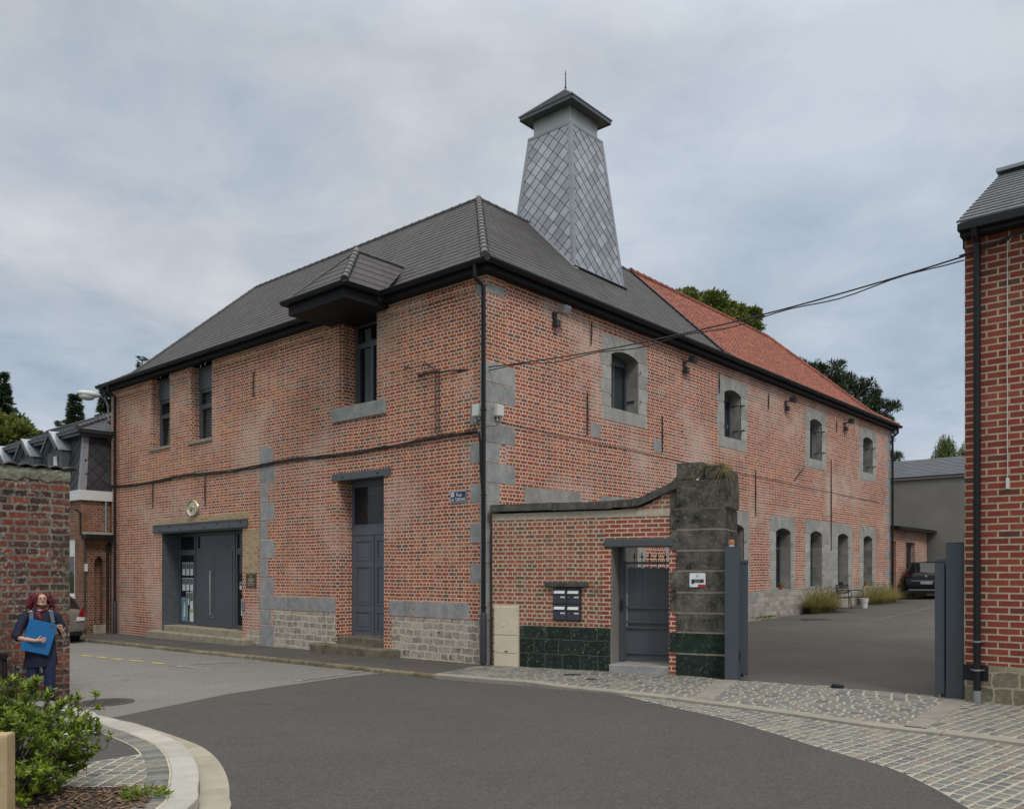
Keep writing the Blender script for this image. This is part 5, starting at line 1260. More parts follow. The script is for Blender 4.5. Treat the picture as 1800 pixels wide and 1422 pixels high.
# ---------------- plate on pillar
PL = thing('notice_plate', wc(0, 0, 0) - Vector((.4325, .902, 0)) * .008 + Vector((.902, -.4325, 0)) * 4.515, WR, 'square white notice plate with black and red blocks on the black pillar', 'sign')
q = MB(); q.box(-.152, .152, -.034, -.024, 1.69, 1.955); q.build('plate', 'enamelW', PL, bevel=.002)
q = MB(); q.box(-.115, .12, -.0365, -.034, 1.775, 1.84); q.box(-.115, -.065, -.0365, -.034, 1.75, 1.775); q.build('black_block', 'anthD', PL)
M['redP'] = plain('red vinyl', (.42, .03, .02), .4, var=.1, bump=0)
q = MB(); q.box(.01, .152, -.0368, -.034, 1.692, 1.742); q.build('red_block', 'redP', PL)
q = MB(); q.box(-.06, .06, -.0385, -.0365, 1.815, 1.825); q.box(-.06, .045, -.0385, -.0365, 1.79, 1.802); q.box(-.02, -.005, -.036, -.034, 1.895, 1.92); q.box(.0, .012, -.036, -.034, 1.895, 1.92); q.box(-.03, .025, -.036, -.034, 1.875, 1.882); q.build('small_print', 'galv', PL)
q = MB()
for x, z in ((-.135, 1.94), (.135, 1.94), (-.135, 1.71)): q.lathe([(.006, -.037), (.006, -.034)], (x, 0, z), 8, 'y')
each(q, 'screw', 'anthD', PL)
# ================================================================ driveway gate
M['gate'] = plain('gate grey powder coat', (.062, .077, .092), .42, var=.05, vs=2, bump=.04)
def gate_post(loc, rz, label, beacon=False):
    o = thing('gate_post', loc, rz, label, 'gate post', 'driveway gate posts')
    q = MB(); q.box(-.125, .125, -.125, .125, -.1, 2.43); q.build('post', 'gate', o, bevel=.012)
    q = MB(); q.box(-.128, .128, -.128, .128, 2.43, 2.445); q.build('cap', 'gate', o, bevel=.004)
    q = MB(); q.box(.1255, .132, -.07, .05, .35, .52); q.build('service_slot', 'gutter', o)
    if beacon:
        M['orange'] = plain('faded orange plastic', (.42, .17, .09), .4, var=.1, bump=0)
        q = MB(); q.lathe([(.05, 2.445), (.05, 2.48), (.045, 2.485)], (-.02, -.02, 0), 16); b = q.build('beacon', 'white', o, smooth=40)
        q = MB(); q.lathe([(.06, 2.485), (.062, 2.53), (.055, 2.565), (.02, 2.575)], (-.02, -.02, 0), 16); q.build('beacon_lens', 'orange', b, smooth=40)
    return o
def gate_leaf(loc, rz, label, z):
    # leaf folded back into the yard: local +y runs away from the street
    o = thing('gate_leaf', loc, rz, label, 'gate leaf', 'open driveway gate leaves')
    q = MB(); q.box(-.07, .07, 0, .09, .06, 2.14); q.box(-.07, .07, 1.66, 1.74, .06, 2.14); each(q, 'stile', 'gate', o, bevel=.008)
    q = MB(); q.box(-.028, .028, .09, 1.66, .12, 2.08); q.build('infill_panel', 'gate', o)
    q = MB(); q.box(-.04, .04, .09, 1.66, 1.98, 2.10); q.box(-.04, .04, .09, 1.66, .1, .2); each(q, 'rail', 'gate', o)
    q = MB(); q.box(-.09, .075, -.015, .12, 2.14, 2.20); q.build('top_cap', 'gate', o, bevel=.006)
    q = MB(); q.tube([(0, .04, -.05), (0, .04, .06)], .025, 10); q.build('floor_pin', 'galv', o)
    return o
gate_post((4.075, 15.62, 0), WR, 'dark grey square gate post with orange beacon beside the black pillar', True)
gate_post((6.98, 13.34, 0), WR, 'dark grey square gate post against the right hand brick house')
gate_leaf((4.345, 15.83, 0), -math.atan2(4.345 - .22, 15.83), 'slim grey gate leaf folded back beside the black pillar', 0)
gate_leaf((6.755, 13.36, 0), -math.atan2(6.62 + .5, 13.42), 'slim grey gate leaf folded back beside the right hand house', 0)
gs = gp(1472, 1209)
o = thing('gate_stop', (gs[0], gs[1], .004), WR, 'black rubber gate stop on the threshold of the yard', 'gate stop')
q = MB(); q.hexa([(-.11, -.06, 0), (.11, -.06, 0), (.11, .06, 0), (-.11, .06, 0), (-.08, -.045, .075), (.1, -.045, .065), (.1, .045, .065), (-.08, .045, .075)]); q.build('rubber_block', 'gutter', o, bevel=.02)
q = MB(); q.box(-.33, -.13, -.04, .04, -.01, .02); q.build('ground_plate', 'kerbB', o, bevel=.004)
# ================================================================ RIGHT HAND HOUSE
RH = thing('brick_house', (RHX, RHY, 0), RA, 'modern red brick house with slate roof cropped by the right edge', 'house')
q = MB(); q.box(0, 9, 0, 5.2, .5, 7.2); q.build('wall', 'brickN', RH)
q = MB(); q.box(.004, 9, -.02, 5.2, -.4, .57); q.build('stone_footing', 'rubbleY', RH)
q = MB()
q.box(-.006, .33, -.03, .1, .33, .57); q.box(1.0, 1.25, -.028, .1, .02, .27); each(q, 'tarred_stone', 'gutter', RH, bevel=.01)
q = MB(); q.box(-.02, 9, -.22, -.0, 7.06, 7.13); q.box(-.02, 9, -.20, .02, 7.13, 7.24); q.box(-.03, 9, -.33, -.22, 7.12, 7.23); q.box(-.03, .0, -.005, 5.2, 6.95, 7.2); q.build('gutter', 'gutter', RH, bevel=.008)
random.seed(19)
q = MB(); quadslates(q, (-.04, -.33, 7.25), (8.9, -.33, 7.25), (8.9, 2.6, 9.0), (-.04, 2.6, 9.0), 15, .33); quadslates(q, (8.9, 5.5, 7.25), (-.04, 5.5, 7.25), (-.04, 2.6, 9.0), (8.9, 2.6, 9.0), 8, .6); q.build('slate_roof', 'slateN', RH, fix=False)
q = MB(); q.prism([(-.03, -.31, 7.21), (-.03, 5.45, 7.21), (-.03, 2.6, 8.96)], (9, 0, 0)); q.build('roof_core', 'gutter', RH)
q = MB(); q.prism([(-.001, .05, 7.18), (-.001, 5.15, 7.18), (-.001, 2.6, 8.7)], (-.02, 0, 0)); q.build('gable', 'brickN', RH)
cp = MB(); q = MB(); q.bar((-.07, 2.6, 9.04), (8.9, 2.6, 9.04), .3, .06); q.build('ridge_cap', 'zincT', RH)
q = MB(); q.tube([(.19, -.27, 7.15), (.19, -.25, 7.05), (.19, -.095, 6.95), (.19, -.095, .35), (.19, -.095, .02)], .052, 14)
q.tube([(.19, -.095, 3.0), (.19, -.095, 3.05)], .058, 14)
dp = q.build('downpipe', 'gutter', RH, smooth=40)
q = MB(); q.lathe([(.060, -.03), (.060, .19)], (.19, -.095, 0), 14); q.build('pipe_sleeve', 'galv', dp, smooth=40)
q = MB()
for z in (.93, .50): q.lathe([(.064, z - .012), (.064, z + .012)], (.19, -.095, 0), 14); q.box(.10, .28, -.1, -.0, z - .006, z + .006)
q.build('pipe_clamp', 'galv', dp)
q = MB(); q.tube([(x, -.035 - .01 * (k % 2), 6.84 + .15 * x + .02 * k) for x in (-.05, .3, .7, 1.3, 3.0) for k in (0,)] if 0 else [(-.06, -.06, 6.82), (.3, -.05, 6.88), (.8, -.04, 6.99), (2.5, -.04, 7.05)], .022, 8)
tag(q.build('wall_cable', 'cable', smooth=1, xf=Matrix.Translation((RHX, RHY, 0)) @ Matrix.Rotation(RA, 4, 'Z')), 'thick black cable clipped along the brick of the right hand house', 'cable')
q = MB(); random.seed(3); q.tube([(.58 + random.uniform(-.004, .004), -.02, 6.95 - i * .33) for i in range(12)], .006, 6); q.tube([(.8, -.03, 7.0), (.62, -.03, 6.93), (.58, -.03, 6.85)], .008, 6); q.box(.565, .605, -.05, 0, 3.22, 3.38)
tag(q.build('drop_lead', 'plastic', xf=Matrix.Translation((RHX, RHY, 0)) @ Matrix.Rotation(RA, 4, 'Z')), 'thin pale lead hanging down the right hand house with a small connector', 'cable')
# ================================================================ LEFT WALL
LW = thing('brick_wall', (-7.1, 13.58, 0), ROT, 'tall weathered dark brick wall with lichen at the left edge', 'wall')
q = MB(); q.box(-10, 0, 0, .42, -.4, 3.56); q.build('wall', 'brickL', LW)
random.seed(14); q = MB(); nx_ = 90
vs = []
for i in range(nx_ + 1):
    x = -10 + 10.0 * i / nx_ + .002; zt_ = 3.60 + random.uniform(-.02, .02); zb_ = 3.42 + random.uniform(-.05, .05); vs += [(x, -.012, zb_), (x, -.03, (zb_ + zt_) / 2 + random.uniform(-.04, .04)), (x, -.012, zt_), (x, .43, zt_), (x, .43, zb_)]
q.add(vs, [(i * 5 + j, (i + 1) * 5 + j, (i + 1) * 5 + j + 1, i * 5 + j + 1) for i in range(nx_) for j in range(4)] + [(nx_ * 5, nx_ * 5 + 1, nx_ * 5 + 2, nx_ * 5 + 3, nx_ * 5 + 4)])
M['crust'] = stone('lichen mortar crust', (.10, .10, .07), (.30, .29, .22), scale=9, lich=((.5, .5, .42), 20, .58, .66, .6), bump=1., island=0)
q.build('mortar_cap', 'crust', LW)
q = MB()
for i in range(46):
    x = -10 + i * .22; j = random.uniform(-.012, .012)
    for k in range(5):
        a0, a1 = k / 5, (k + 1) / 5; h0, h1 = .035 * math.sin(math.pi * a0), .035 * math.sin(math.pi * a1)
        q.hexa([(x + .21 * a0, -.06 + j, 3.61 + h0), (x + .21 * a1, -.06 + j, 3.61 + h1), (x + .21 * a1, .5, 3.63 + h1), (x + .21 * a0, .5, 3.63 + h0), (x + .21 * a0, -.06 + j, 3.63 + h0), (x + .21 * a1, -.06 + j, 3.63 + h1), (x + .21 * a1, .5, 3.65 + h1), (x + .21 * a0, .5, 3.65 + h0)])
q.build('coping_tiles', 'coping', LW)
# ================================================================ NEIGHBOUR with slate mansard
NB = thing('mansard_house', wc(-1.0, 18.13), ROT, 'neighbouring brick house with dark slate hung mansard and small dormers', 'house')
w = MB(); zA = -.6
fS = lambda u, d, z: (u, d, z)       # side wall (faces the corner): run x, depth y
wall(w, fS, 0, .98, zA, 4.7, .35, [(.43, .74, .12, 2.52)])
fF = lambda u, d, z: (d, u, z)
wall(w, fF, .36, 14, zA, 4.7, .35, [(.56, 1.5, 1.1, 3.1), (3, 4, 1.1, 3.1), (6, 7, 1.1, 3.1)])
w.box(.35, 9, 13.6, 14, zA, 4.7); w.box(8.6, 9, .36, 13.6, zA, 4.7)
ap_ = arch_pts(.43, .74, 2.34, .16, 10)
w.prism([(x, .001, z) for x, z in ap_] + [(.74, .001, 2.53), (.43, .001, 2.53)], (0, .2, 0))
w.box(.43, .74, .30, .345, .12, 2.52)
w.build('wall', 'brickD', NB)
q = MB(); q.box(-.01, .98, -.05, -.004, -.4, 3.2) if 0 else None
q = MB()
for i in range(9):
    a = math.pi * (i + .5) / 9; c_ = (.585, 2.36); q.hexa([(c_[0] - (.16) * math.cos(a) + dx * math.sin(a) * .5, y, c_[1] + .17 * math.sin(a) + .5 * dx * math.cos(a)) if 0 else (c_[0] - rr * math.cos(a + da), y, c_[1] + rr * math.sin(a + da)) for y in (-.012, .02) for rr, da in ((.17, -.15), (.17, .15), (.29, .13), (.29, -.13))])
q.build('niche_arch', 'brickD', NB)
q = MB(); q.box(.38, .8, -.05, .3, -.4, .12); q.build('niche_step', 'step', NB)
q = MB(); q.box(.0, .98, -.28, .0, 3.26, 3.33); q.build('ledge', 'concrete', NB)
q = MB(); q.box(-.02, .98, -.36, -.24, 3.12, 3.25); q.tube([(.03, -.1, 3.2), (-.06, -.05, 3.3), (-.06, -.03, 4.0), (-.2, 0, 4.1)], .03, 8); q.build('ledge_gutter', 'gutter', NB)
q = MB(); q.tube([(.86, -.30, 3.2), (.86, -.30, 3.0), (.86, -.06, 2.9), (.86, -.06, -.1), (.86, -.14, -.22)], .045, 10); q.build('downpipe', 'gutter', NB, smooth=40)
q = MB(); q.tube([(.80, -.06, 4.45), (.80, -.06, 3.35)], .042, 10); q.build('vent_pipe', 'galv', NB, smooth=40)
q = MB(); q.tube([(.10, -.04, 3.1), (.10, -.04, -.1)], .035, 8); q.build('old_pipe', 'rust', NB, smooth=40)
q = MB(); q.box(.07, .17, -.09, -.03, 1.98, 2.24); q.build('bell_box', 'plastic', NB)
q = MB(); q.box(-.13, 1.0, -.13, .0, 4.44, 4.78); q.box(-.13, .0, 0.001, 14, 4.44, 4.78); q.build('white_fascia', 'white', NB)
q = MB(); mz0, mz1 = 4.78, 6.66
q.prism([(-.05, -.04, mz0), (1.0, -.04, mz0), (1.0, .14, mz1), (.13, .14, mz1)], (0, 9, 0)) if 0 else None
core = MB(); core.hexa([(-.07, -.07, mz0), (9, -.07, mz0), (9, 14, mz0), (-.07, 14, mz0), (.15, .15, mz1), (8.8, .15, mz1), (8.8, 13.8, mz1), (.15, 13.8, mz1)]); core.build('mansard_core', 'slateD', NB)
random.seed(23); sd2 = MB()
def diamonds(P, u0, u1, z0, z1, d):
    r = 0; z = z0
    while z < z1 + d:
        k = 0; u = u0 - d + (r % 2) * d
        while u < u1 + d:
            poly = [(u, z - d + .012), (u + d - .012, z), (u, z + d - .012), (u - d + .012, z)]
            for c4 in ((1, 0, -u0), (-1, 0, u1), (0, 1, -z0), (0, -1, z1)): poly = clip(poly, *c4) if len(poly) > 2 else []
            if len(poly) > 2: sd2.add([P(x, y, .006 + .02 * (z + d - y) / (2 * d) + random.uniform(0, .003)) for x, y in poly], [tuple(range(len(poly)))])
            u += 2 * d
        z += d; r += 1
ml = lambda z: -.07 + .22 * (z - mz0) / (mz1 - mz0)
diamonds(lambda u, z, o: (u, ml(z) - o, z), .12, .99, mz0, mz1, .24)
diamonds(lambda u, z, o: (ml(z) - o, u, z), .12, 13.8, mz0, mz1, .24)
sd2.build('hung_slates', 'slateD', NB, fix=False)
q = MB(); q.hexa([(-.09, -.09, mz0), (.13, -.09, mz0), (.13, .1, mz0), (-.09, .1, mz0), (.125, .125, mz1), (.30, .125, mz1), (.30, .3, mz1), (.125, .3, mz1)]); q.build('zinc_corner', 'zincT', NB)
q = MB(); q.box(-.12, 9, -.12, 14, mz1, mz1 + .1); q.box(-.2, 9.1, -.2, 14.1, mz1 + .1, mz1 + .2); q.build('cornice', 'anthD', NB)
q = MB(); ez = mz1 + .21
quadslates(q, (-.22, 14, ez), (-.22, -.22, ez), (4.0, 3.6, 8.78), (4.0, 14, 8.78), 14, .3); quadslates(q, (-.22, -.22, ez), (8.3, -.22, ez), (4.0, 3.6, 8.78), (4.0, 3.6, 8.78), 14, .3); q.add([(4, 3.6, 8.78), (4, 14, 8.78), (8.5, 14, ez), (8.5, -.2, ez)], [(0, 1, 2, 3)]); q.build('slate_roof', 'slateN', NB, fix=False)
cp = MB(); cap_line(cp, [(-.22, -.22, ez + .03), (4.0, 3.6, 8.8)], .08, .3); cap_line(cp, [(4, 3.6, 8.8), (4, 14, 8.8)], .07, .35); cp.build('hip_tiles', 'slateE', NB, smooth=40)
def dormer(y):
    o = thing('dormer', (0, y, -.3), 0, None, None); o.parent = NB
    q = MB(); q.box(-.22, .5, -.62, .62, 5.0, 6.62); q.prism([(-.22, -.62, 6.62), (-.22, .62, 6.62), (-.22, 0, 7.14)], (1.2, 0, 0)); q.build('dormer_body', 'slateN', o)
    q = MB(); q.box(-.24, -.21, -.30, .30, 5.3, 6.35); q.build('window_opening', 'gutter', o)
    q = MB(); q.box(-.27, -.235, -.30, -.02, 5.3, 6.35); q.build('blind', 'white', o)
    for s_ in (-1, 1):
        q = MB(); q.hexa([(-.42, s_ * .68, 6.552), (1.6, s_ * .68, 6.552), (1.6, 0, 7.2), (-.42, 0, 7.2), (-.42, s_ * .68, 6.557), (1.6, s_ * .68, 6.557), (1.6, 0, 7.26), (-.42, 0, 7.26)]); q.build('zinc_sheet', 'zincL', o)
        q = MB(); q.bar((-.42, s_ * .68, 6.55), (-.42, 0, 7.17), .05, .12); q.build('bargeboard', 'anthD', o)
M['zincL'] = plain('bright zinc sheet', (.34, .38, .42), .35, .4, var=.1, vs=3)
for y in (1.75, 4.4, 7.1): dormer(y)
for y0 in (.56, 3, 6):
    o = thing('window', (0, 0, 0), 0, None, None); o.parent = NB
    q = MB(); q.box(.02, .10, y0, y0 + .09, 1.1, 3.1); q.box(.02, .10, y0 + (.85 if y0 < 1 else .91), y0 + (.94 if y0 < 1 else 1), 1.1, 3.1); q.box(.022, .098, y0 + .09, y0 + .85, 2.5, 3.1); q.box(.022, .098, y0 + .09, y0 + .85, 1.1, 1.2); q.build('frame', 'white', o)
    q = MB(); q.box(.06, .07, y0 + .05, y0 + .9, 1.15, 2.55); q.build('pane', 'glassD', o)
    q = MB(); q.box(-.12, .1, y0 - .05, y0 + 1.0, 1.03, 1.1); q.build('sill', 'white', o)
# ================================================================ street lamp on the wall end
SL = thing('street_lamp', wc(-.06, 18.19), ROT, 'wall mounted street lamp with oval glass bowl at the left end of the malthouse', 'street lamp')
q = MB(); q.tube([(.02, 0, 6.5), (.0, 0, 7.4), (-.02, 0, 7.85), (-.12, 0, 8.07), (-.32, 0, 8.12)], .028, 10); q.build('arm', 'galv', SL, smooth=40)
q = MB(); q.box(-.02, .06, -.05, .05, 6.5, 6.6); q.box(-.02, .06, -.05, .05, 7.2, 7.3); each(q, 'bracket', 'rust', SL)
q = MB(); q.ball((-.66, 0, 8.14), (.42, .17, .12), 20, 12); q.build('lamp_hood', 'plastic', SL, smooth=60)
q = MB(); q.ball((-.74, 0, 8.04), (.27, .14, .13), 20, 12); q.build('glass_bowl', 'frost', SL, smooth=60) if 'frost' in M else None
M['frost'] = plain('frosted bowl', (.42, .44, .45), .2, var=.15, vs=6, bump=0); q.build('glass_bowl', 'frost', SL, smooth=60)
# ================================================================ buildings at the back of the yard
OB = thing('outbuilding', wc(26.92, -.0), ROT, 'low brick outbuilding with dark lean-to roof behind the parked car', 'outbuilding')
w = MB(); wall(w, fS, 0, 5.45, -.3, 3.9, .35, [(.05, .62, .6, 3.35), (2.05, 3.5, .6, 3.35)]); w.box(5.1, 5.45, .35, 4, -.3, 3.9); w.build('wall', 'brickD2', OB) if 'brickD2' in M else w.build('wall', 'brickA', OB)
q = MB(); q.hexa([(-.1, -.32, 3.92), (5.7, -.32, 3.92), (5.7, 4, 4.2), (-.1, 4, 4.2), (-.1, -.32, 4.02), (5.7, -.32, 4.02), (5.7, 4, 4.32), (-.1, 4, 4.32)]); q.box(-.1, 5.7, -.40, -.3, 3.86, 3.98); q.build('lean_to_roof', 'gutter', OB)
o = thing('door', (0, 0, 0), 0, None, None); o.parent = OB
q = MB(); q.box(2.05, 2.14, .18, .26, .6, 3.35); q.box(2.7, 2.82, .18, .26, .6, 3.35); q.box(3.41, 3.5, .18, .26, .6, 3.35); q.box(2.14, 3.41, .182, .258, 3.22, 3.35); q.box(2.14, 3.41, .182, .258, .6, .9); q.build('frame', 'door', o)
q = MB(); q.box(2.1, 3.45, .21, .22, .9, 3.25); q.build('pane', 'glassD', o)
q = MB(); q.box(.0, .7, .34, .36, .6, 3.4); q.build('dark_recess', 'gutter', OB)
GB = thing('rendered_building', wc(32.65, 0), ROT, 'grey cement rendered building with slate roof closing the back of the yard', 'building')
q = MB(); q.box(0, 9, -24, 6, -.5, 6.62); q.build('wall', 'render', GB)
q = MB(); q.box(-.10, .05, -24, 6.1, 6.62, 6.74); q.build('cornice', 'render', GB)
random.seed(2); q = MB(); quadslates(q, (-.14, 6.2, 6.76), (-.14, -24, 6.76), (4.3, -24, 8.15), (4.3, 6.2, 8.15), 12, .5); q.build('slate_roof', 'slateN', GB, fix=False)
q = MB(); q.prism([(-.0, -24, 6.63), (8.8, -24, 6.63), (4.3, -24, 8.1)], (0, 30, 0)); q.build('roof_core', 'render', GB)
# yard bounds outside the view keep the street believable from the side
# ================================================================ VEGETATION
M['leafD'] = leafmat('deciduous leaves', (.07, .11, .02), (.14, .18, .035), (.24, .24, .05))
M['leafS'] = leafmat('spruce needles', (.018, .038, .018), (.032, .062, .026), (.06, .095, .036), .15)
M['leafP'] = leafmat('pine needles', (.018, .036, .013), (.034, .060, .020), (.065, .095, .034), .15)
M['leafW'] = leafmat('willow leaves', (.07, .11, .03), (.13, .18, .05), (.20, .26, .09), .3)
M['leafB'] = leafmat('shrub leaves', (.06, .11, .008), (.15, .23, .016), (.34, .40, .045), .3, .38)
M['leafY'] = leafmat('ornamental grass', (.17, .20, .04), (.36, .31, .10), (.55, .44, .20), .3, .7)
def leaf(mb, c, d, l, w, nrm=None):
    d = Vector(d).normalized(); n = Vector(nrm) if nrm else Vector((random.gauss(0, 1), random.gauss(0, 1), random.gauss(0, 1)))
    s_ = d.cross(n)
    if s_.length < 1e-3: s_ = Vector((1, 0, 0))
    s_ = s_.normalized() * w / 2; c = Vector(c); up = s_.cross(d).normalized() * w * .18
    mb.add([c, c + d * l * .45 + s_ - up, c + d * l, c + d * l * .45 - s_ - up, c + d * l * .5], [(0, 1, 4), (1, 2, 4), (2, 3, 4), (3, 0, 4)])
def rdir(): return Vector((random.gauss(0, 1), random.gauss(0, 1), random.gauss(0, 1))).normalized()
def crown_tree(name, x, y, z0, height, clumps, leaf_n, ll, lw, mat, label, group=None, hang=0., trunk_r=.3):
    o = thing(name, (x, y, z0), 0, label, 'tree', group)
    tb = MB(); top = height * .72
    tb.tube([(0, 0, -.5), (.05, 0, height * .2), (-.05, .05, height * .45), (0, 0, top)], [trunk_r, trunk_r * .8, trunk_r * .6, trunk_r * .15], 8)
    for c in clumps:
        p = Vector(c[:3]); h = max(height * .25, min(top, p.z * .75)); a = Vector((0, 0, h)); m = a.lerp(p, .5) + Vector((0, 0, -.2)); tb.tube([a, m, p], [trunk_r * .35, trunk_r * .2, .03], 6)
        for _ in range(3): q_ = p + Vector((rdir().x * c[3] * .8, rdir().y * c[4] * .8, rdir().z * c[5] * .8)); tb.tube([m.lerp(p, .5), p.lerp(q_, .6), q_], [.05, .03, .012], 5)
    tb.build('trunk', 'bark', o)
    cm = MB(); tv = sum(c[3] * c[4] * c[5] for c in clumps) ** .5
    wts = [(c[3] * c[4] * c[5]) ** .66 for c in clumps]; tw = sum(wts)
    for c, w_ in zip(clumps, wts):
        n = int(leaf_n * w_ / tw); subs = []
        for _ in range(max(5, n // 60)):
            d = rdir(); r = random.uniform(.45, 1.0); subs.append((Vector((c[0] + d.x * c[3] * r, c[1] + d.y * c[4] * r, c[2] + d.z * c[5] * r)), random.uniform(.16, .34) * min(c[3], c[5]) + .12))
        for _ in range(n):
            s0, sr = random.choice(subs); d = rdir(); p = s0 + d * sr * random.random() ** .5
            dd = d + Vector((0, 0, .3 - hang)); leaf(cm, p, dd, ll * random.uniform(.6, 1.3), lw * random.uniform(.7, 1.3))
    cm.build('crown', mat, o, fix=False)
    return o
def fromp(px, py, Z): return ((px - 900) / 1487 * Z, Z, 2 - (py - 1003) * Z / 1487)
def clumps_px(x, y, z0, pts, Z, dz=1.5):
    out = []
    for (px, py, rx, rz) in pts:
        k = Z / 1487; p = fromp(px, py, Z); out.append((p[0] - x, random.uniform(-dz, dz), p[2] - z0, rx * k, rx * k * .9, rz * k))
    return out
random.seed(101)
Zt = 52; tx = fromp(1262, 0, Zt)[0]
crown_tree('deciduous_tree', tx, Zt, 0, 19, clumps_px(tx, 0, 0, [(1215, 533, 18, 12), (1200, 528, 12, 8), (1236, 520, 16, 12), (1222, 545, 22, 12), (1212, 518, 10, 8), (1195, 520, 10, 8), (1250, 540, 24, 16), (1262, 556, 24, 16), (1284, 556, 20, 14), (1298, 548, 16, 10), (1312, 562, 16, 12), (1326, 572, 9, 9), (1322, 585, 9, 8), (1270, 575, 34, 16), (1300, 580, 20, 14), (1240, 575, 30, 16), (1262, 610, 60, 22)], Zt), 22000, .24, .14, 'leafD', 'leafy yellow green tree rising behind the red tiled roof', 'trees behind the roofs')
random.seed(102)
Zt = 62; tx = fromp(1450, 0, Zt)[0]
crown_tree('pine_tree', tx, Zt, 0, 16, clumps_px(tx, 0, 0, [(1405, 650, 22, 12), (1432, 645, 18, 11), (1450, 655, 26, 13), (1478, 664, 26, 14), (1503, 680, 24, 14), (1522, 674, 13, 9), (1532, 690, 20, 11), (1540, 712, 24, 13), (1560, 720, 16, 10), (1552, 742, 26, 13), (1566, 738, 10, 8), (1545, 765, 26, 14), (1560, 770, 14, 9), (1556, 795, 20, 10), (1571, 805, 14, 9), (1568, 824, 20, 8), (1590, 826, 12, 5), (1480, 690, 40, 26), (1510, 720, 36, 24), (1440, 690, 50, 30), (1530, 745, 30, 20), (1385, 665, 26, 18)], Zt, 1.2), 24000, .30, .07, 'leafP', 'dark spreading pine behind the far end of the malthouse roof', 'trees behind the roofs', trunk_r=.35)
def willow(x, y, h, spreadx, label, n, seed):
    random.seed(seed); o = thing('willow_tree', (x, y, 0), 0, label, 'tree', 'trees behind the roofs')
    tb = MB(); tb.tube([(0, 0, -.5), (0, 0, h * .4), (.1, 0, h * .8)], [.35, .28, .06], 8); cm = MB()
    for _ in range(n):
        a = random.uniform(0, 6.283); r = spreadx * random.uniform(.1, 1); tp = Vector((r * .8 * math.cos(a), r * .8 * math.sin(a), h * (1 - .28 * (r / spreadx) ** 2) * random.uniform(.93, 1.02)))
        tb.tube([(0, 0, h * .6), tp.lerp(Vector((0, 0, h * .9)), .4), tp], [.03, .02, .008], 4) if _ % 3 == 0 else None
        L = random.uniform(.25, .6) * h; m = int(L / .16); sway = Vector((math.cos(a), math.sin(a), 0)) * random.uniform(.1, .6)
        for i in range(m):
            t_ = i / m; p = tp + sway * math.sin(t_ * 1.5) + Vector((0, 0, -L * t_ + .5 * math.sin(t_ * 3) * .6))
            leaf(cm, p, (random.gauss(0, .5), random.gauss(0, .5), -1), random.uniform(.16, .30), .06)
    tb.build('trunk', 'bark', o); cm.build('crown', 'leafW', o, fix=False)
willow(fromp(1662, 0, 66)[0], 66, 12.6, 1.9, 'pale green willow seen over the grey rendered building', 420, 51)
willow(fromp(1712, 0, 66)[0], 67, 12.3, 1.7, 'second willow partly hidden by the right hand house', 260, 52)
def spruce(x, y, h, r, label, n, seed, z0=0, top_only=0):
    random.seed(seed); o = thing('spruce_tree', (x, y, z0), 0, label, 'tree', 'conifers on the left')
    tb = MB(); tb.tube([(0, 0, -.5), (0, 0, h * .5), (0, 0, h)], [.25, .14, .015], 8); cm = MB()
    for k in range(n):
        t_ = random.random() ** .8; z = h * (top_only + (1 - top_only) * t_); 
        L = r * (1 - z / h) * random.uniform(.65, 1.15) + .12; a = random.uniform(0, 6.283)
        d = Vector((math.cos(a), math.sin(a), 0)); pts = [Vector((0, 0, z)) + d * L * u + Vector((0, 0, L * (.10 * u - .38 * u * u + .22 * u ** 4))) for u in (0, .35, .7, 1)]
        tb.tube(pts, [.03, .02, .012, .004], 4)
        m = int(12 + L * 22)
        for i in range(m):
            u = (i + random.random()) / m; j = min(2, int(u * 3)); p = pts[j].lerp(pts[j + 1], u * 3 - j) if j < 3 else pts[3]
            sd_ = Vector((-d.y, d.x, 0)) * random.choice((-1, 1)); dd = d * .7 + sd_ * random.uniform(.1, .9) + Vector((0, 0, random.uniform(-.5, .25)))
            leaf(cm, p + sd_ * random.uniform(0, .18) * (1 - u), dd, random.uniform(.22, .42) * (1.15 - .4 * u), .07)
    tb.build('trunk', 'bark', o); cm.build('crown', 'leafS', o, fix=False)
spruce(*fromp(2, 0, 44)[:2], 12.3, 3.4, 'tall dark spruce at the left edge above the old wall', 620, 61)
spruce(*fromp(132, 0, 48)[:2], 12.0, 2.6, 'dense conifer above the mansard roof near the street lamp', 520, 62)
spruce(*fromp(186, 0, 50)[:2], 13.0, 2.4, 'thin topped conifer just behind the street lamp', 380, 63)
spruce(*fromp(250, 0, 52)[:2], 15.15, 2.6, 'conifer tip poking above the left hip of the grey roof', 240, 64)
spruce(*fromp(108, 0, 52)[:2], 11.2, 1.9, 'shortest conifer left of the dense one above the mansard roof', 200, 65)
random.seed(66); Zt = 40; tx = fromp(30, 0, Zt)[0]
crown_tree('deciduous_tree', tx, Zt, 0, 8.5, clumps_px(tx, 0, 0, [(10, 745, 26, 18), (35, 752, 24, 16), (58, 765, 16, 12), (70, 772, 9, 8), (20, 775, 40, 20), (-20, 760, 30, 30)], Zt), 9000, .24, .13, 'leafD', 'bright green leafy tree below the tall spruce at the left edge', 'trees behind the roofs')
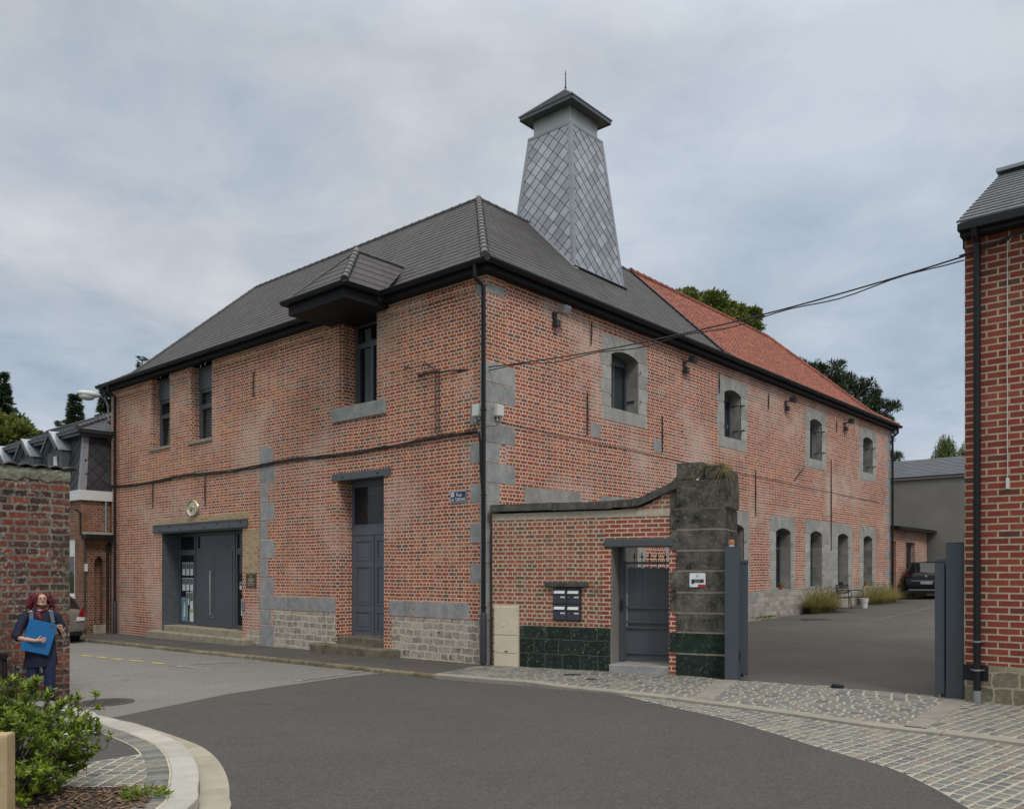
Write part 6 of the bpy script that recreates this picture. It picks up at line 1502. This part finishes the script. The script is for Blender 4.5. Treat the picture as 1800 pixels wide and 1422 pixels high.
# shrub in the planting bed
SH = thing('shrub', (-4.38, 7.35, IS), 0, 'bushy bright green shrub in the bark bed at the lower left corner', 'shrub')
random.seed(77); st_ = MB(); lf = MB()
tips = []
def px2(px, py, Z=7.35): return Vector(((px - 900) / 1487 * Z + 4.38, 0, 2 - (py - 1003) * Z / 1487 - IS))
for (px, py) in ((10, 1215), (30, 1205), (52, 1195), (8, 1240), (45, 1225), (80, 1235), (100, 1228), (118, 1240), (128, 1262), (95, 1258), (60, 1262), (30, 1265), (5, 1290), (135, 1300), (150, 1290), (120, 1292), (90, 1298), (62, 1300), (35, 1310), (140, 1332), (118, 1330), (100, 1335), (75, 1345), (50, 1350), (20, 1345), (125, 1350), (105, 1365), (85, 1385), (40, 1385), (60, 1400), (15, 1390), (-20, 1215), (-30, 1260), (-25, 1320), (-40, 1360)):
    for _ in range(3):
        p = px2(px + random.uniform(-7, 7), py + random.uniform(-6, 8)); p.y = random.uniform(-.45, .45) * (1.2 if py > 1230 else .8); tips.append(p)
for tip in tips:
    b_ = Vector((random.uniform(-.12, .12), random.uniform(-.12, .12), -.02)); m1 = b_.lerp(tip, .45) + Vector((random.uniform(-.05, .05), random.uniform(-.05, .05), .04)); pts = [b_, m1, tip]
    st_.tube(pts, [.010, .007, .003], 5)
    for s_ in range(5):
        base = m1.lerp(tip, random.uniform(.35, 1.0)); d = (tip - m1).normalized() * .7 + rdir() * .8 + Vector((0, 0, .35)); e = base + d.normalized() * random.uniform(.06, .16); st_.tube([base, e], [.004, .002], 4)
        for k in range(random.randint(16, 24)):
            u = random.uniform(.25, 1.0); p = base.lerp(e, u); ax = (e - base).normalized(); q_ = ax.orthogonal().normalized(); q_.rotate(Matrix.Rotation(random.uniform(0, 6.283), 3, ax)); dd = q_ * random.uniform(.5, 1.1) + ax * random.uniform(.2, .9); leaf(lf, p, dd, random.uniform(.040, .070), random.uniform(.018, .027), ax)
st_.build('stems', 'bark', SH); lf.build('leaves', 'leafB', SH, fix=False)
# weed
wx, wy = gp(255, 1404, IS)
WD = thing('weed', (wx, wy, IS + .02), 0, 'small bright green weed growing in the bark mulch', 'plant'); random.seed(5); q = MB()
for _ in range(150):
    a = random.uniform(0, 6.283); r = random.random() ** .5 * .16; leaf(q, (r * math.cos(a) * 1.2, r * math.sin(a) * .8, random.uniform(0, .06)), (math.cos(a), math.sin(a), random.uniform(.1, .9)), random.uniform(.04, .09), .02)
q.build('leaves', 'leafB', WD, fix=False)
# timber post and bin at the left edge
tp_ = thing('timber_post', (-3.745, 6.2, 0), R(8), 'square sawn timber post cropped at the bottom left corner', 'post')
q = MB(); q.box(-.07, .07, -.07, .07, -.1, .80); q.hexa([(-.07, -.07, .8), (.07, -.07, .8), (.07, .07, .8), (-.07, .07, .8), (-.06, -.06, .81), (.06, -.06, .81), (.06, .06, .81), (-.06, .06, .81)]); q.build('post', 'wood', tp_, bevel=.008)
M['maroon'] = plain('dark maroon plastic', (.035, .018, .022), .5, var=.1, bump=0)
bn = thing('litter_bin', (-7.75, 12.45, IS), R(20), 'ribbed dark maroon litter bin cropped at the left edge beside the person', 'bin')
q = MB(); q.tube([(0, 0, .02), (0, 0, .68)], .26, 24); q.build('barrel', 'maroon', bn, smooth=40)
q = MB()
for i in range(24): a = 2 * math.pi * i / 24; q.bar((.265 * math.cos(a), .265 * math.sin(a), .03), (.265 * math.cos(a), .265 * math.sin(a), .66), .03, .02)
q.build('ribs', 'maroon', bn); q = MB(); q.tube([(0, 0, .68), (0, 0, .74)], .29, 24); q.build('rim', 'gutter', bn, smooth=40)
# ornamental grasses
def clump(b0, b1, a, h, n, label, seed):
    random.seed(seed); o = thing('ornamental_grass', wc((b0 + b1) / 2, a, zg(*wp((b0 + b1) / 2, a))), ROT, label, 'grass clump', 'ornamental grasses by the courtyard wall'); q = MB(); hw = (b1 - b0) / 2
    for _ in range(12): blades(q, (random.uniform(-hw * .75, hw * .75), random.uniform(-.15, .15), -.03), n // 12, h, 0, .007, 1.25, .2, .5)
    q.build('blades', 'leafY', o, fix=False)
    q = MB()
    for _ in range(90):
        x = random.uniform(-hw * .9, hw * .9); y = random.uniform(-.35, .3); z = h * random.uniform(.45, .85); d = Vector((random.uniform(-.5, .5), random.uniform(-.7, .2), random.uniform(.1, .8))).normalized()
        q.tube([(x, y, z), Vector((x, y, z)) + d * .07, Vector((x, y, z)) + d * .15], [.004, .012, .003], 5)
    q.build('seed_heads', 'dry', o)
clump(16.3, 19.1, -.5, 1.0, 2600, 'large tawny ornamental grass left of the metal bench', 81)
clump(21.9, 25.4, -.5, .95, 2400, 'tawny ornamental grass right of the metal bench at the foot of the wall', 82)
# bench, bucket, pots
bz = zg(*wp(19.9, -.6))
BE = thing('metal_bench', wc(19.35, -.32, bz), ROT, 'dark metal garden bench with curved arms between two grass clumps', 'bench')
q = MB()
for x in (0, 1.25):
    q.tube([(x, -.0, 0), (x, .0, .42), (x, .04, .9)], .02, 8); q.tube([(x, -.55, 0), (x, -.50, .35), (x, -.56, .55), (x, -.50, .66), (x, -.3, .69), (x, .0, .66)], .02, 8); q.tube([(x, -.5, .42), (x, 0, .40)], .018, 8)
each(q, 'arm_and_legs', 'anthD', BE, smooth=50)
q = MB()
for i in range(6): q.box(-.0, 1.25, -.50 + i * .09, -.43 + i * .09, .42, .435)
q.build('seat', 'anthD', BE); q = MB()
for i in range(4): q.box(0, 1.25, .012 + i * .009, .027 + i * .009, .55 + i * .095, .62 + i * .095)
q.build('backrest', 'anthD', BE)
bk_ = thing('bucket', wc(20.15, -1.05, zg(*wp(20.15, -1.05))), 0, 'white plastic bucket standing before the metal bench', 'bucket')
q = MB(); q.lathe([(.12, 0), (.165, .36), (.175, .36), (.175, .38), (.155, .38), (.11, .02)], n=24); q.build('pail', 'white', bk_, smooth=40)
q = MB(); q.tube([(-.17, 0, .36), (-.17, -.14, .28), (0, -.2, .24), (.17, -.14, .28), (.17, 0, .36)], .006, 6); q.build('handle', 'galv', bk_)
M['terra'] = plain('terracotta', (.30, .11, .06), .8, var=.2)
for i, (b, lb) in enumerate(((15.25, 'terracotta flower pot on the sill of the ground floor window left of the large grass'), (21.0, 'dark flower pot on the ground floor sill above the bench'), (23.75, 'terracotta flower pot on the last ground floor sill'))):
    o = thing('flower_pot', wc(b, .12, 1.348), 0, lb, 'flower pot', 'pots on the window sills'); q = MB(); q.lathe([(.06, 0), (.09, .13), (.1, .13), (.1, .155), (.08, .155), (.07, .14)], n=16); q.build('pot', 'terra' if i != 1 else 'anthD', o, smooth=40)
    random.seed(90 + i); q = MB()
    for _ in range(60): leaf(q, (random.uniform(-.07, .07), random.uniform(-.07, .07), .14 + random.uniform(0, .05)), rdir() + Vector((0, 0, .6)), .06, .025)
    q.build('plant', 'dry' if i != 1 else 'leafP', o, fix=False)
# tufts of weeds at the wall foot
random.seed(44)
for (b, lb) in ((13.6, 'little green weeds at the foot of the pale footing in the yard'), ):
    o = thing('weed', wc(b, -.12, zg(*wp(b, -.12))), ROT, lb, 'plant'); q = MB()
    for _ in range(260): leaf(q, (random.gauss(0, .55), random.gauss(0, .05), random.uniform(0, .05)), rdir() + Vector((0, 0, .8)), .07, .02)
    q.build('leaves', 'leafB', o, fix=False)
# ================================================================ CARS
M['paintK'] = plain('black car paint', (.004, .004, .005), .2, 0., var=.05, bump=0, spec=.35); M['paintS'] = plain('beige metallic paint', (.30, .275, .235), .3, .6, var=.04, bump=0)
M['tail'] = plain('tail lamp red', (.20, .008, .012), .15, var=.1, bump=0); M['tailD'] = plain('smoked tail lamp', (.045, .008, .012), .15, var=.1, bump=0)
M['rubber'] = plain('tyre rubber', (.015, .015, .015), .85, var=.2); M['chrome'] = plain('chrome', (.6, .6, .6), .12, 1., var=.03, bump=0); M['plateW'] = plain('number plate', (.55, .55, .53), .5, var=.03, bump=0); M['plateT'] = plain('plate lettering', (.012, .012, .014), .5, bump=0)
M['lampC'] = plain('clear lamp', (.55, .54, .52), .15, var=.05, bump=0)
def car(loc, rz, sts, paint, label, wb, rw, plate, tailmat, mpv):
    o = thing('parked_car', loc, rz, label, 'car')          # local +y is forward, rear bumper near y=0
    def sec(zf, zb, zr, w_, wr): return [(0, zf), (w_ * .86, zf), (w_ * .97, zf + .12), (w_, zf + (zb - zf) * .55), (w_ * .97, zb), (wr, zr - .06), (wr * .82, zr), (0, zr + .02)]
    rows = [[(y, p) for p in sec(*r)] for y, *r in sts]
    body = MB(); gl = MB(); n = 8
    for s_ in (-1, 1):
        for i in range(len(rows) - 1):
            for j in range(n - 1):
                q_ = [(s_ * rows[a][b][1][0], rows[a][b][0], rows[a][b][1][1]) for a, b in ((i, j), (i, j + 1), (i + 1, j + 1), (i + 1, j))]
                y = (rows[i][0][0] + rows[i + 1][0][0]) / 2
                side = j == 4 and sts[i][3] - sts[i][2] > .38 and sts[i + 1][3] - sts[i + 1][2] > .38
                rear = i == mpv[0] and j >= 5; front = i == mpv[1] and j >= 5
                (gl if side or rear or front else body).add(q_, [(0, 1, 2, 3)])
        body.add([(s_ * p[0], sts[0][0], p[1]) for y, p in [(0, pp_) for pp_ in sec(*sts[0][1:])]], [tuple(range(8))])
        body.add([(s_ * p[0], sts[-1][0], p[1]) for p in sec(*sts[-1][1:])], [tuple(range(8))])
    bo = body.build('body', paint, o, smooth=1); bo.modifiers.new('subdivision', 'SUBSURF').render_levels = 2
    g_ = gl.build('windows', 'glassD', o, smooth=30, xf=Matrix.Translation((0, -.004, .004)))
    W_ = sts[1][4]
    for y in wb:
        for s_ in (-1, 1):
            q = MB(); q.lathe([(rw * .6, -.11), (rw * .97, -.11), (rw, -.07), (rw, .07), (rw * .97, .11), (rw * .6, .11)], (s_ * (W_ - .11), y, rw), 28, 'x'); wh = q.build('wheel', 'rubber', o, smooth=40)
            q = MB(); q.lathe([(rw * .62, -.1), (rw * .58, s_ * .09), (.05, s_ * .10)], (s_ * (W_ - .11), y, rw), 20, 'x'); q.build('rim', 'galv', wh, smooth=40)
            q = MB(); q.lathe([(rw * 1.16, -.012), (rw * 1.16, .012)], (s_ * (W_ - .035), y, rw * 1.06), 28, 'x'); q.build('wheel_arch', 'gutter', o)
    return o, W_
K = [(-.02, .36, .66, .74, .84, .70), (.03, .30, .88, .93, .92, .76), (.07, .28, 1.02, 1.08, .94, .78), (.16, .27, 1.06, 1.16, .945, .78), (.50, .27, 1.08, 1.60, .945, .66), (.80, .27, 1.08, 1.675, .945, .66), (2.0, .27, 1.05, 1.69, .945, .66), (3.0, .27, 1.02, 1.60, .945, .64), (3.75, .27, .98, 1.12, .94, .72), (4.4, .28, .88, .95, .92, .70), (4.75, .32, .70, .76, .84, .6)]
cx_, cy_ = fromp(1628, 0, 38)[:2]; czz = zg(cx_, cy_) + .012
o, W_ = car((cx_, cy_, czz), math.atan2(.7527, .6584) - R(90) + R(14), K, 'paintK', 'black people carrier parked at the back of the yard, rear towards the street', (.95, 3.9), .36, None, 'tailD', (3, 7))
q = MB()
for s_ in (-1, 1): q.hexa([(s_ * .93, .10, .96), (s_ * .60, -.01, .98), (s_ * .60, .05, 1.08), (s_ * .95, .2, 1.10), (s_ * .90, .06, .98), (s_ * .58, -.03, 1.0), (s_ * .58, .0, 1.07), (s_ * .92, .12, 1.09)])
each(q, 'tail_light', 'tailD', o)
q = MB(); q.box(-.62, .62, -.045, .0, .80, .825); q.build('chrome_strip', 'chrome', o); q = MB(); q.box(-.72, .72, -.05, .0, .38, .43); q.build('bumper_trim', 'galv', o)
q = MB(); q.box(-.88, .88, -.03, .1, .24, .37); q.build('bumper', 'gutter', o, bevel=.02)
q = MB(); q.box(-.26, .26, -.055, -.03, .67, .78); p_ = q.build('number_plate', 'plateW', o); q = MB(); q.box(-.26, -.225, -.058, -.055, .67, .78); q.build('plate_band', 'navy', p_)
text('DZ-817-NE', .115, 'plateT', o, (.02, -.059, .725), (R(90), 0, 0), 'plate_lettering', sx=.85)
q = MB()
for a, b in (((0, 1.10), (.035, 1.035)), ((.035, 1.035), (0, .97)), ((0, .97), (-.035, 1.035)), ((-.035, 1.035), (0, 1.10))): q.bar((a[0], .0, a[1]), (b[0], .0, b[1]), .02, .03)
q.build('diamond_badge', 'chrome', o)
q = MB(); q.tube([(.05, .10, 1.14), (-.35, .2, 1.24)], .012, 6); q.build('rear_wiper', 'gutter', o)
WH = 1.07
Hh = [(-.02, .34, .60, .68, .74, .60), (.02, .28, .80, .86, .82, .68), (.06, .27, .90, .97, .84, .70), (.12, .26, .97, 1.06, .845, .70), (.38, .26, 1.0, 1.42, .845, .58), (.65, .26, 1.0, 1.50, .845, .58), (1.5, .26, .98, 1.52, .845, .58), (2.4, .26, .95, 1.44, .845, .56), (3.05, .26, .92, 1.02, .84, .64), (3.6, .27, .82, .88, .80, .6), (3.9, .30, .62, .68, .72, .5)]
cp_ = wc(-2.93, 15.1); 
Hh = [(y, a, b, c, w_ * WH, r_ * WH) for y, a, b, c, w_, r_ in Hh]
o, W_ = car((cp_.x, cp_.y, zg(*wp(-2.9, 15.4)) + ROAD + .01), math.atan2(.6584, -.7527) - R(90), Hh, 'paintS', 'beige metallic hatchback parked behind the old wall, only its rear corner showing', (.75, 3.2), .31, None, 'tail', (3, 7))
q = MB()
for s_ in (-1, 1): q.hexa([(s_ * .83, .03, .80), (s_ * .62, -.02, .84), (s_ * .72, .05, 1.0), (s_ * .85, .18, 1.12), (s_ * .81, -.01, .80), (s_ * .61, -.05, .85), (s_ * .70, .02, 1.01), (s_ * .83, .10, 1.13)])
each(q, 'tail_light', 'tail', o)
q = MB()
for s_ in (-1, 1): q.hexa([(s_ * .68, .0, .68), (s_ * .52, -.05, .66), (s_ * .60, -.0, .80), (s_ * .82, .03, .80), (s_ * .79, -.035, .69), (s_ * .51, -.075, .67), (s_ * .60, -.045, .79), (s_ * .81, -.0, .79)])
each(q, 'reversing_light', 'lampC', o)
q = MB(); q.box(-.26, .26, -.05, -.02, .50, .60); q.build('number_plate', 'plateW', o); q = MB(); q.box(.17, .26, -.053, -.05, .50, .60); q.build('plate_band', 'tail', o)
q = MB(); q.box(-.74, .74, -.03, .1, .22, .36); q.build('bumper', 'gutter', o, bevel=.02)
# ================================================================ PERSON
M['skin'] = plain('skin', (.52, .30, .215), .5, var=.06, bump=0); M['hair'] = plain('dark red hair', (.12, .014, .022), .5, var=.5, vs=14, bump=.3); M['navyC'] = plain('navy knit', (.006, .007, .026), .85, var=.25, vs=6, bump=.4, bs=200)
M['jeans'] = plain('blue denim', (.010, .017, .055), .85, var=.3, vs=8, bump=.3, bs=150); M['scarf'] = plain('dark red scarf', (.11, .012, .015), .8, var=.3, vs=12); M['folderB'] = plain('bright blue card', (.008, .13, .34), .4, var=.04, bump=0); M['teal'] = plain('teal canvas', (.03, .10, .13), .8, var=.2); M['strap'] = plain('pale blue strap', (.06, .085, .115), .7, var=.2); M['shoe'] = plain('grey shoe', (.22, .21, .20), .6, var=.2); M['lip'] = plain('lips', (.34, .14, .12), .5, bump=0)
PX, PY, PR = -6.80, 12.2, R(38)
PE = thing('person', (PX, PY, IS), PR, 'person with curly red hair and navy top, hugging a blue folder by the old wall', 'person')
def skin_mesh(name, verts, edges, radii, mat, parent, sub=2):
    me = bpy.data.meshes.new(name); me.from_pydata(verts, edges, []); me.materials.append(M[mat]); o = bpy.data.objects.new(name, me); COL.objects.link(o); o.parent = parent
    md = o.modifiers.new('skin', 'SKIN'); md.use_smooth_shade = True
    for v, r in zip(me.skin_vertices[0].data, radii): v.radius = r if isinstance(r, tuple) else (r, r); v.use_root = False
    me.skin_vertices[0].data[0].use_root = True
    s_ = o.modifiers.new('subdivision', 'SUBSURF'); s_.levels = sub; s_.render_levels = sub
    return o
V = []; E_ = []; Rr = []
def pt(p, r, link=None):
    V.append(p); Rr.append(r)
    if link is not None: E_.append((link, len(V) - 1))
    return len(V) - 1
pel = pt((0, 0, .92), (.145, .105)); wst = pt((0, -.005, 1.06), (.115, .085), pel); chs = pt((0, 0, 1.24), (.13, .095), wst); nb = pt((0, .01, 1.37), (.10, .06), chs); nk = pt((.005, 0, 1.43), .048, nb); ch = pt((.01, -.015, 1.49), (.062, .07), nk); sk = pt((.012, -.005, 1.575), (.075, .088), ch); tp2 = pt((.012, 0, 1.635), (.05, .06), sk)
for s_, el, wr, kn in ((-1, (-.325, -.13, 1.03), (-.11, -.275, .985), 0), (1, (.29, -.02, 1.05), (.25, -.19, 1.08), 0)):
    sh = pt((s_ * .165, .01, 1.345), .055, nb); e = pt(el, .040, sh); w1 = pt(tuple(Vector(el).lerp(Vector(wr), .5)), .034, e); w2 = pt(wr, .024, w1)
    hd = Vector((.85, -.12, .05)).normalized() if s_ < 0 else Vector((-.35, -.35, .8)).normalized()
    side = Vector((0, 0, 1)) if s_ < 0 else Vector((.6, -.4, .1)).normalized(); fw_ = hd.cross(side).normalized() * (1 if s_ < 0 else 1)
    pm = pt(tuple(Vector(wr) + hd * .045), (.030, .020), w2); pm2 = pt(tuple(Vector(wr) + hd * .08), (.034, .018), pm)
    curl = Vector((0, .5, 0)) if s_ < 0 else Vector((-.3, .6, .0))
    for k, (o_, L) in enumerate(((.030, .060), (.010, .068), (-.010, .063), (-.029, .05))):
        b0 = Vector(wr) + hd * .085 + side * o_; f1 = pt(tuple(b0), .0095, pm2); f2 = pt(tuple(b0 + hd * L * .5), .0088, f1); f3 = pt(tuple(b0 + hd * L * .8 + curl * L * .55), .0075, f2)
    t1_ = pt(tuple(Vector(wr) + hd * .035 + side * .035 + Vector((0, -.01, 0))), .011, pm); t2_ = pt(tuple(Vector(wr) + hd * .075 + side * .062 + Vector((0, -.012, 0))), .0095, t1_)
for s_, kn, an, toe in ((-1, (-.10, -.03, .50), (-.10, .06, .09), (-.11, -.10, .04)), (1, (.10, -.10, .50), (.11, -.06, .09), (.13, -.22, .04))):
    h_ = pt((s_ * .085, 0, .84), (.085, .085), pel); k_ = pt(kn, .056, h_); a_ = pt(an, .036, k_); f_ = pt(toe, (.036, .026), a_)
skin_mesh('body', V, E_, Rr, 'skin', PE)
# tunic: stacked ellipses, pleated towards the hem
def rings(rs, n=28, pleat=0):
    mb = MB(); vs = []
    for (cx0, cy0, z, rx, ry, pl) in rs:
        for j in range(n):
            a = 2 * math.pi * j / n; k = 1 + pl * math.sin(a * 7 + z * 3); vs.append((cx0 + rx * k * math.cos(a), cy0 + ry * k * math.sin(a), z + .008 * pl * math.sin(a * 3)))
    m = len(rs); mb.add(vs, [(i * n + j, i * n + (j + 1) % n, (i + 1) * n + (j + 1) % n, (i + 1) * n + j) for i in range(m - 1) for j in range(n)]); return mb
q = rings([(0, 0, .60, .215, .17, .05), (0, 0, .75, .205, .16, .04), (0, 0, .92, .19, .145, .02), (0, -.01, 1.06, .165, .125, .01), (0, -.01, 1.2, .175, .13, .01), (0, 0, 1.30, .185, .115, 0), (0, .005, 1.37, .17, .085, 0), (0, .008, 1.41, .10, .065, 0), (0, .005, 1.425, .075, .06, 0)])
q.tube([(-.14, .01, 1.36), (-.20, .0, 1.30), (-.275, -.06, 1.16), (-.325, -.12, 1.05), (-.29, -.16, 1.025)], [.06, .072, .066, .060, .056], 14)
q.tube([(.14, .01, 1.36), (.20, .01, 1.30), (.26, .0, 1.17), (.293, -.02, 1.06), (.285, -.07, 1.06)], [.06, .072, .066, .060, .054], 14)
q.build('tunic', 'navyC', PE, smooth=1)
q = MB()
q.tube([(-.085, 0, .88), (-.095, -.01, .68), (-.10, -.03, .5), (-.10, .03, .25), (-.10, .06, .10)], [.115, .095, .078, .068, .066], 14); q.tube([(.085, 0, .88), (.095, -.05, .68), (.10, -.10, .5), (.11, -.08, .25), (.11, -.06, .10)], [.115, .095, .078, .068, .066], 14)
q.build('jeans', 'jeans', PE, smooth=1)
q = MB(); q.ball((-.105, .0, .045), (.047, .13, .048), 14, 8); q.ball((.12, -.13, .045), (.047, .13, .048), 14, 8); each(q, 'shoe', 'shoe', PE, smooth=1)
q = MB(); q.tube([(.1 * math.cos(a) * .8, -.0 + .075 * math.sin(a), 1.415 - .02 * math.sin(a * 2) - (.03 if math.sin(a) < 0 else 0)) for a in [2 * math.pi * i / 16 for i in range(17)]], .020, 8); q.tube([(-.05, -.09, 1.37), (-.03, -.12, 1.30), (-.01, -.13, 1.22)], [.03, .03, .02], 8); q.build('scarf', 'scarf', PE, smooth=1)
random.seed(303); q = MB(); hc = Vector((.012, .015, 1.575))
q.ball((hc.x, hc.y + .028, hc.z + .012), (.088, .088, .082), 16, 10)
for _ in range(230):
    a = random.uniform(-.35 * math.pi, 1.35 * math.pi)            # leaves the face (towards -y) open
    e = random.uniform(-.1, 1.2); p0 = hc + Vector((.085 * math.cos(a) * math.cos(e), .02 + .085 * math.sin(a) * math.cos(e), .085 * math.sin(e)))
    if e < .45 and (a < -.08 * math.pi or a > 1.08 * math.pi): continue
    if p0.y < -.015 and p0.z < 1.625 and abs(p0.x - hc.x) < .075: continue
    pts = [p0]; out = Vector((math.cos(a), math.sin(a) * .8 + .35, 0)) * random.uniform(.04, .11); L = random.uniform(.08, .21); ph = random.uniform(0, 6.28)
    for i in range(1, 9): u = i / 8; pts.append(p0 + out * math.sin(u * 1.5) + Vector((.012 * math.cos(ph + u * 11), .012 * math.sin(ph + u * 11), .03 * math.sin(u * 3) - L * u)))
    q.tube(pts, [.008, .010, .011, .011, .011, .010, .009, .007, .003], 6)
q.build('hair', 'hair', PE, smooth=1)
fc = MB(); fc.ball((.012, -.022, 1.545), (.066, .072, .088), 18, 12); fc.ball((.012, -.068, 1.487), (.03, .024, .022), 12, 8); fc.build('face', 'skin', PE, smooth=1)
fc = MB(); fc.ball((.012, -.098, 1.555), (.011, .018, .020), 10, 8); fc.ball((.012, -.103, 1.548), (.014, .012, .010), 10, 8); fc.build('nose', 'skin', PE, smooth=1)
fc = MB(); fc.ball((.012, -.090, 1.512), (.020, .006, .005), 12, 6); fc.build('mouth', 'lip', PE, smooth=1)
fc = MB(); fc.ball((-.018, -.086, 1.578), (.011, .007, .006), 10, 6); fc.ball((.042, -.086, 1.578), (.011, .007, .006), 10, 6); each(fc, 'eye', 'anthD', PE)
fc = MB()
for x in (-.020, .044): fc.tube([(x + .024 * math.cos(a), -.100, 1.577 + .017 * math.sin(a)) for a in [2 * math.pi * i / 14 for i in range(15)]], .0028, 6)
fc.tube([(.004, -.1, 1.58), (.020, -.1, 1.58)], .0028, 6); fc.tube([(-.044, -.1, 1.582), (-.07, -.05, 1.585), (-.072, .02, 1.58)], .0025, 6); fc.tube([(.068, -.1, 1.582), (.094, -.05, 1.585), (.096, .02, 1.58)], .0025, 6); fc.build('glasses', 'plateT', PE)
q = MB(); q.lathe([(.034, -.012), (.036, 0), (.034, .012)], (.275, -.155, 1.05), 16, 'y'); q.build('bracelet', 'chrome', PE)
Pm = Matrix.Translation((PX, PY, IS)) @ Matrix.Rotation(PR, 4, 'Z')
fo = thing('folder', Pm @ Vector((-.05, -.205, 1.03)), PR, 'bright blue card folder held against the chest by the person', 'folder')
q = MB(); q.box(-.185, .185, -.010, .0, -.225, .225); q.build('cover', 'folderB', fo, bevel=.003, xf=Matrix.Rotation(R(16), 4, 'Y')); q = MB(); q.box(-.18, .18, .001, .010, -.22, .215); q.build('back_cover', 'folderB', fo, xf=Matrix.Rotation(R(16), 4, 'Y')); q = MB(); q.box(.08, .16, -.012, -.010, .17, .205); q.build('label_tab', 'strap', fo, xf=Matrix.Rotation(R(16), 4, 'Y'))
bp_ = thing('backpack', Pm @ Vector((0, .19, 1.12)), PR, 'teal canvas backpack worn by the person, grey blue straps over the shoulders', 'backpack')
q = MB(); q.box(-.17, .17, -.08, .09, -.25, .22); q.build('bag', 'teal', bp_, bevel=.05, seg=3)
for s_ in (-1, 1):
    q = MB(); pts = [(s_ * .11, -.08, .18), (s_ * .115, -.17, .285), (s_ * .125, -.26, .245), (s_ * .14, -.33, .10), (s_ * .16, -.31, -.1), (s_ * .15, -.1, -.2)]
    for a, b in zip(pts, pts[1:]): q.bar(a, b, .05, .012)
    q.build('shoulder_strap', 'strap', bp_)
